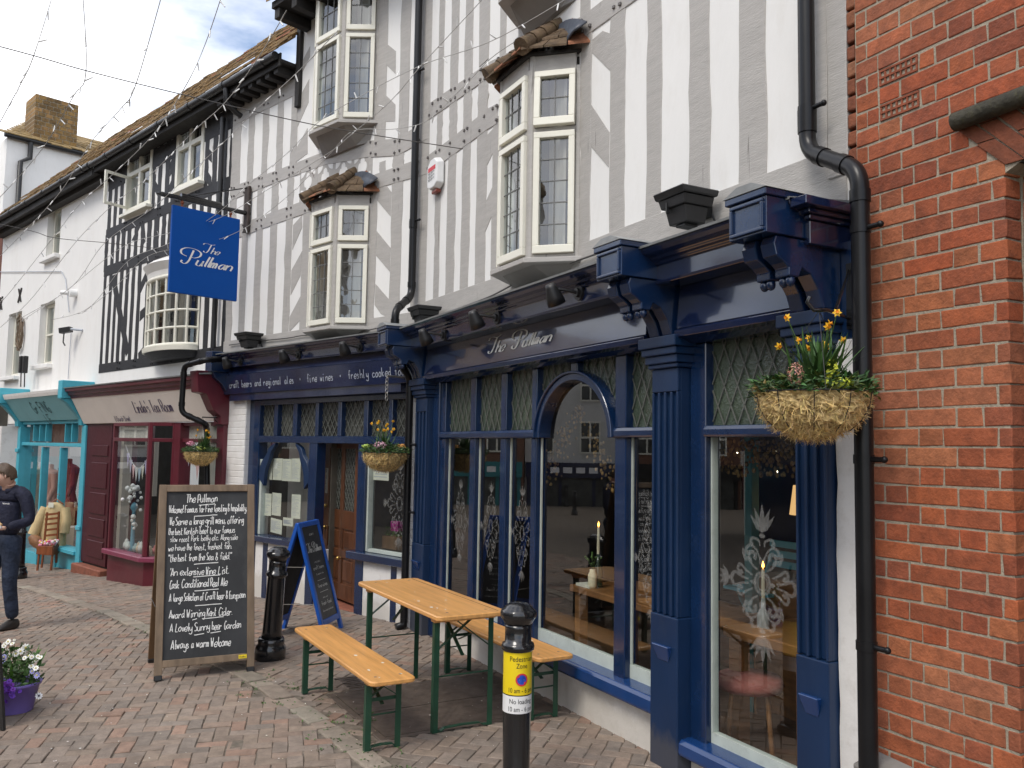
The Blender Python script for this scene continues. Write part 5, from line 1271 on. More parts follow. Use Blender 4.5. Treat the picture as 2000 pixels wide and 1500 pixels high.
def alarm():
    u, z = F1.uv(850, 342, .05); t = thing('alarm_box', F1.pt(u, z, 0), 'white burglar alarm box with red and black printed stripes on the upper wall', 'alarm box')
    poly = [(-.125, .10), (-.05, .155), (.05, .155), (.125, .10), (.125, -.10), (.06, -.135), (-.06, -.135), (-.125, -.10)]
    m = MB(); n = 8; lo = [F1.pt(u+a*1.05, z+b*1.05, .015) for a, b in poly]; hi = [F1.pt(u+a*.92, z+b*.95, .085) for a, b in poly]
    m.add(lo+hi, [tuple(range(n)), tuple(range(n, 2*n))[::-1]]+[(i, (i+1) % n, n+(i+1) % n, n+i) for i in range(n)]); m.build('cover', SWHITE, t, bevel=.012, seg=3)
    m = MB(); m.box(F1, u-.085, u+.085, z+.035, z+.075, .085, .0875); m.build('red_stripe', SRED, t)
    m = MB()
    for k in range(3): write(m, 'SECURITY', lambda x, y: F1.pt(u+.08-x, z+.008-.03*k+y, .0875), .018, .15, pen=1.6)
    m.build('printing', SBLACK, t)
    m = MB(); m.box(F1, u-.06, u+.06, z-.17, z-.137, .012, .06); m.build('strobe', paint('strobe_red', (.25, .05, .03), .3), t, bevel=.006)
alarm()

# ------------------------------------------------------------------ hanging sign
def hanging_sign():
    U0, Z0 = 3.27, 4.42
    t = thing('hanging_sign', F2.pt(U0, Z0, 0), 'blue double-sided hanging pub sign with white script lettering on a black bracket', 'sign')
    S = Fr(F2.pt(U0, 0, 0), F2.n)       # u = distance out from the wall; S.n = -F2.d
    a0, b0 = S.uv(336, 400), S.uv(461, 589)
    u1, u0, z0, z1 = a0[0], b0[0], b0[1], a0[1]
    m = MB(); m.box(S, u0, u1, z0, z1, -.02, .02); bd = m.build('board', SIGN, t, bevel=.004)
    for sgn, oo in ((1, .0225), (-1, -.0225)):
        # as seen from the street: text runs from the outer edge towards the wall (near side)
        base_u = u1 if sgn > 0 else u0
        f = lambda x, y: S.pt(base_u-sgn*x, z0+y, oo)
        W = u1-u0; m = MB()
        h = .215*W/.84; k1 = script_word('ullman', SCRIPT_P, .017, m, lambda x, y: f(x, y), h)
        w_ = W*.74
        for i, v in enumerate(m.v):
            uu, o_, z = S.loc(v); x = (base_u-uu)*sgn; y = z-z0; m.v[i] = S.pt(base_u-sgn*(W*.17+x*w_/k1), z0+.36+y*.85, oo)
        n0 = len(m.v); k2 = script_word('he', SCRIPT_T, .009, m, lambda x, y: f(x, y), .12)
        for i in range(n0, len(m.v)):
            uu, o_, z = S.loc(m.v[i]); x = (base_u-uu)*sgn; y = z-z0; m.v[i] = S.pt(base_u-sgn*(W*.46+x*.20/k2), z0+.53+y*.95, oo)
        m.build('lettering', SWHITE, bd)
    zb = z1+.10; m = MB(); m.tube([S.pt(-.02, zb, 0), S.pt(u1+.12, zb, 0)], .028, 10); m.tube([S.pt(u0+.25, zb+.025, 0), S.pt(u1-.1, zb+.03, 0)], .034, 12); m.lathe([(0, 0), (.03, .0), (.012, .06), (0, .08)], S.pt(u1+.12, zb, 0), 10, axis=F2.n); m.tube([S.pt(.03, zb+.33, 0), S.pt(u1-.15, zb+.03, 0)], .008, 6); m.build('bracket_arm', BLACK, t)
    m = MB(); m.box(F2, U0-.055, U0+.055, zb-.24, zb+.34, .02, .055); m.build('wall_plate', paint('rusty_iron_plate', (.045, .032, .027), .7, .4, 16, .5, 50), t, bevel=.004)
    for u in (u0+.12, u1-.12): m = MB(); m.tube([S.pt(u, zb-.02, 0), S.pt(u, z1-.01, 0)], .012, 8); m.ball(S.pt(u, zb-.05, 0), .022); m.build('hanger', paint('rusty_hanger', (.25, .07, .03), .7, .3, 20, .3) if 'rusty_hanger' not in MATS else MATS['rusty_hanger'], t)
hanging_sign()

# ------------------------------------------------------------------ hanging baskets
def basket(C, R, hang, label, seed, parts):
    """C: centre of the rim"""
    rnd = random.Random(seed); t = thing('hanging_basket', C, label, 'hanging basket', 'moss-lined hanging baskets on the pub')
    m = MB(); D = R*.86
    prof = [(R*math.cos(a)*1.0, -D*math.sin(a)) for a in [i*math.pi/2/10 for i in range(11)]]
    core = MB(); nu, nv = 90, 34; vs = []; cs = []
    for i in range(nv+1):
        q = math.pi/2*i/nv
        for j in range(nu):
            a = 2*math.pi*j/nu; d = Vector((math.cos(a)*math.cos(q), math.sin(a)*math.cos(q), -math.sin(q)*.86)); p = d*3.0
            n1 = noise.noise(p*1.6+Vector((seed, 0, 0))); n2 = noise.noise(p*4.2+Vector((0, seed, 0))); n3 = noise.noise(p*10+Vector((0, 0, seed)))
            vs.append(C+d*R*(.95+.06*n1+.06*n2+.045*n3)); k = .74+.3*n2+.45*n3; cs.append((k, k*.93, k*.78))
    core.add(vs, [(i*nu+j, i*nu+(j+1) % nu, (i+1)*nu+(j+1) % nu, (i+1)*nu+j) for i in range(nv) for j in range(nu)], 0, (1, 1, 1), False); core.c = cs
    core.add([C+Vector((R*.94*math.cos(a), R*.94*math.sin(a), 0)) for a in [i*.2618 for i in range(24)]], [tuple(range(24))], 0, (.25, .2, .15))
    tuft = MB()
    for _ in range(2600):
        a = rnd.uniform(0, 6.283); q = math.asin(min(1, rnd.random()**.8)); nrm = Vector((math.cos(a)*math.cos(q), math.sin(a)*math.cos(q), -math.sin(q)))
        p = C+Vector((nrm.x, nrm.y, nrm.z*.86))*R*rnd.uniform(.92, 1.02); k = rnd.uniform(.55, 1.4); col = (k, k*rnd.uniform(.86, 1.0), k*rnd.uniform(.62, .92)); ts = []
        td = nrm.cross(Vector((rnd.gauss(0, 1), rnd.gauss(0, 1), rnd.gauss(0, 1)))).normalized(); cv = nrm.cross(td)*rnd.uniform(-1.2, 1.2); ln = R*rnd.uniform(.05, .17); wd = R*rnd.uniform(.003, .009); lift = nrm*R*rnd.uniform(.0, .09)
        for f in (0, .35, .7, 1.0): ts.append(p+td*ln*f+cv*ln*f*f*.7+lift*f-Vector((0, 0, R*.03*f*f)))
        s = td.cross(nrm)*wd; v_ = []
        for i, x in enumerate(ts): w_ = s*(1-.22*i); v_ += [x-w_, x+w_]
        tuft.add(v_, [(0, 1, 3, 2), (2, 3, 5, 4), (4, 5, 7, 6)], 0, col)
    core.add(tuft.v, tuft.f, 0); core.c = core.c[:len(core.v)-len(tuft.v)]+tuft.c
    core.build('moss_liner', MOSS, t)
    m = MB(); rim = [C+Vector((R*1.01*math.cos(i*.2618), R*1.01*math.sin(i*.2618), 0)) for i in range(25)]; m.tube(rim, R*.014, 6, 0, False)
    for i in range(10):
        a = i*.628; m.tube([C+Vector((R*1.02*math.cos(a)*math.cos(q), R*1.02*math.sin(a)*math.cos(q), -D*1.02*math.sin(q))) for q in (0, .3, .6, .9)], R*.009, 5, 0, False)
    m.build('wire_frame', BLACKM, t)
    m = MB()
    for i in range(3):
        a = i*2.094+.4; m.tube([C+Vector((R*math.cos(a), R*math.sin(a), 0)), hang], R*.008, 5, 0, False)
    m.build('chain', BLACKM, t)
    lf = MB()
    def blade(p, d, ln, wd, bend, col):
        pts = []; n = 6; s = d.cross(Vector((0, 0, 1))); s = s.normalized() if s.length > .05 else Vector((1, 0, 0)); out = Vector((d.x, d.y, 0))
        for i in range(n+1): f = i/n; pts.append((p+d*ln*f+Vector((0, 0, -bend*ln*f*f))+out*bend*ln*.4*f*f, wd*(1-f**2.2)*.5+.0006))
        vs = []
        for q, w_ in pts: vs += [q-s*w_, q+s*w_]
        lf.add(vs, [(2*i, 2*i+2, 2*i+3, 2*i+1) for i in range(n)], 0, col, True)
    def leaf(p, d, ln, wd, col, mb=None):
        s = d.cross(Vector((rnd.gauss(0, .4), rnd.gauss(0, .4), 1))).normalized()*wd*.5; u = d.cross(s).normalized()*wd*.15
        (mb or lf).add([p, p+d*ln*.4+s+u, p+d*ln, p+d*ln*.4-s+u, p+d*ln*.5-u], [(0, 1, 4), (1, 2, 4), (2, 3, 4), (3, 0, 4)], 0, col)
    fl = MB()
    top = lambda r, a: C+Vector((R*r*math.cos(a), R*r*math.sin(a), R*.02))
    # bushy collar of small leaves
    for _ in range(950):
        a = rnd.uniform(0, 6.283); r = math.sqrt(rnd.random())*1.06; p = top(r, a)+Vector((0, 0, R*rnd.uniform(-.12, .42)*(1.2-r*.75)))
        d = Vector((math.cos(a)+rnd.gauss(0, .7), math.sin(a)+rnd.gauss(0, .7), rnd.uniform(-.4, 1.1))).normalized(); k = rnd.uniform(.45, 1.4)
        c = rnd.choice([(k, k, k), (k*.8, k*1.05, k), (k*1.5, k*1.0, k*.8), (k*.7, k*.8, k*1.1)]); leaf(p, d, R*rnd.uniform(.10, .22), R*rnd.uniform(.05, .10), c)
    parts(t, C, R, rnd, blade, leaf, fl, top, lf)
    lf.build('foliage', LEAFM, t)
    if fl.v: fl.build('flowers', PETAL, t)
    return t
def daffs(C, R, rnd, blade, fl, nb, nf, c0, spread, hgt):
    for _ in range(nb):
        a = rnd.uniform(0, 6.283); d = Vector((math.cos(a)*rnd.uniform(.05, spread), math.sin(a)*rnd.uniform(.05, spread), 1)).normalized(); k = rnd.uniform(.6, 1.25)
        blade(c0+Vector((rnd.gauss(0, R*.14), rnd.gauss(0, R*.14), 0)), d, R*hgt*rnd.uniform(.55, 1.08), R*.065, rnd.uniform(0, .4), (k*.95, k*1.05, k*1.1))
    for _ in range(nf):
        a = rnd.uniform(0, 6.283); e = c0+Vector((math.cos(a)*R*rnd.uniform(.05, spread*.8), math.sin(a)*R*rnd.uniform(.05, spread*.8), R*hgt*rnd.uniform(.6, 1.05)))
        fl.tube([c0.lerp(e, .2), e], R*.008, 4, 0, False, col=(.10, .2, .04)); f = Vector((rnd.gauss(0, .7), -1, rnd.gauss(-.1, .3))).normalized(); s = f.cross(Vector((0, 0, 1))).normalized(); v = s.cross(f)
        for k in range(6):
            an = k*1.047; q = s*math.cos(an)+v*math.sin(an); w_ = f.cross(q)*R*.035
            fl.add([e, e+q*R*.042+w_*.75, e+q*R*.085-f*R*.02, e+q*R*.042-w_*.75], [(0, 1, 2, 3)], 0, (1.0, .60, .03))
        fl.lathe([(R*.015, 0), (R*.023, R*.03), (R*.032, R*.05), (R*.023, R*.022)], e, 8, axis=f, col=(1.0, .38, .01))
def clump(fl, c, R, r, n, rnd, col, var=.15, size=.04):
    for _ in range(n):
        d = Vector((rnd.gauss(0, 1), rnd.gauss(0, 1), rnd.gauss(0, 1))).normalized(); p = c+Vector((d.x*r[0], d.y*r[1], d.z*r[2]))*rnd.uniform(.6, 1); k = 1+rnd.uniform(-var, var); s = d.cross(Vector((.3, .2, 1))).normalized()*R*size; u = d.cross(s).normalized()*R*size
        fl.add([p-s, p+u*.7+d*R*.01, p+s, p-u*.7+d*R*.01], [(0, 1, 2, 3)], 0, (col[0]*k, col[1]*k, col[2]*k))
CR, CL = _R, Vector((_R.y, -_R.x, 0))
def basket_big(t, C, R, rnd, blade, leaf, fl, top, lf):
    daffs(C, R, rnd, blade, fl, 120, 12, C+CR*R*.10+Vector((0, 0, R*.1)), .95, 1.22)
    clump(fl, C-CR*R*.42-Vector((0, R*.35, -R*.30)), R, (R*.15, R*.15, R*.23), 220, rnd, (.86, .46, .36), .25, .022)
    for _ in range(26):
        a = rnd.uniform(0, 6.283); leaf(C-CR*R*.45-Vector((0, R*.3, -R*.08)), Vector((math.cos(a), math.sin(a)*.7, rnd.uniform(-.1, .45))).normalized(), R*.34, R*.13, (.45, .75, .85))
    clump(fl, C+CR*R*.18-Vector((0, R*.75, -R*.13)), R, (R*.28, R*.12, R*.10), 120, rnd, (.72, .82, .10), .25, .06)
    clump(fl, C+CR*R*.22-Vector((0, R*.4, -R*.38)), R, (R*.12, R*.1, R*.2), 60, rnd, (.75, .80, .08), .25, .06)
    for _ in range(40): a = rnd.uniform(-.6, .6); leaf(C+CR*R*rnd.uniform(.4, .8)+Vector((0, -R*rnd.uniform(0, .5), R*rnd.uniform(.05, .3))), Vector((rnd.gauss(0, 1), rnd.gauss(0, 1), rnd.random())).normalized(), R*.16, R*.12, (.35, .5, .6))
    for _ in range(46): s = rnd.choice([-1, 1]); leaf(C+CR*s*R*rnd.uniform(.85, 1.06)+Vector((0, -R*rnd.uniform(0, .4), R*rnd.uniform(-.1, .12))), Vector((s*.6+rnd.gauss(0, .5), rnd.gauss(0, .5), rnd.gauss(.1, .5))).normalized(), R*.13, R*.06, (2.6, .9, .8))
def basket_mid(t, C, R, rnd, blade, leaf, fl, top, lf):
    daffs(C, R, rnd, blade, fl, 44, 12, C+Vector((0, 0, R*.1)), .95, 1.3)
    clump(fl, C-Vector((R*.1, R*.6, -R*.32)), R, (R*.35, R*.2, R*.18), 90, rnd, (.86, .50, .62), .25, .05); clump(fl, C-CR*R*.85+Vector((0, 0, R*.28)), R, (R*.22, R*.2, R*.12), 70, rnd, (.55, .72, .15), .25, .06); clump(fl, C+CR*R*.75+Vector((0, 0, R*.3)), R, (R*.25, R*.2, R*.1), 50, rnd, (.9, .45, .12), .25, .05)
def basket_far(t, C, R, rnd, blade, leaf, fl, top, lf):
    daffs(C, R, rnd, blade, fl, 44, 10, C+CR*R*.15+Vector((0, 0, R*.1)), .95, 1.25)
    clump(fl, C-CR*R*.5-Vector((0, R*.4, -R*.5)), R, (R*.3, R*.2, R*.15), 90, rnd, (.92, .42, .55), .2, .06); clump(fl, C+CR*R*.15-Vector((0, R*.7, -R*.2)), R, (R*.45, R*.2, R*.12), 60, rnd, (.75, .80, .2), .25, .06)
def hook_of(t_name, F, u, z, o, label, top=None):
    return F.pt(u, z, o)
# big basket: bracket fixed by the right end of the shopfront
u, z = F1.uv(1600, 607, .37); Cb = F1.pt(F1.u(1587, 768, .37), F1.z(1587, 768, .37), .37)
basket(Cb, .218, F1.pt(u, z, .37), 'large moss hanging basket of daffodils and a pink hyacinth beside the red brick wall', 3, basket_big)
def arm1():
    t = thing('basket_bracket', F1.pt(-2.17, z, 0), 'black iron basket bracket with diagonal stay beside the thick drainpipe', 'bracket'); a = F1.uv(1672, 525, .03)
    m = MB(); m.tube([F1.pt(-2.14, z+.02, .03), F1.pt(u-.03, z, .36), F1.pt(u, z+.0, .40), F1.pt(u+.005, z+.03, .43), F1.pt(u, z+.05, .42)], .008, 8); m.build('arm', BLACK, t)
    m = MB(); m.beam(F1.pt(-2.15, a[1], .03), F1.pt(u-.02, z+.01, .30), .010, .010); m.build('stay', BLACK, t)
    m = MB(); m.box(F1, -2.165, -2.135, z-.03, a[1]+.03, .02, .035); m.build('wall_plate', BLACK, t)
arm1()
Cm = F2.pt(F2.u(752, 884, .34), F2.z(752, 884, .34), .34); basket(Cm, .205, Cm+Vector((0, 0, .52)), 'middle moss hanging basket of daffodils and pink flowers in front of the door side', 5, basket_mid)
Cf = F2.pt(F2.u(392, 882, .36), F2.z(392, 882, .36), .36); basket(Cf, .195, Cf+Vector((0, 0, .42)), 'far moss hanging basket of daffodils by the tea room', 8, basket_far)
def arms():
    t = thing('basket_bracket', Cm+Vector((0, 0, .52)), 'black chain hook under the fascia holding the middle basket', 'bracket'); m = MB(); h = Cm+Vector((0, 0, .50))
    for k in range(6):
        c = h+Vector((0, 0, .035*k)); m.tube([c+F2.d*.012*math.cos(a)*(1 if k % 2 else .3)+F2.n*.012*math.cos(a)*(.3 if k % 2 else 1)+Vector((0, 0, .022*math.sin(a))) for a in [i*.785 for i in range(9)]], .0035, 5, 0, False)
    m.tube([h+Vector((0, 0, .21)), h-F2.n*.20+Vector((0, 0, .21))], .010, 6); m.build('chain', STEEL, t)
    u0, z0 = F2.uv(440, 800, .07); t = thing('basket_bracket', F2.pt(u0, z0, .06), 'scrolled black iron bracket on the white pier holding the far basket', 'bracket')
    m = MB(); m.box(F2, u0-.012, u0+.012, z0-.26, z0+.22, .06, .075); m.build('wall_plate', BLACK, t)
    e = Cf+Vector((0, 0, .42)); m = MB(); a = F2.pt(u0, e.z, .075); m.tube([a, e], .008, 6)
    for s, zz, r in ((1, .09, .07), (-1, -.10, .08)):
        c = F2.pt(u0, z0+zz, .075+r); m.tube([c-F2.n*r*math.cos(q*.5)*(1-q/16)+Vector((0, 0, r*math.sin(q*.5)*(1-q/16)*s)) for q in range(14)], .006, 6, 0, False)
    m.build('scroll', BLACK, t)
arms()
# ------------------------------------------------------------------ lettering from the built-in font
def font_verts(txt):
    cu = bpy.data.curves.new('t', 'FONT'); cu.body = txt; cu.size = 1.0; cu.resolution_u = 3
    o = bpy.data.objects.new('t', cu); COL.objects.link(o); dg = bpy.context.evaluated_depsgraph_get()
    me = bpy.data.meshes.new_from_object(o.evaluated_get(dg)); vs = [Vector(v.co) for v in me.vertices]; fs = [tuple(p.vertices) for p in me.polygons]
    bpy.data.objects.remove(o); bpy.data.curves.remove(cu); bpy.data.meshes.remove(me)
    x0 = min(v.x for v in vs); x1 = max(v.x for v in vs)
    return [Vector((v.x-x0, v.y, 0)) for v in vs], fs, x1-x0
def set_text(mb, txt, place, height, width=None, align='l', mat=0):
    vs, fs, w_ = font_verts(txt); k = height/.72; kx = k if width is None else width/w_; W = w_*kx
    o = 0 if align == 'l' else -W/2
    mb.add([place(o+v.x*kx, v.y*k) for v in vs], fs, mat); return W
class Pl:
    def __init__(s, O, e, up): s.O = Vector(O); s.e = Vector(e).normalized(); s.up = Vector(up).normalized(); s.n = s.e.cross(s.up)
    def pt(s, u, z, o=0.0): return s.O+s.e*u+s.up*z+s.n*o
# ------------------------------------------------------------------ beer table and benches
def beer_set(name, ctr, dirv, L_, W, zt, th, legs, legw, label, cat, mat, group=None):
    d = Vector((dirv[0], dirv[1], 0)).normalized(); F = Fr((ctr[0], ctr[1]), d); n0 = gz(ctr[0], ctr[1])
    t = thing(name, Vector((ctr[0], ctr[1], n0)), label, cat, group)
    m = MB(); r = .035; h = L_/2; w_ = W/2; pl = []
    for sx, sy, a0 in ((1, 1, 0), (-1, 1, 90), (-1, -1, 180), (1, -1, 270)):
        for k in range(5): a = math.radians(a0+90*k/4); pl.append((sx*(h-r)+r*math.cos(a), sy*(w_-r)+r*math.sin(a)))
    n = len(pl); vs = []
    for z, s in ((zt-th, -.004), (zt-th+.005, 0), (zt-.006, 0), (zt, -.006)):
        vs += [F.pt(u*(1+s/h), z, o*(1+s/w_)) for u, o in pl]
    m.add(vs, [tuple(range(n))[::-1], tuple(range(3*n, 4*n))]+[(k*n+i, k*n+(i+1) % n, (k+1)*n+(i+1) % n, (k+1)*n+i) for k in range(3) for i in range(n)])
    tp = m.build('tabletop' if W > .3 else 'seat', mat, t)
    if W > .3:
        m = MB(); m.box(F, -h+.03, h-.03, zt-.002, zt+.0012, -w_+.052, -w_+.056); m.build('board_seam', FRAMED, tp)
    m = MB(); rs = random.Random(int(L_*100+W*1000+ctr[0]*50))
    for _ in range(9 if W > .3 else 6):
        u_, o_ = rs.uniform(-h+.08, h-.08), rs.uniform(-w_+.05, w_-.05); r_ = rs.uniform(.004, .013); m.add([F.pt(u_+r_*rs.uniform(.7, 1.6)*math.cos(q*.7854), zt+.0008, o_+r_*rs.uniform(.5, 1)*math.sin(q*.7854)) for q in range(8)], [tuple(range(8))])
    tag(m.build('paint_speck', PAPER, tp), kind='stuff')
    m = MB(); e_ = .0009
    for s in (-1, 1):
        for o_ in (-w_*.55, w_*.55): m.add([F.pt(s*(h-.10)+.009*math.cos(q*.7854), zt+e_, o_+.009*math.sin(q*.7854)) for q in range(8)], [tuple(range(8))])
    m.build('bolt_head', BOLT, tp)
    # rails under the top
    m = MB()
    for s in (-1, 1): m.box(F, s*(legs/2)-.03, s*(legs/2)+.03, zt-th-.028, zt-th-.001, -w_+.03, w_-.03)
    m.build('under_batten', mat, t, bevel=.002)
    b = .016
    for s in (-1, 1):
        u = s*legs/2
        for q in (-1, 1):
            o = q*legw/2; m = MB(); zb = n0+.004
            m.box(F, u-b, u+b, zb, zt-th-.029, o-.002*q, o+.002*q); m.box(F, u-b, u-b+.004, zb, zt-th-.030, o+.0021*q*-1, o-b*2*q); m.build('leg', GREEN, t)
        m = MB(); z = n0+.006; pts = [F.pt(u, z+.002, -legw/2), F.pt(u, z+.004, -legw*.36), F.pt(u, z+.018, -legw*.30), F.pt(u, z+.022, 0), F.pt(u, z+.018, legw*.30), F.pt(u, z+.004, legw*.36), F.pt(u, z+.002, legw/2)]
        for a, c in zip(pts, pts[1:]): m.beam(a, c+(c-a)*.02, .030, .005, F.d)
        m.build('foot_bar', GREEN, t)
        m = MB(); zr = n0+(zt-n0)*.46; m.tube([F.pt(u-s*.004, zr, -legw/2), F.pt(u-s*.004, zr, legw/2)], .005, 6); m.build('cross_rod', GREEN, t)
        m = MB(); zm = n0+(zt-n0)*.66
        for q in (-1, 1): m.beam(F.pt(u, zm, q*legw/2), F.pt(u+.001*q, zt-th-.03, -q*legw*.12), .024, .005, F.d)
        m.beam(F.pt(u-s*.006, zm-.03, 0), F.pt(u-s*legs*.30, zt-th-.004, 0), .022, .005, F.n); m.beam(F.pt(u-s*.003, zm, -legw/2), F.pt(u-s*.004, zm, legw/2), .02, .004, Vector((0, 0, 1))) if W < .3 else None
        m.build('leg_brace', GREEN, t)
    return t
beer_set('beer_table', (-.548, 5.70), (-.487, .873), 1.42, .465, .70, .028, 1.15, .39, 'folding beer table with orange varnished top and green steel legs', 'table', PINE)
beer_set('beer_bench', (-.992, 5.37), (-.492, .871), 1.55, .265, .415, .026, 1.22, .205, 'orange varnished folding bench on the street side of the beer table', 'bench', PINE2, 'folding benches at the beer table')
beer_set('beer_bench', (-.075, 5.95), (-.487, .873), 1.55, .265, .415, .026, 1.22, .205, 'orange varnished folding bench against the white plinth under the pub window', 'bench', PINE2, 'folding benches at the beer table')

# ------------------------------------------------------------------ bollards
def bollard(base, top, label, rb=1.0, bh=1.0, group='black iron bollards along the kerb'):
    ax = (top-base).normalized(); H = (top-base).length; t = thing('bollard', base, label, 'bollard', group)
    k = H/.905
    m = MB(); m.lathe([(0, -.12), (.118*rb, -.12), (.118*rb, .09*k*bh), (.112*rb, .105*k*bh), (.100*rb, .125*k*bh), (.104*rb, .15*k*bh), (.096*rb, .17*k*bh), (.0, .17*k*bh)], base, 28, axis=ax); m.build('base', BLACK, t)
    m = MB(); m.lathe([(0, .16*k*bh), (.082*rb, .165*k*bh), (.074*rb, .23*k*bh), (.0715, .40*k), (.0685, .66*k), (.0685, .665*k), (.082, .675*k), (.084, .69*k), (.079, .705*k), (.067, .71*k), (.066, .78*k), (.07, .795*k), (0, .80*k)], base, 28, axis=ax); m.build('shaft', BLACK, t)
    m = MB(); m.lathe([(.0, .79*k), (.068, .795*k), (.078, .815*k), (.092, .835*k), (.095, .85*k), (.089, .868*k), (.074, .878*k), (.066, .888*k), (.052, .899*k), (.028, .904*k), (0, .905*k)], base, 10, axis=ax, smooth=True); o = m.build('cap', BLACK, t); o.modifiers.new('b', 'BEVEL').width = .006
    return t
zt = .905
def depth_at(px, py, z):
    p = on_z(px, py, z); return p
T0 = on_z(545, 1068, .905); B0 = ground(527, 1286)
T0 = at(545, 1068, (B0-CAM).dot(_F))
bollard(B0, T0, 'black iron bollard leaning to the right beside the big chalkboard')
T1 = on_z(1013, 1176, .905); B1 = Vector((T1.x, T1.y, 0)); NB = bollard(B1, T1, 'black iron bollard with a yellow and white parking restriction label, nearest the camera', .9, .3)
B2 = ground(36, 1130); bollard(B2, B2+Vector((0, 0, .905)), 'black iron bollard behind the person in the navy top')
def bollard_label():
    C = B1; r = .0725; vc = Vector((-C.x, -C.y, 0)).normalized(); a0 = math.atan2(vc.y, vc.x)+.30     # label turned to the right
    def arc(x, z, rr=r): a = a0+x/r; return Vector((C.x+rr*math.cos(a), C.y+rr*math.sin(a), z))
    zz = lambda y: CAM_H-(y-877)/FPX*(B1.y)
    z0, z1, z2, z3 = zz(1258), zz(1339), zz(1341), zz(1373)
    m = MB()
    for (a, b, mi) in ((z1, z0, 0), (z3, z2, 1)):
        n = 28; vs = []
        for i in range(n+1): x = (-.5+i/n)*r*4.6; vs += [arc(x, a), arc(x, b)]
        m.add(vs, [(2*i, 2*i+2, 2*i+3, 2*i+1) for i in range(n)], mi, None, True)
    lb = m.build('label', [YELLOW, SWHITE], NB)
    m = MB(); R = r+.0012; H = z0-z1
    f = lambda z: (lambda x, y: arc(x, z+y, R))
    set_text(m, 'Pedestrian', f(z0-.050), .025, .122, 'c'); set_text(m, 'Zone', f(z0-.083), .025, .056, 'c'); set_text(m, '10 am - 6 pm', f(z1+.012), .024, .132, 'c')
    set_text(m, 'No loading', f(z2-.036), .024, .122, 'c'); set_text(m, '10 am - 6 pm', f(z3+.011), .024, .132, 'c'); m.build('printing', SBLACK, lb)
    cz = z1+.075; m = MB(); n = 36
    m.add([arc(.0, cz, R)]+[arc(.027*math.cos(i*.1745), cz+.027*math.sin(i*.1745), R) for i in range(n)], [(0, i+1, (i+1) % n+1) for i in range(n)], 0)
    vs = [arc(q*math.cos(i*.1745), cz+q*math.sin(i*.1745), R+.0006) for i in range(n) for q in (.0235, .031)]
    m.add(vs, [(2*i, 2*i+1, (2*i+3) % (2*n), (2*i+2) % (2*n)) for i in range(n)], 1)
    d = .019; w_ = .0035; m.add([arc(s*d*-1+w_*q, cz+s*d+w_*q, R+.0006) for s, q in ((1, 1), (1, -1), (-1, -1), (-1, 1))], [(0, 1, 2, 3)], 1)
    m.build('no_waiting_roundel', [SBLUE, SRED], lb)
bollard_label()

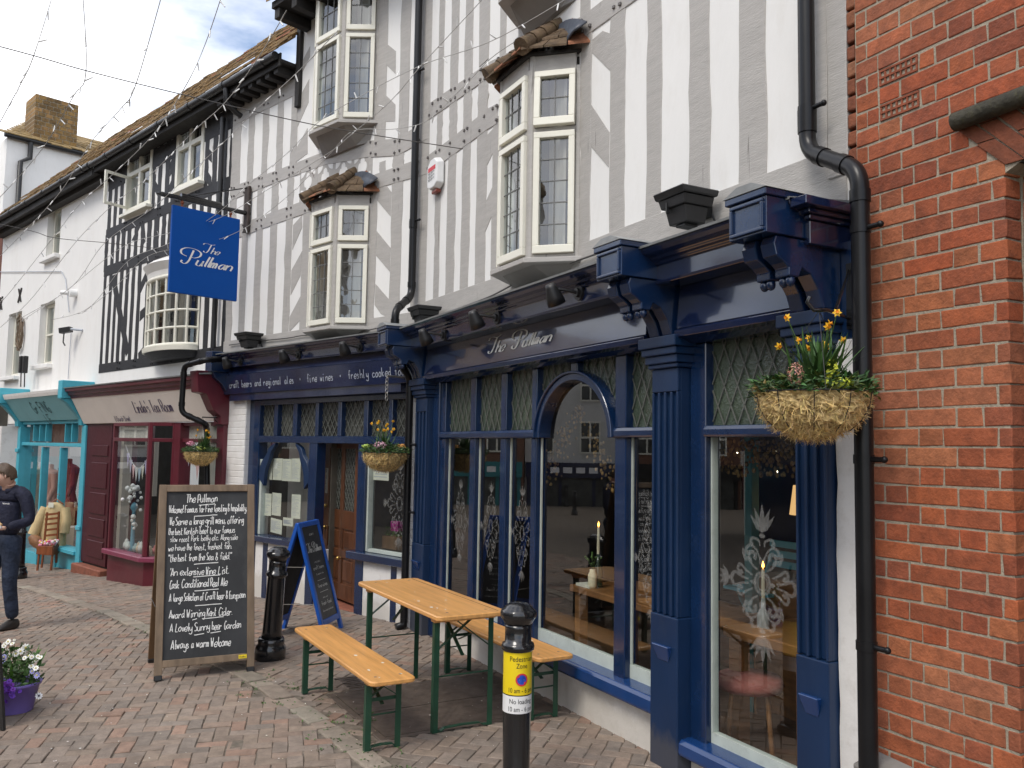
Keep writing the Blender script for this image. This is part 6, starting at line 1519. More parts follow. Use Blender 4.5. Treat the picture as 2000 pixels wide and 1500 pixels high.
# ------------------------------------------------------------------ big chalkboard
def chalkboard():
    A = ground(300, 1331); B = ground(496, 1311); e = (B-A); e.z = 0; W = e.length; e.normalize(); bk = Vector((-e.y, e.x, 0)); sp = .575
    t = thing('chalkboard', (A+B)/2+bk*.28, 'tall wooden framed pavement chalkboard covered in handwritten white lettering', 'chalkboard')
    hz = .0
    top = lambda p: p+bk*sp*.5+Vector((0, 0, 1.36-(.0)))
    rnd = random.Random(17)
    for k in (0, 1):
        O = A if k == 0 else A+bk*sp; up = (A+bk*sp*.5+Vector((0, 0, 1.36)))-O; Ls = up.length
        P = Pl(O, e, up); sgn = 1 if P.n.dot(bk) < 0 else -1          # front face towards the viewer
        s_ = sgn if k == 0 else -sgn
        def bx(m, u0, u1, v0, v1, o0, o1): m.box(P, u0, u1, v0, v1, *(sorted((o0*s_, o1*s_))))
        m = MB(); pw = .052; bx(m, 0, pw, .035, Ls, -.02, .022); bx(m, W-pw, W, .035, Ls, -.02, .022); bx(m, pw, W-pw, Ls-pw, Ls-.001, -.0195, .0215); bx(m, pw, W-pw, .085, .135, -.0195, .0215)
        m.build('frame', FRAMEW if k == 0 else FRAMED, t, bevel=.004, seg=2)
        m = MB(); bx(m, .0, pw+.002, 0, .036, -.024, .026); bx(m, W-pw-.002, W, 0, .036, -.024, .026); m.build('rubber_foot', BLACKM, t, bevel=.005)
        m = MB(); bx(m, pw-.001, W-pw+.001, .134, Ls-pw+.001, -.008, .006); bd = m.build('board', CHALKB, t)
        if k == 0:
            xl = lambda y: 230-35*(y-130)/1180; xr = lambda y: 835+15*(y-130)/1180
            U = lambda x, y: pw+(x-xl(y))/(xr(y)-xl(y))*(W-2*pw)
            v1, v0 = Ls-pw, .135
            Vv = lambda y, x: v1-(y-(130+ (x-230)/605*2))/(1318-22*(x-230)/605-130)*(v1-v0)
            lines = [('The Pullman', 370, 605, 212, 50), ('Welcome! Famous for Fine feasting & hospitality,', 245, 835, 284, 44), ('We Serve a large grill menu, offering', 250, 810, 374, 46), ('the best Kentish beef to our famous', 240, 745, 444, 40),
                     ('slow roast Pork belly etc. Along side', 255, 765, 495, 34), ('we have the finest, freshest fish.', 240, 722, 560, 38), ('"the best from the Sea & field."', 240, 722, 636, 42), ("'An extensive Wine List.", 250, 705, 738, 46),
                     ('Cask Conditioned Real Ale', 250, 690, 826, 48), ('A large Selection of Craft beer & European', 245, 832, 918, 44), ('Award Winning Kent Cider.', 245, 732, 1034, 46), ('A Lovely Sunny beer Garden', 250, 800, 1128, 46), ('Always a warm Welcome', 258, 720, 1245, 50)]
            m = MB()
            for txt, x0, x1, y, h in lines:
                u0, u1 = U(x0, y), U(x1, y); va, vb = Vv(y, x0), Vv(y-6, x1); hh = h/1180*(v1-v0)
                f = lambda x, yy: P.pt(u0+x, va+(vb-va)*x/(u1-u0)+yy, .0085*s_)
                write(m, txt, f, hh*1.22, u1-u0, pen=.66, slant=.10, jit=.24, rnd=rnd)
            for x0, x1, y in ((465, 585, 230), (430, 605, 312), (430, 615, 660), (425, 630, 750), (435, 620, 850), (440, 645, 954), (420, 455, 1052), (500, 660, 1046), (435, 510, 1157), (560, 640, 1148)):
                a, b = U(x0, y), U(x1, y); va, vb = Vv(y, x0), Vv(y-8, x1); n = 6
                ribbon(m, [Vector((a+(b-a)*i/n, va+(vb-va)*i/n+rnd.uniform(-.001, .001), 0)) for i in range(n+1)], lambda i, n_, t_: .0028, lambda x, yy: P.pt(x, yy, .0085*s_))
            m.build('chalk_lettering', CHALK, bd)
            m = MB(); bx(m, W-pw-.062, W-pw-.004, .100, .126, .0216, .0235); tg = m.build('maker_tag', YELLOW, t)
            m = MB(); write(m, 'Chalks', lambda x, y: P.pt(W-pw-.056+x, .107+y, .0245*s_), .012, .044, pen=1.2); m.build('tag_printing', SBLACK, tg)
    m = MB(); a = A+e*.0+bk*.1+Vector((0, 0, .5)); m.tube([a-e*.004, a+bk*.38-e*.004], .003, 5); m.build('stay_rope', WIRED, t)
chalkboard()
# ------------------------------------------------------------------ blue A-board by the door
def a_board():
    R1, R2, Ff = ground(512, 1246), ground(556, 1226), ground(669, 1225); Fn = Ff+(R1-R2); Fn.z = 0
    R1.z = R2.z = Ff.z = -.02; Fn.z = -.02
    t = thing('a_board', (R1+Ff)/2, 'blue framed pavement A-board with white lettering on black by the pub door', 'A-board')
    e = (R2-R1); W = e.length; e.normalize(); mid = (R1+Fn)/2; top = at(575, 1024, (mid-CAM).dot(_F)); top = Vector((mid.x, mid.y, top.z))
    for k in (0, 1):
        O = Fn if k == 0 else R1; P = Pl(O, e, top-O); Ls = (top-O).length; out_ = (O-mid).normalized(); s_ = 1 if P.n.dot(out_) > 0 else -1
        def bx(m, u0, u1, v0, v1, o0, o1): m.box(P, u0, u1, v0, v1, *(sorted((o0*s_, o1*s_))))
        m = MB(); pw = .045; bx(m, 0, pw, 0, Ls, -.016, .016); bx(m, W-pw, W, 0, Ls, -.016, .016); bx(m, pw, W-pw, Ls-pw, Ls-.001, -.0155, .0155); bx(m, pw, W-pw, .11, .16, -.0155, .0155); m.build('frame', ABLUE, t, bevel=.004)
        m = MB(); bx(m, pw-.001, W-pw+.001, .159, Ls-pw+.001, -.006, .005); bd = m.build('panel', paint('a_board_black', (.022, .022, .024), .5, .15) if k == 0 else DARK, t)
        if k == 0:
            m = MB(); Hh = Ls-pw-.16; f = lambda v: (lambda x, y: P.pt(W/2+x, .16+Hh*v+y, .0075*s_)); iw = W-2*pw
            # lettering reads from the near edge to the far edge
            for txt, v, h, wd in (('WELCOME TO', .90, .016, .26), ('A SELECTION OF', .60, .012, .36), ('craft beers', .53, .032, .66), ('& regional ales', .47, .016, .45), ('fine wines', .335, .034, .60), ('delicious', .215, .014, .32), ('fresh food', .145, .034, .62), ('from local produce', .075, .02, .66)):
                write(m, txt, f(v), h, iw*wd, pen=.9, align='c')
            g = f(.72); w0 = len(m.v); x1 = script_word('he', SCRIPT_T, .010, m, lambda x, y: g(x, y), .085); x2 = x1+.03; x3 = script_word('ullman', SCRIPT_P, .010, m, lambda x, y: g(x2+x, y), .085)
            for i in range(w0, len(m.v)): q = m.v[i]-g(0, 0); x = q.dot(P.e); m.v[i] = m.v[i]+P.e*(x*(iw*.82/(x2+x3))-x-iw*.41)
            for v in (.41, .285): a, b = P.pt(W/2-iw*.25, .16+Hh*v, .0075*s_), P.pt(W/2+iw*.25, .16+Hh*v, .0075*s_); c = P.up*.0016; m.quad(a-c, b-c, b+c, a+c)
            m.build('lettering', LETTER, bd)
    m = MB()
    for q in (.3, .62): m.tube([Fn.lerp(top, q)+e*.01, R1.lerp(top, q)+e*.01], .002, 4)
    m.build('stay_wire', STEEL, t)
a_board()
# ------------------------------------------------------------------ flower pot and the edge of a small board at lower left
def flower_pot():
    C = ground(26, 1388); t = thing('flower_pot', C, 'purple plastic pot of white daisies and violet pansies on the paving', 'flower pot'); rnd = random.Random(6)
    dp = (C-CAM).dot(_F); H = 56/FPX*dp; R = 46/FPX*dp
    m = MB(); m.lathe([(0, 0), (R*.72, 0), (R*.74, .006), (R*.95, H*.9), (R*1.02, H*.9), (R*1.04, H), (R*.95, H), (R*.9, H*.8), (0, H*.8)], C, 28); m.build('pot', POT, t)
    lf, fl = MB(), MB(); top = C+Vector((0, 0, H*.9))
    for _ in range(620):
        a = rnd.uniform(0, 6.28); r = math.sqrt(rnd.random())*R*1.0; h = rnd.random()**1.3*.26*(1-.4*r/R); p = top+Vector((r*math.cos(a), r*math.sin(a), h)); d = Vector((rnd.gauss(0, 1), rnd.gauss(0, 1), rnd.uniform(-.2, 1.3))).normalized(); s = d.cross(Vector((rnd.gauss(0, 1), rnd.gauss(0, 1), .5))).normalized(); k = rnd.uniform(.4, 1.3); ln = rnd.uniform(.02, .055); wd = ln*rnd.uniform(.12, .3)
        lf.add([p, p+d*ln*.5+s*wd, p+d*ln, p+d*ln*.5-s*wd], [(0, 1, 2, 3)], 0, (k, k*1.05, k))
    for _ in range(18):
        a = rnd.uniform(0, 6.28); b = top+Vector((R*.6*math.cos(a), R*.6*math.sin(a), .03)); d = Vector((math.cos(a)*.5, math.sin(a)*.5, 1)).normalized(); ln = rnd.uniform(.12, .22); s = d.cross(Vector((0, 0, 1))).normalized()*.01; lf.add([b-s, b+s, b+d*ln*.6+s*.8+Vector((0, 0, -.01)), b+d*ln, b+d*ln*.6-s*.8], [(0, 1, 2, 3, 4)], 0, (1.2, 1.6, .7))
    def daisy(p, r, col, cc):
        n = (CAM-p).normalized()+Vector((rnd.gauss(0, .5), rnd.gauss(0, .5), .5+rnd.gauss(0, .3))); n.normalize(); s = n.cross(Vector((0, 0, 1))).normalized(); v = s.cross(n)
        for k in range(9):
            a = k*.698; q = s*math.cos(a)+v*math.sin(a); w_ = n.cross(q)*r*.32; fl.add([p, p+q*r*.6+w_, p+q*r, p+q*r*.6-w_], [(0, 1, 2, 3)], 0, col)
        fl.ball(p+n*.002, r*.28, 0, 6, 4, cc)
    for (x, y, r) in ((10, 1258, 5), (16, 1253, 6), (24, 1257, 5), (7, 1262, 5), (50, 1265, 8.5), (40, 1272, 7), (31, 1277, 7), (46, 1274, 6), (56, 1281, 5), (62, 1283, 5), (48, 1285, 5), (74, 1282, 5), (79, 1284, 5), (66, 1292, 4), (70, 1290, 4), (61, 1301, 6), (70, 1305, 6), (76, 1359, 7.5), (18, 1280, 5), (28, 1250, 3), (14, 1270, 4)):
        o = rnd.uniform(-.08, .10); p = at(x, y, dp+o); daisy(p, r/FPX*dp, (1.1, 1.1, 1.05) if y < 1340 else (1.1, 1.1, 1.1), (.9, .75, .2) if y < 1340 else (.05, .03, .08))
        fl.tube([top+Vector((rnd.gauss(0, R*.4), rnd.gauss(0, R*.4), .02)), p.lerp(top, .4)+Vector((0, 0, .02)), p], .0018, 4, 0, False, col=(.12, .2, .06))
    for (x, y, r) in ((72, 1319, 7), (63, 1311, 6), (4, 1290, 7), (8, 1283, 6)): daisy(at(x, y, dp-.05), r/FPX*dp, (.50, .50, .95), (.9, .8, .2))
    for _ in range(46): p = at(rnd.gauss(17, 8), rnd.gauss(1345, 8), dp-R*.9+rnd.uniform(-.03, .03)); daisy(p, rnd.uniform(4, 6)/FPX*dp, (.26*rnd.uniform(.7, 1.2), .06, .62), (.2, .05, .4))
    lf.build('foliage', LEAFM, t); fl.build('flowers', PETAL, t)
flower_pot()
def edge_board():
    p = ground(9, 1427); e = Vector((.95, -.3, 0)).normalized(); o = p-e*.5
    t = thing('pavement_sign', o, 'edge of a small black framed pavement sign with a white sheet beside the purple pot', 'sign'); up = Vector((-.24, .2, 1)); P = Pl(o, e, up); h = .5; m = MB()
    m.box(P, .475, .5, 0, h, -.012, .012); m.box(P, 0, .025, 0, h, -.012, .012); m.box(P, .026, .474, h-.025, h-.001, -.0115, .0115); m.box(P, .026, .474, .10, .125, -.0115, .0115); m.build('frame', EAVE, t, bevel=.002)
    m = MB(); m.box(P, .0255, .4745, .125, h-.025, -.004, .004); m.build('sheet', SWHITE, t)
    m = MB(); P2 = Pl(o+Vector((-.42, .40, 0)), e, Vector((-.05, -.2, 1))); m.box(P2, .475, .5, 0, h, -.012, .012); m.box(P2, 0, .025, 0, h, -.012, .012); m.build('rear_leg', EAVE, t)
edge_board()
# ------------------------------------------------------------------ houses down the street (on wall 2)
def window_unit(par, F, u0, u1, z0, z1, o, cols, rows, fw=.05, bar=.018, mat=CREAM, recess=0.0, name='window', curtain=True, sash=False, open_leaf=None, trans=None, gl=None):
    t = bpy.data.objects.new(name, None); COL.objects.link(t); t.location = F.pt((u0+u1)/2, z0, o); attach(t, par)
    m = MB(); a, b, c, d = u0+fw, u1-fw, z0+fw*1.2, z1-fw
    m.box(F, u0, u1, z0, c, o-.06, o+.02); m.box(F, u0, u1, d, z1, o-.06, o+.02); m.box(F, u0, a, c, d, o-.06, o+.0195); m.box(F, b, u1, c, d, o-.06, o+.0195)
    cols = cols if isinstance(cols, (list, tuple)) else [i/cols for i in range(1, cols)]; rows = rows if isinstance(rows, (list, tuple)) else [i/rows for i in range(1, rows)]
    for f in cols: x = a+(b-a)*f; m.box(F, x-bar, x+bar, c, d, o-.045, o+.012)
    for f in rows: y = c+(d-c)*f; m.box(F, a, b, y-bar, y+bar, o-.044, o+.011)
    m.build('frame', mat, t, bevel=.004)
    m = MB(); m.quad(F.pt(a, c, o-.03), F.pt(b, c, o-.03), F.pt(b, d, o-.03), F.pt(a, d, o-.03)); m.build('pane', gl or GLASSU, t)
    m = MB(); m.box(F, a-.02, b+.02, c-.02, d+.02, o-.20, o-.19); m.build('dark_room_panel', DARK, t)  # the unlit room's darkness is put into this panel's colour
    if curtain:
        m = MB(); k = 12
        for (p, q) in ((a, a+(b-a)*.28), (b-(b-a)*.25, b)):
            vs = []
            for i in range(k+1): x = p+(q-p)*i/k; oo = o-.12+.016*math.sin(i*2.1); vs += [F.pt(x, c, oo), F.pt(x, d, oo)]
            m.add(vs, [(2*i, 2*i+2, 2*i+3, 2*i+1) for i in range(k)], 0, None, True)
        m.build('curtain', CURT, t)
    return t
def wall_with_holes(F, u0, u1, z0, z1, holes, o0, o1, m):
    us = sorted({u0, u1, *[h[0] for h in holes], *[h[1] for h in holes]}); zs = sorted({z0, z1, *[h[2] for h in holes], *[h[3] for h in holes]})
    for a, b in zip(us, us[1:]):
        for c, d in zip(zs, zs[1:]):
            x, y = (a+b)/2, (c+d)/2
            if not any(h[0] < x < h[1] and h[2] < y < h[3] for h in holes): m.box(F, a, b, c, d, o0, o1)
def gutter(F, u0, u1, z, o, par, rag=.0):
    m = MB(); m.tube([F.pt(u0, z, o), F.pt(u1, z, o)], .048, 12)
    k = int(abs(u1-u0)/1.1)
    for i in range(k+1): u = u0+(u1-u0)*(i+.3)/(k+1); m.tube([F.pt(u-.04, z, o), F.pt(u+.04, z, o)], .056, 12)
    m.build('gutter', BLACKM, par)
def tiled_roof(F, u0, u1, z, o, run, rise, par, seed):
    m = MB(); rnd = random.Random(seed); n = int((u1-u0)/.19); rows = 13
    for r in range(rows):
        f0, f1 = r/rows, min(1, (r+1.25)/rows)
        for i in range(n+1):
            a = u0+(i-(.5 if r % 2 else 0))*.19; b = min(a+.184, u1); a = max(a, u0)
            if b-a < .03: continue
            l = rnd.uniform(.0, .035) + .02*math.sin(i*.37+r); dz = rnd.uniform(-.012, .012)
            p = lambda u, f, e: F.pt(u, z+rise*f+e, o-run*f)
            q = [p(a, f0, .02+l), p(b, f0, .02+l+dz), p(b, f1, .0+l*.4), p(a, f1, .0+l*.4)]
            m.hexa([v-Vector((0, 0, .022)) for v in q]+q, 0 if rnd.random() < .93 else 1)
    m.build('roof', [TILE, TILEO], par)
EZ = 6.15
# --- black and white timbered house
def tudor():
    uL, uR = 8.02, 3.815
    t = thing('tudor_house', F2.pt(6, -.4, -1), 'narrow black and white timber-framed house with a mossy tiled roof', 'house')
    w1 = (F2.u(297.5, 345), F2.u(250, 350), F2.z(248, 421), F2.z(254, 291)); w2 = (F2.u(399, 290), F2.u(346, 300), F2.z(344, 378), F2.z(347, 238))
    m = MB(); wall_with_holes(F2, uR, uL, 2.45, 6.15, [w1, w2], -.22, 0, m); m.build('wall', WHITE, t)
    def st(y, x0, x1, za, zb): stud(F2, F2.u(x0, y), F2.u(x1, y), za, zb, parent=t, mat=TUDOR)
    zr1 = F2.z(206, 531); zr2 = F2.z(211, 458); z0 = F2.z(196, 712)
    for x0, x1 in ((197, 202), (207.6, 213.5), (218.6, 223.4), (228.5, 234.7), (239.5, 246), (251.6, 257.7), (263.7, 269.6), (280, 291)): st(664, x0, x1, z0-.05, zr1)
    for x0, x1 in ((387, 390), (398, 407), (417, 424), (434, 441)): st(640, x0, x1, z0-.05, zr1)
    for x0, x1 in ((205, 211), (217, 223), (227, 233), (237, 244), (248, 255), (261.5, 268), (274, 280), (286, 294.5), (299, 309), (314, 322), (326, 336), (343, 350), (357, 364), (372, 379), (387, 394), (402, 409), (418, 426), (434, 442)): st(490, x0, x1, zr1, zr2)
    for y, x0, x1 in ((382, 213, 219), (382, 224, 230), (382, 235, 241), (350, 298, 304), (350, 309.5, 316), (350, 323, 331), (350, 335, 345), (330, 400, 407), (330, 415, 424), (330, 431, 442), (330, 448, 453)): st(y, x0, x1, zr2, 6.1)
    def rl(za, zb, u0=uR, u1=uL): rail(F2, [(u0, za, zb), (u1, za, zb)], [u0+.3+.62*i for i in range(int((u1-u0)/.62))], .0085, t, TUDOR, TUDOR)
    rl(z0-.14, z0+.005); rl(zr1-.08, zr1+.09); rl(zr2-.07, zr2+.09); rl(5.80, 6.09, uR, w2[0]-.01); rl(5.80, 6.09, w2[1]+.01, w1[0]-.01); rl(5.80, 6.09, w1[1]+.01, uL)
    for q in ([(216, 540), (225, 535), (253, 684), (246, 697)], [(294, 512), (294, 530), (275, 572), (275, 553)], [(293, 590), (293, 607), (273, 628), (274, 608)], [(292, 662), (292, 684), (271, 706), (270, 690)],
              [(299, 300), (305, 306), (305, 335), (299, 328)], [(299, 345), (309, 362), (309, 385), (299, 368)], [(333, 318), (341, 300), (341, 330), (332, 345)], [(331, 362), (340, 340), (340, 365), (330, 382)],
              [(404, 285), (414, 297), (414, 318), (404, 308)], [(403, 330), (413, 346), (413, 372), (402, 352)], [(257, 470), (272, 440), (279, 432), (262, 470)], [(274, 430), (281, 425), (285, 470), (279, 480)]): timber_px(F2, q, .0045, t, TUDOR)
    for w_, op in ((w1, 1), (w2, 0)):
        wn = window_unit(t, F2, w_[0], w_[1], w_[2], w_[3], .0, [.5], [.60], .075, .035)
        m = MB(); m.box(F2, w_[0]-.06, w_[1]+.05, w_[2]-.05, w_[2]-.002, -.05, .10); m.build('sill', CREAM, wn, bevel=.004)
        m = MB(); u0, u1, za, zb = w_; 
        for x in (.25, .75): u = u0+(u1-u0)*x; m.box(F2, u-.005, u+.005, za+(zb-za)*.64, zb-.08, -.028, -.022)
        m.box(F2, u0+.08, u1-.08, za+(zb-za)*.77, za+(zb-za)*.775, -.0275, -.0215); m.build('lead_came', CAME, wn)
        if op:
            m = MB(); h = F2.pt(u1-.07, za+.09, .02); L_ = (u1-u0)*.42; e = Fr(h, F2.n*.95-F2.d*.2); ww = (za+(zb-za)*.58)-za-.1
            m.box(e, 0, L_, za+.09, za+.13, -.015, .015); m.box(e, 0, L_, za+.05+ww, za+.09+ww, -.015, .015); m.box(e, 0, .04, za+.13, za+.05+ww, -.0145, .0145); m.box(e, L_-.04, L_, za+.13, za+.05+ww, -.0145, .0145); m.build('open_casement', CREAM, wn)
    # bow window
    b = bpy.data.objects.new('bow_window', None); COL.objects.link(b); bu0, bu1 = F2.u(389, 610), F2.u(308, 600); zb0, zb1 = F2.z(340, 670, .3), F2.z(345, 533, .3); b.location = F2.pt((bu0+bu1)/2, zb0, 0); attach(b, t)
    cu, hw, dp = (bu0+bu1)/2, (bu1-bu0)/2, .30
    P = lambda a, z, e=0.0: F2.pt(cu-(hw+e*.4)*math.cos(a), z, max(.0, (dp+e)*math.sin(a)**.8))
    N_ = 8; m = MB()
    for i in range(N_+1): a = math.pi*i/N_; m.tube([P(a, zb0), P(a, zb1)], .02 if i % 2 else .024, 6)
    for r in range(5):
        z = zb0+(zb1-zb0)*r/4
        m.tube([P(math.pi*i/24, z) for i in range(25)], .018 if 0 < r < 4 else .034, 6)
    m.build('glazing_bar', CREAM, b)
    m = MB(); vs = [];
    for i in range(25): a = math.pi*i/24; vs += [P(a, zb0, -.012), P(a, zb1, -.012)]
    m.add(vs, [(2*i, 2*i+2, 2*i+3, 2*i+1) for i in range(24)]); m.build('pane', GLASSU, b)
    def cap(za, zb, e0, e1, nm, mt):
        m = MB(); n = 24; vs = []
        for z, e in ((za, e0), (zb, e1)): vs += [P(math.pi*i/n, z, e) for i in range(n+1)]
        m.add(vs, [tuple(range(n+1)), tuple(range(n+1, 2*n+2))[::-1]]+[(i, i+1, n+2+i, n+1+i) for i in range(n)]+[(n, 0, n+1, 2*n+1)]); m.build(nm, mt, b)
    cap(zb1+.01, zb1+.10, .01, .03, 'head', WHITE); cap(zb1+.101, zb1+.20, .03, .10, 'cornice', WHITE); cap(zb1+.201, zb1+.26, .10, .02, 'capping', WHITE); cap(zb0-.07, zb0-.01, .05, .06, 'sill', CREAM); cap(zb0-.16, zb0-.071, -.12, .02, 'apron', TUDOR)
    m = MB(); m.box(F2, bu0+.03, bu1-.03, zb0, zb1, .002, .02); m.build('dark_room_panel', DARKW, b)  # dark panel on the wall stands in for an unlit room
    m = MB()
    for x in (.12, .5, .8): k = 10; vs = []; [vs.extend([F2.pt(bu0+(bu1-bu0)*(x+.015*i), zb0, .10+.02*math.sin(i*2)), F2.pt(bu0+(bu1-bu0)*(x+.015*i), zb1, .10+.02*math.sin(i*2))]) for i in range(k+1)]; m.add(vs, [(2*i, 2*i+2, 2*i+3, 2*i+1) for i in range(k)], 0, None, True)
    m.build('curtain', CURT, b)
    # eaves and roof, shared down to the pub
    m = MB(); m.box(F2, 2.22, uL, 6.10, 6.14, -.02, .24); m.box(F2, 2.22, uL, 6.06, 6.21, .241, .26)
    for k in range(8): u = 2.35+k*.2; m.box(F2, u-.045, u+.045, 6.01, 6.095, .0, .235)
    m.build('eave', EAVE, t); gutter(F2, 2.25, uL, EZ+.02, .305, t)
    tiled_roof(F2, 2.2, uL, EZ+.05, .33, 2.6, 2.75, t, 5)
    m = MB(); m.tube([F2.pt(F2.u(437, 200, .07), z, .07) for z in (5.95, 2.9)], .035, 10); m.build('downpipe', BLACKM, t)
    m = MB(); u = F2.u(441, 185, .3); m.tube([F2.pt(u, 6.12, .30), F2.pt(u, 5.95, .29), F2.pt(u, 5.86, .16), F2.pt(u, 5.83, .08)], .035, 10); m.build('gutter_outlet', BLACKM, t)
    return t
TU = tudor()
# --- tea room shopfront (ground floor of the timbered house)
def tea_room():
    t = TU; uR = F2.u(437, 880, .1); uL = F2.u(165, 880, .1)
    s = bpy.data.objects.new('tea_room_shopfront', None); COL.objects.link(s); s.location = F2.pt((uR+uL)/2, 0, .1); attach(s, t); s['label'] = 'burgundy tea room shopfront with a pale fascia'
    zb = F2.z(280, 825, .12); zt = F2.z(260, 768, .38); ztop = F2.z(260, 745, .5)
    m = MB(); m.profile(F2, [(.0, zb), (.14, zb), (.35, zt), (.0, zt)], uR+.165, uL-.02); fa = m.build('fascia', STONEC, s)
    m = MB(); m.profile(F2, [(.0, zt), (.36, zt), (.365, zt+.04), (.40, zt+.05), (.405, zt+.09), (.45, zt+.105), (.455, zt+.15), (.0, zt+.19)], uR+.171, uL+.03); m.build('cornice', BURG, s, bevel=.003)
    m = MB(); m.profile(F2, [(-.0, zt+.192), (.47, zt+.152), (.475, zt+.168), (0, zt+.225)], uR-.05, uL+.05); m.build('lead_capping', LEAD, s)
    m = MB(); pr = [(.0, zb-.05), (.16, zb-.05), (.17, zb+.05), (.26, zb+.12), (.36, zt-.08), (.47, zt-.06), (.50, zt+.2), (0, zt+.22)]; m.profile(F2, pr, uR-.02, uR+.17); m.build('console_bracket', BURG, s, bevel=.006)
    m = MB()
    def place(x0, y0):
        a = F2.uv(x0, y0, .28); 
        return lambda x, y: F2.pt(a[0]-x, a[1]+y, .14+(a[1]+y-zb)/(zt-zb)*.21+.006)
    wd = F2.u(257, 800, .28)-F2.u(331, 797, .28); write(m, "Linda's Tea Room", place(257, 806), .16, wd, pen=1.0, slant=.12, calli=True)
    wd = F2.u(208, 820, .18)-F2.u(239, 819, .18); write(m, '40 Church Street', place(208, 822), .07, wd, pen=1.1); m.build('lettering', INK, fa)
    m = MB(); m.box(F2, uR-.005, uR+.165, -.9, zb-.051, -.3, .12); m.build('pilaster', BURG, s, bevel=.006)
    m = MB(); m.box(F2, F2.u(404, 900, .1)-.03, F2.u(404, 900, .1)+.03, -.6, zb-.02, -.02, .10); m.build('white_post', CREAM, s)
    # panelled side by the teal shop
    a, b = F2.u(213, 950, .1), uL-.02
    m = MB(); m.box(F2, a, b, -.22, zb, -.3, .10)
    m.build('side_panel', BURGD, s)
    for z0_, z1_ in ((1.45, 1.62), (.95, 1.35), (.55, .88), (.20, .48), (-.12, .14)): m = MB(); m.box(F2, a+.10, b-.34, z0_, z1_, .10, .115); m.build('raised_panel', BURGD, s, bevel=.012)
    g = ground(180, 1112); m = MB(); m.box(F2, a-.1, b, -.6, -.255, -.3, .22); m.build('doorstep', MATS['red_tile_step'], s, bevel=.015)
    m = MB(); m.box(F2, a, b-.1, -.254, -.221, -.3, .08); m.build('rotten_base', EAVE, s)
    # bay: front face, then a canted face
    o = .34; u1 = F2.u(213, 1000, o); u0 = F2.u(284, 1000, o); zs = F2.z(240, 1078, o); ztr = F2.z(245, 862, o)-.0
    z_top = zb-.01
    A = seg(F2, u0, o, u1, o); La = u1-u0; u2 = F2.u(336, 950, .12); B = seg(F2, u2, .10, u0, o); Lb = (F2.pt(u0, 0, o)-F2.pt(u2, 0, .10)).length
    m = MB()
    for fr, ln in ((A, La), (B, Lb)): m.box(fr, 0, ln, -.75, zs-.07, -.3, -.01)
    m.build('stallriser', BURG, s, bevel=.006)
    m = MB()
    for fr, ln in ((A, La), (B, Lb)): m.box(fr, -.03, ln+.03, zs-.069, zs, -.1, .07)
    m.build('sill', BURGL, s, bevel=.01)
    m = MB(); zc = ztr+.05
    for fr, ln in ((A, La), (B, Lb)):
        m.box(fr, 0, .05, zs, z_top, -.06, .0); m.box(fr, ln-.05, ln, zs, z_top, -.061, .001); m.box(fr, .05, ln-.05, ztr, zc, -.05, .004); m.box(fr, .05, ln-.05, z_top-.05, z_top, -.05, .002)
    m.box(F2, u2-.16, u2+.02, -.6, z_top, -.05, .115); m.box(F2, uR+.0, u2-.16, ztr, zc, -.05, .08); m.box(F2, uR, u2-.16, z_top-.05, z_top, -.05, .08); m.build('frame', BURG, s, bevel=.004)
    m = MB()
    for fr, ln in ((A, La), (B, Lb)): m.quad(fr.pt(.04, zs, -.03), fr.pt(ln-.04, zs, -.03), fr.pt(ln-.04, z_top, -.03), fr.pt(.04, z_top, -.03))
    m.quad(F2.pt(uR, -.4, .03), F2.pt(u2-.15, -.4, .03), F2.pt(u2-.15, z_top, .03), F2.pt(uR, z_top, .03)); m.build('pane', GLASSS, s)
    m = MB(); k = 26
    for fr, ln in ((A, La), (F2, 0)):
        vs = []
        for i in range(k+1):
            x = (.05+(ln-.1)*i/k) if fr is A else uR+(u2-.18-uR)*i/k; oo = (-.07 if fr is A else 0)+.008*math.sin(i*2.3)
            vs += [fr.pt(x, zc, oo), fr.pt(x, z_top, oo)]
        m.add(vs, [(2*i, 2*i+2, 2*i+3, 2*i+1) for i in range(k)], 0, None, True)
    m.build('net_curtain', LACE, s)
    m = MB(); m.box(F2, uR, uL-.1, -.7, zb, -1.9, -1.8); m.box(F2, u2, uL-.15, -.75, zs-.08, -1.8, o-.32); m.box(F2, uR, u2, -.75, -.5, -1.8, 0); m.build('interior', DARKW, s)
    m = MB(); m.box(A, La-.16, La-.05, zs, ztr, -.22, -.10); m.box(A, La-.42, La-.22, zs+.75, ztr, -.5, -.44); m.build('pale_column', CURT, s)
    # bunting, crockery and a chair in the window
    m = MB(); rnd = random.Random(14); cols = [(.75, .72, .6), (.62, .55, .78), (.70, .66, .82), (.85, .55, .55), (.8, .8, .78), (.55, .68, .8)]
    pts = [A.pt(La*(.82-.75*i/9), ztr-.06-.42*math.sin(math.pi*i/9)*.75, -.10) for i in range(10)]; m.tube(pts, .006, 4, 0, False, col=(.8, .8, .8))
    for i in range(1, 9): a_, b_ = pts[i]-F2.d*.0, pts[i]; c = cols[i % 6]; m.add([b_+F2.d*.055, b_-F2.d*.055, b_-Vector((0, 0, .20))], [(0, 1, 2)], 0, c)
    for i in range(5): q = F2.pt(u2-.2-(u2-.2-uR-.1)*i/4, ztr-.12-.25*math.sin(math.pi*i/4), .0); m.add([q+F2.d*.055, q-F2.d*.055, q-Vector((0, 0, .2))], [(0, 1, 2)], 0, cols[(i+2) % 6])
    tag(m.build('bunting', PETAL), 'pastel bunting flags strung across the tea room window', 'bunting')
    m = MB()
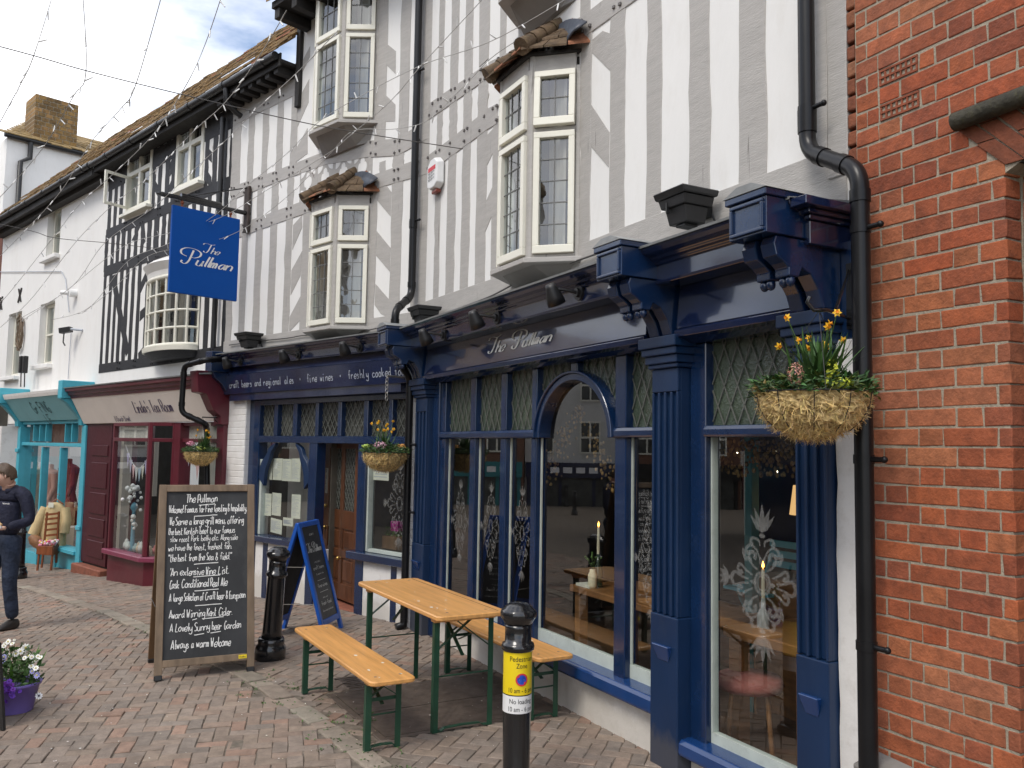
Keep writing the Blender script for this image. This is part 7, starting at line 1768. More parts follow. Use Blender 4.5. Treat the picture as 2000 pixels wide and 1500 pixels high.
    for _ in range(22):
        x = La*rnd.uniform(.05, .72); q = A.pt(x, zs+.0, -rnd.uniform(.10, .35)); h = rnd.uniform(.06, .17); r = rnd.uniform(.03, .055); c = rnd.choice([(.8, .8, .76), (.35, .5, .5), (.75, .62, .45), (.5, .15, .15), (.7, .74, .7), (.25, .35, .5)])
        m.lathe([(0, 0), (r*.7, 0), (r, h*.35), (r*.9, h*.6), (r*.5, h*.75), (r*.55, h*.85), (0, h)], q, 10, col=c)
    tag(m.build('crockery', PETAL), 'cluster of teapots and jars along the tea room window sill', 'crockery', kind='stuff')
    q = A.pt(La*.62, zs, -.16); c = thing('tall_ornament', q, 'tall blue and white ornament with white blooms in the tea room window', 'ornament'); m = MB(); m.lathe([(0, 0), (.06, 0), (.03, .05), (.022, .55), (.05, .60), (.03, .66), (0, .68)], q, 10, col=(.12, .32, .42)); m.build('stem', PETAL, c); m = MB()
    for _ in range(26): m.ball(q+Vector((rnd.gauss(0, .05), rnd.gauss(0, .04), rnd.choice([.38, .66, .8, .86])+rnd.gauss(0, .05))), rnd.uniform(.02, .04), 0, 6, 5, (.85, .85, .83))
    m.build('blooms', PETAL, c)
    q = A.pt(La*.10, zs-.05, -.30); c = thing('hoop_back_chair', q, 'pale green hoop-back chair in the tea room window', 'chair'); m = MB(); GR = paint('pale_green_paint', (.45, .50, .20), .5, .1); hoop = [q+A.d*(.17*math.cos(a))+Vector((0, 0, .25+.72*max(0, math.sin(a))**.7)) for a in [math.pi*i/14 for i in range(15)]]; m.tube(hoop, .014, 6)
    for f in (-.10, -.05, 0, .05, .1): m.tube([q+A.d*f+Vector((0, 0, .25)), q+A.d*f*1.1+Vector((0, 0, .93-abs(f)*1.5))], .008, 5)
    m.build('backrest', GR, c); m = MB(); m.lathe([(0, .21), (.19, .21), (.2, .235), (.18, .25), (0, .25)], q-A.n*.18, 16); m.build('seat', GR, c)
    for sx in (-.12, .12):
        for so in (-.3, -.06): m = MB(); m.tube([q+A.d*sx-A.n*-so*1.0+Vector((0, 0, .21)) if False else q+A.d*sx+A.n*so+Vector((0, 0, .21)), q+A.d*sx*1.2+A.n*so*1.1+Vector((0, 0, -.2))], .012, 6); m.build('leg', GR, c)
tea_room()
# --- white rendered house with the turquoise shop
def white_house():
    uR, uL = 8.02, 13.9
    t = thing('white_house', F2.pt(11, -.6, -1), 'plain white rendered house with small sash windows', 'house')
    def quad(x0, y0, x1, y1, xm=None): return (F2.u(x1, (y0+y1)/2), F2.u(x0, (y0+y1)/2), F2.z((x0+x1)/2, y1), F2.z((x0+x1)/2, y0))
    wins = [quad(92, 402, 118, 500), quad(76, 592, 104, 712), quad(14, 612, 39, 735)]
    m = MB(); wall_with_holes(F2, uR, uL, 2.0, 6.15, wins, -.25, -.002, m); m.build('wall', WHITE, t)
    for w_ in wins:
        m = MB(); wn = window_unit(t, F2, w_[0]+.01, w_[1]-.01, w_[2]+.005, w_[3]-.005, -.13, [.5], [.5], .06, .018); m.box(F2, w_[0]-.05, w_[1]+.05, w_[2]-.08, w_[2]-.001, -.1, .10); m.build('sill', WHITE, wn, bevel=.01)
    m = MB(); m.box(F2, uR+.002, uL, 6.06, 6.13, -.02, .26); m.box(F2, uR+.002, uL, 6.02, 6.21, .261, .275); m.box(F2, uR+.002, uL, 5.97, 6.059, 0, .14); m.build('eave', EAVE, t); gutter(F2, uR+.02, uL, EZ+.02, .32, t); tiled_roof(F2, uR+.01, uL, EZ+.05, .35, 2.6, 2.72, t, 9)
    m = MB()
    for x, y in ((40, 577), (3, 593)):
        u, z = F2.uv(x, y); 
        for s in (1, -1): m.beam(F2.pt(u-.09, z-.14*s, .012), F2.pt(u+.09, z+.14*s, .012), .03, .018, F2.n)
    m.build('tie_plate', BLACK, t)
    m = MB(); P = lambda x, y: F2.pt(*F2.uv(x, y, .02), .02); m.tube([P(0, 531), P(120, 530), P(128, 545), P(132, 580), P(135, 610)], .008, 5); m.tube([P(139, 650), P(136, 690), P(133, 740)], .007, 5); m.tube([P(0, 440), P(60, 451), P(205, 474)], .006, 5) if False else None; m.build('wall_cable', LETTERD, t)
    # cctv camera and a coil of cable, two small flood heads
    u, z = F2.uv(127, 645, .2); c = thing('security_camera', F2.pt(u, z, 0), 'small black security camera on the white wall above the turquoise shop', 'camera'); m = MB(); m.tube([F2.pt(u-.25, z, .0), F2.pt(u-.1, z+.02, .14)], .02, 8); m.build('arm', LETTERD, c); m = MB(); m.beam(F2.pt(u-.05, z+.02, .12), F2.pt(u+.1, z-.01, .24), .10, .09); m.tube([F2.pt(u+.04, z-.04, .2), F2.pt(u+.06, z-.2, .2), F2.pt(u+.02, z-.26, .18)], .012, 6); m.build('housing', BLACKM, c)
    u, z = F2.uv(137, 572, .1); c = thing('white_junction_box', F2.pt(u, z, 0), 'round white fitting on the white wall with a cable', 'fitting'); m = MB(); m.tube([F2.pt(u, z, 0), F2.pt(u, z, .12)], .07, 12); m.tube([F2.pt(u+.02, z, .12), F2.pt(u+.12, z+.01, .2)], .04, 10); m.build('body', SWHITE, c)
    c = thing('cable_coil', F2.pt(F2.u(37, 650), 3, .05), 'coil of old cable hanging on the white wall between the lower windows', 'cable'); m = MB(); rnd = random.Random(2)
    for k in range(7): cu, cz = F2.uv(37+rnd.uniform(-2, 2), 650+rnd.uniform(-3, 3), .06); rx, rz = .14*rnd.uniform(.7, 1.1), .33*rnd.uniform(.85, 1.1); m.tube([F2.pt(cu+rx*math.cos(a), cz+rz*math.sin(a), .05+.02*math.sin(a*3+k)) for a in [i*.33 for i in range(20)]], .010, 5, 0, False)
    m.build('loops', WIRED if False else FRAMEW, c)
    for x in (41, 48):
        u, z = F2.uv(x, 712, .25); c = thing('floodlight', F2.pt(u, z, .1), 'slim black flood lamp standing on the turquoise shop cornice'+(', the left of two' if x == 41 else ', the right of two'), 'floodlight', 'slim flood lamps over the turquoise shop'); m = MB(); m.box(F2, u-.045, u+.045, z-.16, z+.16, .2, .28); m.build('housing', BLACKM, c, bevel=.01); m = MB(); m.tube([F2.pt(u, z-.16, .24), F2.pt(u-.03, z-.42, .24)], .012, 6); m.build('stem', BLACKM, c)
    # ---- turquoise shopfront
    s = bpy.data.objects.new('turquoise_shopfront', None); COL.objects.link(s); s.location = F2.pt(10, -.4, .1); attach(s, t); s['label'] = 'turquoise painted shopfront with a raked fascia'
    a, b = F2.u(163, 900, .12), F2.u(33, 900, .12); zb = F2.z(95, 821, .14); zt = F2.z(70, 775, .42)
    m = MB(); m.profile(F2, [(0, zb), (.14, zb), (.42, zt), (0, zt)], a+.12, b-.10); fa = m.build('fascia', TEALF, s)
    m = MB(); m.profile(F2, [(0, zt), (.43, zt), (.45, zt+.05), (.46, zt+.09), (0, zt+.12)], a+.1, b-.05); m.build('cornice', WHITE2, s)
    for k, (x0, x1) in enumerate(((a+.02, a+.20), (b-.12, b+.25))):
        m = MB(); m.box(F2, x0, x1, zt-.07, zt+.22, 0, .50); m.profile(F2, [(0, zb-.1), (.17, zb-.1), (.18, zb), (.24, zb+.08), (.40, zt-.14), (.50, zt-.071), (0, zt-.071)], x0+.03, min(x1-.02, x0+.20)); m.build('console_bracket', TEAL, s, bevel=.008)
    m = MB(); m.box(F2, a-.05, a+.12, -1.0, zb-.101, -.2, .13); m.box(F2, a-.055, a+.125, .25, .32, .13, .15); m.build('pilaster', TEAL, s, bevel=.008); m = MB(); m.box(F2, b-.13, b+.02, -1.0, zb-.101, -.2, .13); m.box(F2, b-.14, b+.03, 1.45, 1.52, .13, .16); m.build('pilaster', TEAL, s, bevel=.008)
    zr = F2.z(95, 868, .06); UU = lambda x: F2.u(x, 950, .06); m = MB()
    m.box(F2, a+.12, b-.13, zb-.06, zb-.002, -.05, .09); m.box(F2, a+.12, b-.13, zr-.03, zr+.03, -.05, .09)
    for x in (60, 72, 84, 122, 135): m.box(F2, UU(x)-.014, UU(x)+.014, zr+.05, zb-.06, -.04, .07)
    for x in (80, 116): m.box(F2, UU(x)-.03, UU(x)+.03, -.9, zr-.05, -.04, .08)
    zsl = F2.z(132, 1072, .1); m.box(F2, a+.12, UU(116), zsl-.06, zsl, -.1, .16); m.build('frame', TEAL, s, bevel=.005)
    m = MB(); m.box(F2, a+.12, UU(117), -1.0, zsl-.061, -.2, .05); m.box(F2, UU(80), b-.13, -1.0, -.35, -.2, .05); m.build('stallriser', TEAL, s)
    m = MB(); m.quad(F2.pt(a+.1, -.9, .02), F2.pt(b-.1, -.9, .02), F2.pt(b-.1, zb, .02), F2.pt(a+.1, zb, .02)); m.build('pane', GLASSS, s)
    m = MB(); m.box(F2, a, b, -1.0, zb, -1.5, -1.4); m.box(F2, a, b, -1.1, -.6, -1.4, 0); m.build('interior', DARKW, s)
    m = MB(); k = 60; vs = []
    for i in range(k+1): x = a+.14+(b-a-.28)*i/k; vs += [F2.pt(x, zr, -.05+.012*math.sin(i*1.7)), F2.pt(x, zb-.05, -.05+.012*math.sin(i*1.7))]
    m.add(vs, [(2*i, 2*i+2, 2*i+3, 2*i+1) for i in range(k)], 0, None, True); m.build('brown_curtain', paint('brown_curtain', (.14, .085, .07), .9, .3, 14), s)
    m = MB(); q = F2.uv(65, 806, .28); wd = F2.u(65, 800, .28)-F2.u(98, 798, .28); pf = lambda x, y: F2.pt(q[0]-x, q[1]+y, .14+(q[1]+y-zb)/(zt-zb)*.28+.006)
    write(m, 'Gr FING', pf, .17, wd, pen=1.0, slant=-.1); write(m, 'LF', lambda x, y: pf(x+wd*.35, y-.19), .15, wd*.35, pen=1.0, slant=-.1); m.build('lettering', INKG, fa)
    # mannequins in the window
    for i, (x, y, c, lb) in enumerate(((68, 920, (.75, .70, .55), 'headless mannequin in a cream dress in the turquoise shop window'), (99, 925, (.80, .42, .34), 'headless mannequin in a pink striped dress in the turquoise shop window'), (135, 915, (.30, .012, .02), 'mannequin in a dark red jacket in the turquoise shop window'))):
        u, z = F2.uv(x, y, -.25); mm = thing('mannequin', F2.pt(u, -.6, -.25), lb, 'mannequin', 'mannequins in the turquoise shop')
        m = MB(); B = F2.pt(u, z, -.25); m.lathe([(.0, -1.0), (.24, -1.0), (.20, -.7), (.13, -.42), (.15, -.25), (.17, -.10), (.19, .0), (.13, .06), (.055, .09), (.05, .17), (0, .18)], B, 18, col=c, sx=1, sy=.65)
        for sd_ in (-1, 1): m.tube([B+F2.d*sd_*.17+Vector((0, 0, .02)), B+F2.d*sd_*.24+Vector((0, 0, -.25)), B+F2.d*sd_*.22+F2.n*.08+Vector((0, 0, -.48))], [.06, .05, .04], 8, col=c)
        m.build('dress', PETAL, mm); m = MB(); m.tube([B+Vector((0, 0, -1.0)), Vector((B.x, B.y, -.6))], .02, 8); m.build('stand', BLACKM, mm)
    return t
white_house()
# --- the sliver of a dark shop at the left edge
def dark_shop():
    u0, u1 = 12.62, 17.5
    t = thing('dark_shop_house', F2.pt(14.5, -.8, -.6), 'brick house with a black shopfront at the left edge', 'house')
    m = MB(); m.box(F2, 13.92, 18.5, 2.4, 6.3, -.25, .0); m.build('wall', paint('dark_red_brickwork', (.16, .06, .04), .85, .3, 14, .5, 40), t)
    m = MB(); m.box(F2, u0, u0+.16, -1.2, 1.95, -.2, .14); m.build('white_pilaster', WHITE2, t)
    m = MB(); m.profile(F2, [(0, 1.9), (.15, 1.9), (.42, 2.45), (.44, 2.6), (0, 2.65)], u0+.165, u1); m.build('fascia', paint('weathered_black_fascia', (.07, .062, .05), .6, .2), t)
    m = MB(); m.box(F2, u0+.17, u1, -1.2, 1.89, -.3, -.25); m.build('interior', DARK, t)
    m = MB(); 
    for k in range(4): m.box(F2, u0+.17+k*.9, u0+.25+k*.9, -1.1, 1.89, -.05, .08)
    m.box(F2, u0+.17, u1, 1.30, 1.36, -.04, .07); m.build('frame', BLACKM, t)
    m = MB(); m.quad(F2.pt(u0+.2, -1, .01), F2.pt(u1, -1, .01), F2.pt(u1, 1.89, .01), F2.pt(u0+.2, 1.89, .01)); m.build('pane', GLASSS, t)
dark_shop()
# --- the taller white house with the chimney behind
def chimney_house():
    dp = 23.0; c0 = at(14, 268, dp); dr = Vector((-F2.n.x, -F2.n.y, 0)); W = Fr(c0, -dr)     # wall recedes from the left corner; W.n faces the street side
    if W.n.dot(CAM-c0) < 0: W = Fr(c0, dr)
    sgn = 1 if W.d.dot(dr) > 0 else -1; z = c0.z
    t = thing('chimney_house', Vector((c0.x, c0.y, -1)), 'tall white house with a yellow brick chimney rising behind the roofs', 'house')
    m = MB(); L_ = 8.5; m.box(W, *sorted((0, sgn*L_)), -1.5, z, -7, 0); m.build('wall', WHITE, t)
    m = MB(); m.tube([W.pt(-.1*sgn, z+.03, .12), W.pt(sgn*L_, z+.03, .12)], .07, 8); m.build('gutter', BLACKM, t)
    m = MB(); pu = W.u(60, 285, .1); pz = W.z(60, 285, .1); p2 = W.u(41, 300, .1); m.tube([W.pt(pu, z, .1), W.pt(pu, pz-.35, .1), W.pt(p2, pz-.5, .1), W.pt(p2, 2.0, .1)], .065, 10); m.build('downpipe', BLACKM, t)
    m = MB(); rnd = random.Random(3); rows = 10; n = 34
    for r in range(rows):
        for i in range(n):
            if (i*.27) < 1.5*r/rows or (i*.27) > 8.6-2.5*r/rows: continue
            a = sgn*(-.3+(i+(.5 if r % 2 else 0))*.27); b = a+sgn*.26; f0, f1 = r/rows, (r+1.25)/rows; l = rnd.uniform(.01, .05)
            q = [W.pt(a, z+.06+1.5*f0+l, .2-3.2*f0), W.pt(b, z+.06+1.5*f0+l, .2-3.2*f0), W.pt(b, z+.06+1.5*f1+l*.3, .2-3.2*f1), W.pt(a, z+.06+1.5*f1+l*.3, .2-3.2*f1)]
            m.hexa([v-Vector((0, 0, .03)) for v in q]+q)
    m.build('roof', paint('ochre_mossy_tile', (.25, .17, .07), .9, .4, 6, .7, 30, dirt=.5, dirtc=(.12, .11, .04)), t)
    a = W.uv(66, 250, -.3)[0]; b = W.uv(152, 250, -.3)[0]; zt = W.z(108, 200, -.3); m = MB(); zz = z-.2; row = 0; hh = .125
    u0, u1 = sorted((a, b)); n = 6
    while zz < zt:
        for i in range(-1, n+1):
            x0 = u0+(u1-u0)*(i+(.5 if row % 2 else 0))/n; x1 = x0+(u1-u0)/n; x0, x1 = max(x0, u0), min(x1, u1)
            if x1-x0 > .02: brick_cell(m, W, x0+.01, x1-.01, zz+.01, zz+hh-.01, -1.2, -.3, rnd, [(1, 1, 1), (1.2, 1.15, 1), (.75, .72, .7), (1.3, 1.2, 1.2)])
        zz += hh; row += 1
    ch = m.build('chimney', YBRICK, t)
    m = MB(); m.box(W, u0+.012, u1-.012, z-.3, zz, -1.19, -.312); m.build('chimney_core', MORTAR, t)
chimney_house()
# ------------------------------------------------------------------ goods outside the turquoise shop
def outside_goods():
    g = ground(96, 1112); rnd = random.Random(5)
    t = thing('ladder_back_chair', g, 'chestnut brown ladder-back chair with bright flowers outside the turquoise shop', 'chair')
    dp = (g-CAM).dot(_F); S = dp/FPX; e = _R.copy(); e.z = 0; e.normalize(); f = Vector((-e.y, e.x, 0)); b = Vector((g.x, g.y, g.z))
    P = lambda x, y, k=0.0: b+e*((x-96)*S)+Vector((0, 0, (1112-y)*S))+f*k
    m = MB()
    for y in (1006, 1015, 1025, 1036, 1047): m.beam(P(80, y+1, .04), P(104, y-2, .04), .035, .015, Vector((0, 0, 1)))
    m.build('backrest', CHAIRW, t)
    for (x0, y0, x1, y1, k) in ((78, 1110, 83, 1002, .05), (106, 1100, 106, 1000, .05), (86, 1113, 87, 1066, -.2), (112, 1111, 113, 1066, -.2)): m = MB(); m.beam(P(x0, y0, k), P(x1, y1, k*.9), .026, .026, e); m.build('leg', CHAIRW, t)
    m = MB(); m.hexa([P(83, 1080, -.22), P(114, 1082, -.22), P(110, 1082, .05), P(80, 1080, .05), P(83, 1064, -.22), P(114, 1064, -.22), P(110, 1064, .05), P(80, 1064, .05)]); m.build('drawer_box', CHAIRW, t, bevel=.004)
    m = MB()
    for _ in range(60): c = rnd.choice([(.85, .06, .25), (.9, .35, .5), (.9, .8, .8), (.85, .55, .1)]); m.ball(P(rnd.uniform(84, 112), rnd.uniform(1055, 1063), rnd.uniform(-.2, .03)), rnd.uniform(.012, .03), 0, 6, 5, c)
    tag(m.build('artificial_flowers', PETAL), 'heap of pink and orange flowers on the chestnut ladder-back chair', 'flowers')
    # camel coat on a hanger
    t = thing('camel_coat', P(78, 1085, .4), 'pale camel coat on a wooden hanger in front of the turquoise shop window', 'coat')
    rows = [(984, 78, 90), (990, 70, 97), (998, 62, 106), (1020, 57, 108), (1045, 52, 108), (1075, 56, 107), (1082, 58, 106)]; m = MB(); n = 16; vs = []
    for y, x0, x1 in rows:
        for i in range(n): a = 2*math.pi*i/n; vs.append(P((x0+x1)/2+(x1-x0)/2*math.cos(a), y+1.5*math.sin(a*3), .30+.12*math.sin(a)+.015*math.cos(a*6)))
    k = len(rows); m.add(vs, [(r*n+i, r*n+(i+1) % n, (r+1)*n+(i+1) % n, (r+1)*n+i) for r in range(k-1) for i in range(n)]+[tuple(range(n)), tuple(range((k-1)*n, k*n))], 0, None, True); m.build('body', COAT, t, subsurf=1)
    m = MB(); m.tube([P(64, 995, .28), P(56, 1020, .24), P(48, 1048, .2)], [.075, .085, .09], 10); m.tube([P(104, 995, .28), P(109, 1020, .26), P(108, 1045, .22)], [.07, .075, .075], 10); m.build('sleeve', COAT, t)
    m = MB(); m.tube([P(66, 1072, .2), P(54, 1058, .16), P(46, 1050, .15)], [.07, .10, .05], 10); m.build('lining', paint('brown_lining', (.30, .15, .075), .6, .3, 12, .3), t)
    m = MB(); m.tube([P(70, 990, .3), P(84, 978, .3), P(98, 988, .3)], .012, 6); m.tube([P(84, 978, .3), P(84, 970, .3), P(88, 967, .3), P(89, 972, .3)], .005, 6); m.build('hanger', CHAIRW, t); m = MB(); m.box(Fr(P(81, 992, .17), e), -.04, .05, 990*0+(P(0, 994).z), P(0, 984).z, -.002, .002); m.build('price_tag', PAPER, t)
outside_goods()

# ------------------------------------------------------------------ the person at the left edge
def skin_mesh(name, verts, edges, radii, mat, parent, sub=2, root=0):
    me = bpy.data.meshes.new(name); me.from_pydata([tuple(v) for v in verts], edges, []); me.materials.append(mat)
    o = bpy.data.objects.new(name, me); COL.objects.link(o)
    bm = bmesh.new(); bm.from_mesh(me); ly = bm.verts.layers.skin.verify(); bm.verts.ensure_lookup_table()
    for v, r in zip(bm.verts, radii): v[ly].radius = r if isinstance(r, tuple) else (r, r)
    bm.verts[root][ly].use_root = True; bm.to_mesh(me); bm.free()
    s = o.modifiers.new('skin', 'SKIN'); s.use_smooth_shade = True
    if sub: q = o.modifiers.new('sub', 'SUBSURF'); q.levels = sub; q.render_levels = sub
    attach(o, parent); return o
def person():
    g = ground(6, 1229); dp = (g-CAM).dot(_F); S = dp/FPX; H = (1229-912)*S
    t = thing('person', g, 'person in a navy fleece and dark jeans looking down at a sandwich in hand', 'person')
    face = Vector((-.30, -.95, 0)).normalized()      # facing the camera's left
    side = Vector((face.y, -face.x, 0))              # the person's right when looking along face -> their left is -side
    if side.x > 0: side = -side                      # 'side' points to image left
    Lf = -side                                       # image right: the person's left arm
    k = H/1.60; o = Vector((g.x, g.y, g.z))+Lf*(-.03)*k
    P = lambda s, f, z: o+Lf*s*k+face*f*k+Vector((0, 0, z*k))
    # jeans: pelvis, two legs, mid step
    V_ = [P(0, 0, .84), P(0, 0, .95), P(.09, .01, .80), P(.105, .03, .46), P(.10, -.04, .09), P(-.09, .0, .80), P(-.10, .10, .46), P(-.10, .12, .09)]
    skin_mesh('jeans', V_, [(0, 1), (0, 2), (2, 3), (3, 4), (0, 5), (5, 6), (6, 7)], [(.155*k, .115*k), (.15*k, .11*k), .098*k, .070*k, .062*k, .098*k, .070*k, .062*k], JEANS, t)
    for s, f in ((.10, -.04), (-.10, .12)):
        m = MB(); b = P(s, f, 0); q = Fr(b, face); prof = []
        n = 14; rows = []
        for z, l0, l1, wd in ((.0, -.08, .185, .045), (.03, -.085, .19, .05), (.06, -.08, .13, .045), (.10, -.06, .05, .042)):
            rows.append([q.pt((l0+l1)/2*k+(l1-l0)/2*k*math.cos(a), b.z+z*k, wd*k*math.sin(a)) for a in [2*math.pi*i/n for i in range(n)]])
        vs = [v for r in rows for v in r]; m.add(vs, [(r*n+i, r*n+(i+1) % n, (r+1)*n+(i+1) % n, (r+1)*n+i) for r in range(3) for i in range(n)]+[tuple(range(n)), tuple(range(3*n, 4*n))], 0, None, True); m.build('shoe', SHOE, t, subsurf=1)
    # fleece: torso and sleeves
    sh, el, wr = P(.195, -.02, 1.31), P(.262, -.03, 1.06), P(.205, .17, 1.02)
    sh2, el2, wr2 = P(-.205, -.02, 1.31), P(-.27, -.05, 1.04), P(-.19, .16, 1.0)
    V_ = [P(0, .0, .89), P(0, .01, 1.06), P(0, .0, 1.25), P(0, -.02, 1.335), P(.12, -.02, 1.335), sh, el, wr, P(-.12, -.02, 1.335), sh2, el2, wr2]
    skin_mesh('fleece', V_, [(0, 1), (1, 2), (2, 3), (3, 4), (4, 5), (5, 6), (6, 7), (3, 8), (8, 9), (9, 10), (10, 11)], [(.168*k, .122*k), (.158*k, .113*k), (.175*k, .115*k), (.11*k, .08*k), .078*k, .072*k, .058*k, .044*k, .078*k, .072*k, .058*k, .044*k], FLEECE, t)
    m = MB(); nk = P(0, .035, 1.40); col = [P(.085*math.cos(a), .015+.075*math.sin(a), 1.372+.02*math.sin(-a)) for a in [math.radians(d) for d in range(118, 425, 15)]]; m.tube(col, .024*k, 8); m.build('collar', FLEECE, t)
    a = P(.075, .128, 1.235); m = MB(); write(m, 'Nationwide', lambda x, y: a+Lf*x+Vector((0, 0, y))+face*.004, .014*k, .085*k, pen=1.4); m.build('chest_lettering', SWHITE, t)
    # head, neck, hands: one continuous skin surface each limb; head shaped from a sphere
    hc = P(.015, .075, 1.505); hd = (face*.75+side*.62+Vector((0, 0, -.32))).normalized(); hr = hd.cross(Vector((0, 0, 1))).normalized(); hu = hr.cross(hd).normalized()
    nl, nr_ = 26, 22; vs = []; R = .098*k
    for i in range(nr_+1):
        th = math.pi*i/nr_
        for j in range(nl):
            ph = 2*math.pi*j/nl; x, y, z = math.sin(th)*math.sin(ph), math.sin(th)*math.cos(ph), math.cos(th)     # x right, y forward, z up
            sx, sy, sz = .78, .98, 1.18
            if z < -.1: f = 1-.42*((-.1-z)/.9)**1.2; sx *= f; sy *= (1-.22*((-.1-z)/.9))
            p = [x*sx, y*sy, z*sz]
            if y > .3 and abs(x) < .5:
                if -.35 < z < .28: p[1] += .20*math.exp(-(x/.13)**2)*max(0, (1-((z+.18)/.30)**2) if z < .12 else .12)     # nose
                p[1] -= .075*math.exp(-((abs(x)-.36)/.17)**2-((z-.14)/.12)**2)                                             # eye sockets
                p[1] += .05*math.exp(-(x/.22)**2-((z+.52)/.06)**2)+.045*math.exp(-(x/.2)**2-((z+.63)/.06)**2)             # lips
                p[1] += .06*math.exp(-(x/.22)**2-((z+.86)/.12)**2)                                                       # chin
                p[1] += .035*math.exp(-((z-.30)/.09)**2-((abs(x)-.33)/.25)**2)                                           # brow
            vs.append(hc+hr*p[0]*R+hd*p[1]*R+hu*p[2]*R)
    fs = [(i*nl+j, (i+1)*nl+j, (i+1)*nl+(j+1) % nl, i*nl+(j+1) % nl) for i in range(nr_) for j in range(nl)]
    m = MB(); m.add(vs, fs, 0, None, True)
    m.tube([P(.0, .0, 1.33), P(.005, .02, 1.39), hc-hu*R*.75-hd*R*.25], [.062*k, .052*k, .055*k], 14)
    for s in (-1, 1): m.ball(hc+hr*s*R*.79-hd*R*.05-hu*R*.05, R*.26, 0, 8, 7, None, (.35, .7, 1.0))
    body = m.build('head', SKIN, t)
    m = MB(); m.ball(hc+hr*R*.34+hd*R*.90+hu*R*.13, R*.075, 0, 8, 6); m.ball(hc-hr*R*.34+hd*R*.90+hu*R*.13, R*.075, 0, 8, 6); m.build('eye', SBLACK, body)
    m = MB()
    for s in (-1, 1): m.tube([hc+hr*s*R*.18+hd*R*.97+hu*R*.31, hc+hr*s*R*.36+hd*R*.93+hu*R*.35, hc+hr*s*R*.52+hd*R*.80+hu*R*.29], R*.045, 5)
    m.build('eyebrow', HAIR, body)
    m = MB(); m.tube([hc-hr*R*.22+hd*R*.86-hu*R*.575, hc+hd*R*.955-hu*R*.57, hc+hr*R*.22+hd*R*.86-hu*R*.575], [R*.02, R*.045, R*.02], 6); m.build('mouth', paint('lips', (.42, .16, .13), .5), body)
    # hair: short cap with a side fringe
    vs = []; idx = {}; fs = []
    for i in range(nr_+1):
        th = math.pi*i/nr_
        for j in range(nl):
            ph = 2*math.pi*j/nl; x, y, z = math.sin(th)*math.sin(ph), math.sin(th)*math.cos(ph), math.cos(th); w_ = 1.10+.035*math.sin(j*5.3+i*.9)
            vs.append(hc+hr*x*.82*R*w_+hd*(y*1.0*w_-.03)*R+hu*(z*1.20*w_)*R)
    def keep(i, j):
        th = math.pi*(i+.5)/nr_; ph = 2*math.pi*(j+.5)/nl; y = math.sin(th)*math.cos(ph); z = math.cos(th)
        return z > (-.42 if y < -.25 else (-.12 if y < .22 else .30+.42*max(0, y-.3)))
    for i in range(nr_):
        for j in range(nl):
            if keep(i, j): fs.append((i*nl+j, (i+1)*nl+j, (i+1)*nl+(j+1) % nl, i*nl+(j+1) % nl))
    m = MB(); m.add(vs, fs, 0, None, True); h = m.build('hair', HAIR, t); s = h.modifiers.new('s', 'SOLIDIFY'); s.thickness = R*.10; s.offset = -1
    # hands
    def hand(w0, dirv, palm_n, curl, nm):
        d = dirv.normalized(); n_ = palm_n.normalized(); sd_ = d.cross(n_).normalized(); K = k*.95
        V_ = [w0-d*.02*K, w0+d*.02*K, w0+d*.055*K, w0+d*.085*K]; E = [(0, 1), (1, 2), (2, 3)]; Rr = [.026*K, (.034*K, .019*K), (.038*K, .018*K), (.036*K, .014*K)]
        for q, (off, ln) in enumerate(((-.030, .062), (-.010, .072), (.010, .068), (.028, .054))):
            i0 = len(V_); p0 = w0+d*.085*K+sd_*off*K; p1 = p0+(d*math.cos(curl*.5)+n_*math.sin(curl*.5))*ln*.42*K; p2 = p1+(d*math.cos(curl*1.3)+n_*math.sin(curl*1.3))*ln*.33*K; p3 = p2+(d*math.cos(curl*2)+n_*math.sin(curl*2))*ln*.25*K
            V_ += [p0, p1, p2, p3]; E += [(3, i0), (i0, i0+1), (i0+1, i0+2), (i0+2, i0+3)]; Rr += [.010*K, .0092*K, .0085*K, .007*K]
        i0 = len(V_); p0 = w0+d*.03*K-sd_*.036*K; p1 = p0+(d*.6-sd_*.5+n_*.5).normalized()*.04*K; p2 = p1+(d*.7+n_*.6).normalized()*.032*K; V_ += [p0, p1, p2]; E += [(1, i0), (i0, i0+1), (i0+1, i0+2)]; Rr += [.012*K, .0105*K, .008*K]
        skin_mesh('hand', V_, E, Rr, SKIN, t, 1)
    hand(wr+(wr-el).normalized()*.03*k, (wr-el).normalized()*.8+side*.75, Vector((0, 0, 1)), .55, 'hand')
    hand(wr2+(wr2-el2).normalized()*.03*k, (wr2-el2).normalized()+Lf*.3, Vector((0, 0, 1)), .5, 'hand')
    c = wr+(wr-el).normalized()*.085*k+side*.085*k+Vector((0, 0, .045*k)); s = thing('sandwich', c, 'half eaten wrapped sandwich held in the person\'s hand', 'food')
    ax = (side*.8+face*.3+Vector((0, 0, .12))).normalized(); m = MB(); m.tube([c-ax*.085*k, c-ax*.05*k, c+ax*.03*k, c+ax*.075*k], [.018*k, .036*k, .036*k, .022*k], 12); m.build('bread', BREAD, s)
    m = MB(); up = Vector((0, 0, 1)); m.hexa([c-ax*.10*k-up*.045*k-face*.03*k, c+ax*.06*k-up*.045*k-face*.03*k, c+ax*.06*k-up*.035*k+face*.05*k, c-ax*.12*k-up*.02*k+face*.05*k, c-ax*.10*k-up*.042*k-face*.03*k, c+ax*.06*k-up*.042*k-face*.03*k, c+ax*.06*k-up*.0*k+face*.052*k, c-ax*.12*k+up*.012*k+face*.052*k]); m.build('napkin', SWHITE, s)
    m = MB(); rnd = random.Random(1)
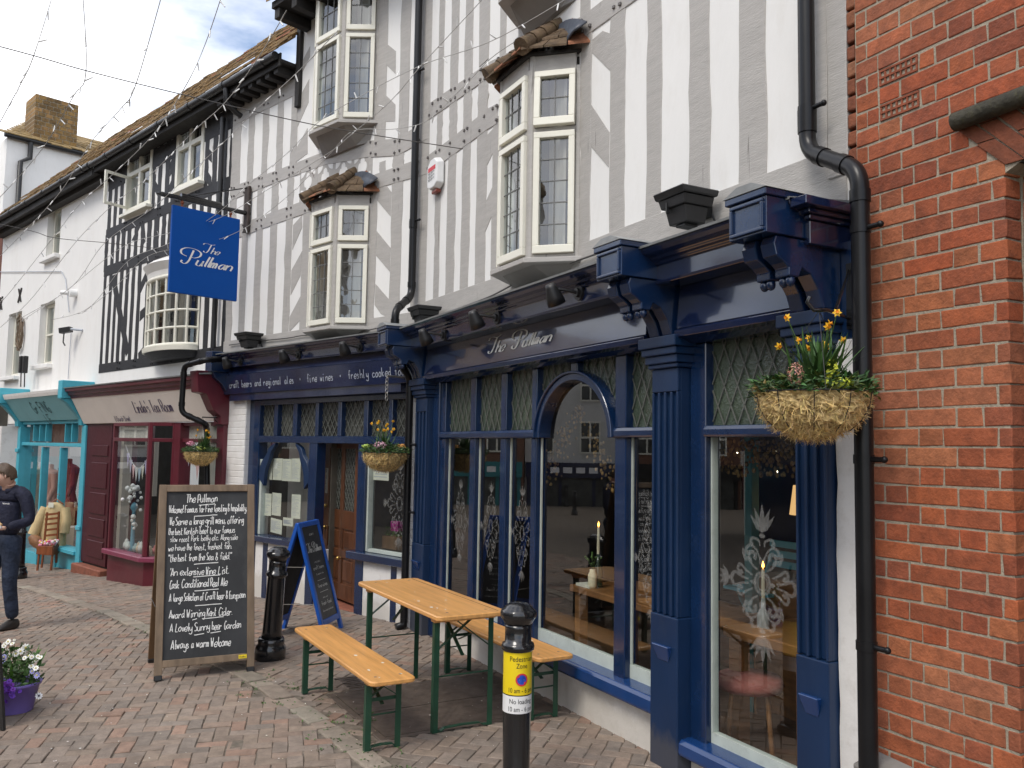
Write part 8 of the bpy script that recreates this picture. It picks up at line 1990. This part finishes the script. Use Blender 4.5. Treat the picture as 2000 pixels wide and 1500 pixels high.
    for _ in range(12): m.ball(c+ax*rnd.uniform(-.06, .07)*k+Vector((0, 0, .034*k)), rnd.uniform(.006, .014)*k, 0, 6, 5, rnd.choice([(.7, .25, .05), (.8, .6, .2), (.45, .12, .06)]))
    m.build('filling', PETAL, s)
person()
def reflected(px, py_w, py_f):
    d = ray(px, py_f); n = F1.n; t = ((F1.O-F1.n*.05-CAM).dot(n))/d.dot(n); p = CAM+d*t; r = d-n*2*d.dot(n)
    z = -.4
    for _ in range(8): q = p+r*((z-p.z)/r.z); z = gz(q.x, q.y)
    return p+r*((z-p.z)/r.z)
def across_the_street():
    b = next(o for o in COL.objects if o.name == 'bollard.002')
    for x, y, lb in ((1106, 989, 'the farther of two in the window reflection'), (1122, 1006, 'the nearer of two in the window reflection')):
        q = reflected(x, 0, y); e = copy_tree(b); e.location = q; e['label'] = 'black iron bollard across the street, '+lb
across_the_street()

# ------------------------------------------------------------------ festoon cables and light strings over the street
def strings():
    rnd = random.Random(44); G = 'light strings hung over the street'
    def cable(pts, lb, r=.004):
        q = [at(x, y, d) if not isinstance(x, Vector) else x for x, y, d in pts]; m = MB(); m.tube(smooth_pts(q, 8), r, 5, 0, False); tag(m.build('support_cable', WIRED), lb, 'cable', 'steel cables across the street')
    dA = lambda x: 7.6+(x-0)/905*.9
    aw = F1.uv(904, 291, .03); wp = F1.pt(aw[0], aw[1], .03); dw = (wp-CAM).dot(_F)
    cA = lambda x: 5.6+(dw-5.6)*x/904
    cable([(-700, -90, cA(-500)), (0, 91, cA(0)), (168, 138, cA(168)), (345, 182, cA(345)), (577, 236, cA(577)), (700, 259, cA(700)), (904, 291, dw)], 'long steel cable crossing the sky to the grey timbered wall by the alarm box')
    m = MB(); m.tube([wp, wp+F1.n*-.03], .012, 6); m.ball(wp, .02)
    cable([(-600, 330, 9.5), (0, 438, 10.2), (104, 464, 10.6), (205, 474, 11.2), (330, 488, 12.0)], 'lower steel cable crossing in front of the white house')
    def string(pts, lb):
        q = smooth_pts([at(x, y, d) for x, y, d in pts], 10); m = MB(); m.tube(q, .0032, 5, 0, False); o = tag(m.build('light_string', WIRE), lb, 'light string', G)
        acc = 0; nxt = .15
        for a, c in zip(q, q[1:]):
            L_ = (c-a).length
            while nxt < acc+L_:
                p = a.lerp(c, (nxt-acc)/L_); d = Vector((rnd.gauss(0, .6), rnd.gauss(0, .6), rnd.choice([-1, -1, .6]))).normalized(); b = MB(); b.tube([p, p+d*.018], .006, 5); b.tube([p+d*.017, p+d*.062], [.0062, .0045], 6); b.build('bulb', BULB, o); nxt += rnd.uniform(.28, .40)
            acc += L_
    string([(112, -40, 6.2), (66, 108, cA(66)), (36, 172, 6.6), (-20, 275, 7.2)], 'string of lights at the far left of the sky, above the chimney')
    string([(158, -60, 5.8), (168, 138, cA(168)), (142, 190, 6.8), (83, 290, 7.8), (0, 385, 9.0), (-60, 440, 9.6)], 'string of lights passing the chimney of the tall white house')
    string([(330, -60, 5.8), (266, 163, cA(266)), (236, 212, 7.0), (178, 278, 8.0), (120, 372, 9.0), (50, 450, 10.3), (0, 500, 10.8)], 'string of lights dropping from the cable across the middle of the sky')
    string([(440, -30, 5.9), (400, 88, 6.3), (358, 176, cA(358)), (300, 262, 8.0), (232, 330, 9.0), (155, 400, 10.0), (104, 464, 10.6), (20, 570, 11.2), (0, 590, 11.4)], 'string of lights crossing the mossy roof ridge from the right')
    string([(560, 20, 5.8), (505, 112, 6.4), (440, 200, 7.3), (380, 255, 8.2), (290, 345, 9.4), (215, 405, 10.2), (147, 474, 10.8), (60, 585, 11.4), (0, 640, 11.8)], 'string of lights running over the timbered house windows')
    string([(660, 60, 5.8), (577, 145, 6.6), (500, 215, 7.4), (440, 275, 8.2), (380, 330, 9.0), (300, 405, 10.0), (205, 474, 11.0), (140, 560, 11.5), (40, 622, 11.8)], 'string of lights reaching the cable end on the white wall')
    string([(960, -20, 6.0), (830, 120, 6.8), (760, 200, 7.6), (680, 268, 8.2), (609, 241, cA(609)) if False else (640, 300, 8.6), (520, 372, 9.4), (430, 425, 10.0), (330, 455, 10.8), (240, 482, 11.4), (120, 575, 11.8), (40, 628, 12.0)], 'string of lights sweeping across the top floor oriel')
    string([(1120, -10, 5.6), (960, 80, 6.3), (822, 128, 7.0), (700, 190, 7.8), (620, 240, 8.5), (560, 300, 9.0), (480, 365, 9.6), (420, 420, 10.0), (330, 475, 10.8), (250, 510, 11.4), (175, 600, 11.9), (100, 625, 12.2)], 'string of lights sweeping low in front of the hanging sign')
    string([(1300, -60, 5.6), (1000, 85, 6.4), (905, 170, 7.0), (835, 235, 7.6), (770, 252, 8.0), (690, 256, 8.5), (645, 300, 8.9), (560, 385, 9.5), (466, 452, 10.0), (380, 480, 10.6), (290, 500, 11.2), (220, 565, 11.8), (160, 612, 12.2)], 'string of lights that dips under the top oriel and over the blue sign')
strings()

# ------------------------------------------------------------------ houses on the other side of the street, seen in reflections
def opposite():
    rnd = random.Random(77); WL = [paint('opposite_render', (.74, .70, .62), .8, .06), paint('opposite_brick', (.18, .09, .06), .85, .2, 10), paint('opposite_white', (.62, .61, .58), .7, .05)]
    W0 = F2.pt(15.5, 0, 10.5); names = ['cream rendered house with dormers across the street', 'brick fronted house across the street', 'white fronted house across the street', 'cream fronted shop across the street', 'brick fronted shop across the street']
    F = Fr(W0, -F2.d)         # its n faces back towards the pub
    for i in range(4):
        a, b = i*5.2, i*5.2+5.15; t = thing('opposite_house', F.pt((a+b)/2, -1, -2), names[i], 'house'); h = rnd.uniform(5.6, 6.6); m = MB(); m.box(F, a, b, -2, h, -6, 0); m.build('wall', WL[i % 3], t)
        m = MB(); m.profile(F, [(.3, h), (-3, h+2.4), (-6.2, h), (-6.2, h-.1), (.3, h-.1)], a, b); m.build('roof', TILE, t)
        for f in range(2):
            for c in range(3):
                u = a+.7+c*1.45; z = 2.6+f*1.7; m = MB(); m.box(F, u, u+.85, z, z+1.15, .0, .03); m.box(F, u+.41, u+.44, z, z+1.15, .031, .04); o = m.build('window', CREAM, t); m = MB(); m.box(F, u+.06, u+.40, z+.06, z+1.09, .0305, .034); m.box(F, u+.45, u+.79, z+.06, z+1.09, .0305, .034); m.build('pane', LEADED2, o)
        m = MB(); m.box(F, a+.2, b-.2, -1, 1.7, .0, .05); m.box(F, a+.1, b-.1, 1.71, 2.2, .0, .15); m.build('shopfront', [BLUED, BURG, EAVE, TEALD][i % 4], t)
    # end of the street
    c = F1.pt(1.2, 0, 0)+Vector((-.839, .543, 0))*30; E = Fr(c, (.543, .839))
    if E.n.dot(F1.O-c) < 0: E = Fr(c, (-.543, -.839))
    rnd = random.Random(15); u = -9.0; k = 0
    spec = [('tall cream three-storey house at the far end of the street', 5.2, 9.2, WL[0], BURG), ('narrow brick house at the far end of the street', 3.6, 7.6, WL[1], TEALD), ('white gabled house at the far end of the street', 4.4, 8.4, WL[2], BLUED), ('low brick shop at the far end of the street', 4.8, 6.6, WL[1], EAVE), ('wide cream house at the end of the row far down the street', 5.0, 8.6, WL[0], BURG)]
    for lb, wd, h, mt, sh in spec:
        t = thing('street_end_house', E.pt(u+wd/2, -2.2, -2), lb, 'house'); m = MB(); m.box(E, u, u+wd-.03, -2.2, h, -6, .3*(k % 2)); m.build('wall', mt, t); o0 = .3*(k % 2)
        m = MB(); m.profile(E, [(o0+.3, h), (-3, h+2.2), (-6.2, h)], u, u+wd-.05); m.build('roof', TILE, t)
        n = max(2, int(wd/1.5))
        for f in range(3 if h > 8 else 2):
            for q in range(n):
                x = u+.35+q*(wd-.4)/n; z = 1.5+f*2.25; m = MB(); m.box(E, x, x+.9, z, z+1.4, o0, o0+.06); o = m.build('window', CREAM, t); m = MB()
                for a_ in (.07, .49):
                    for c_ in (.07, .74): m.box(E, x+a_, x+a_+.34, z+c_, z+c_+.58, o0+.061, o0+.065)
                m.build('pane', LEADED2, o)
        m = MB(); m.box(E, u+.1, u+wd-.15, -2.2, .45, o0, o0+.06); m.build('shop_window', LEADED2, t); m = MB(); m.box(E, u+.05, u+wd-.1, .46, 1.1, o0, o0+.25)
        for x in (u+.1, u+wd*.33, u+wd*.66, u+wd-.3): m.box(E, x, x+.14, -2.2, .455, o0+.061, o0+.12)
        m.build('shopfront', sh, t); m = MB(); 
        for q in range(4): m.box(E, u+wd*.25+q*.55, u+wd*.25+q*.55+.38, .66, .90, o0+.251, o0+.256)
        m.build('sign_panel', SWHITE, t); u += wd; k += 1
opposite()
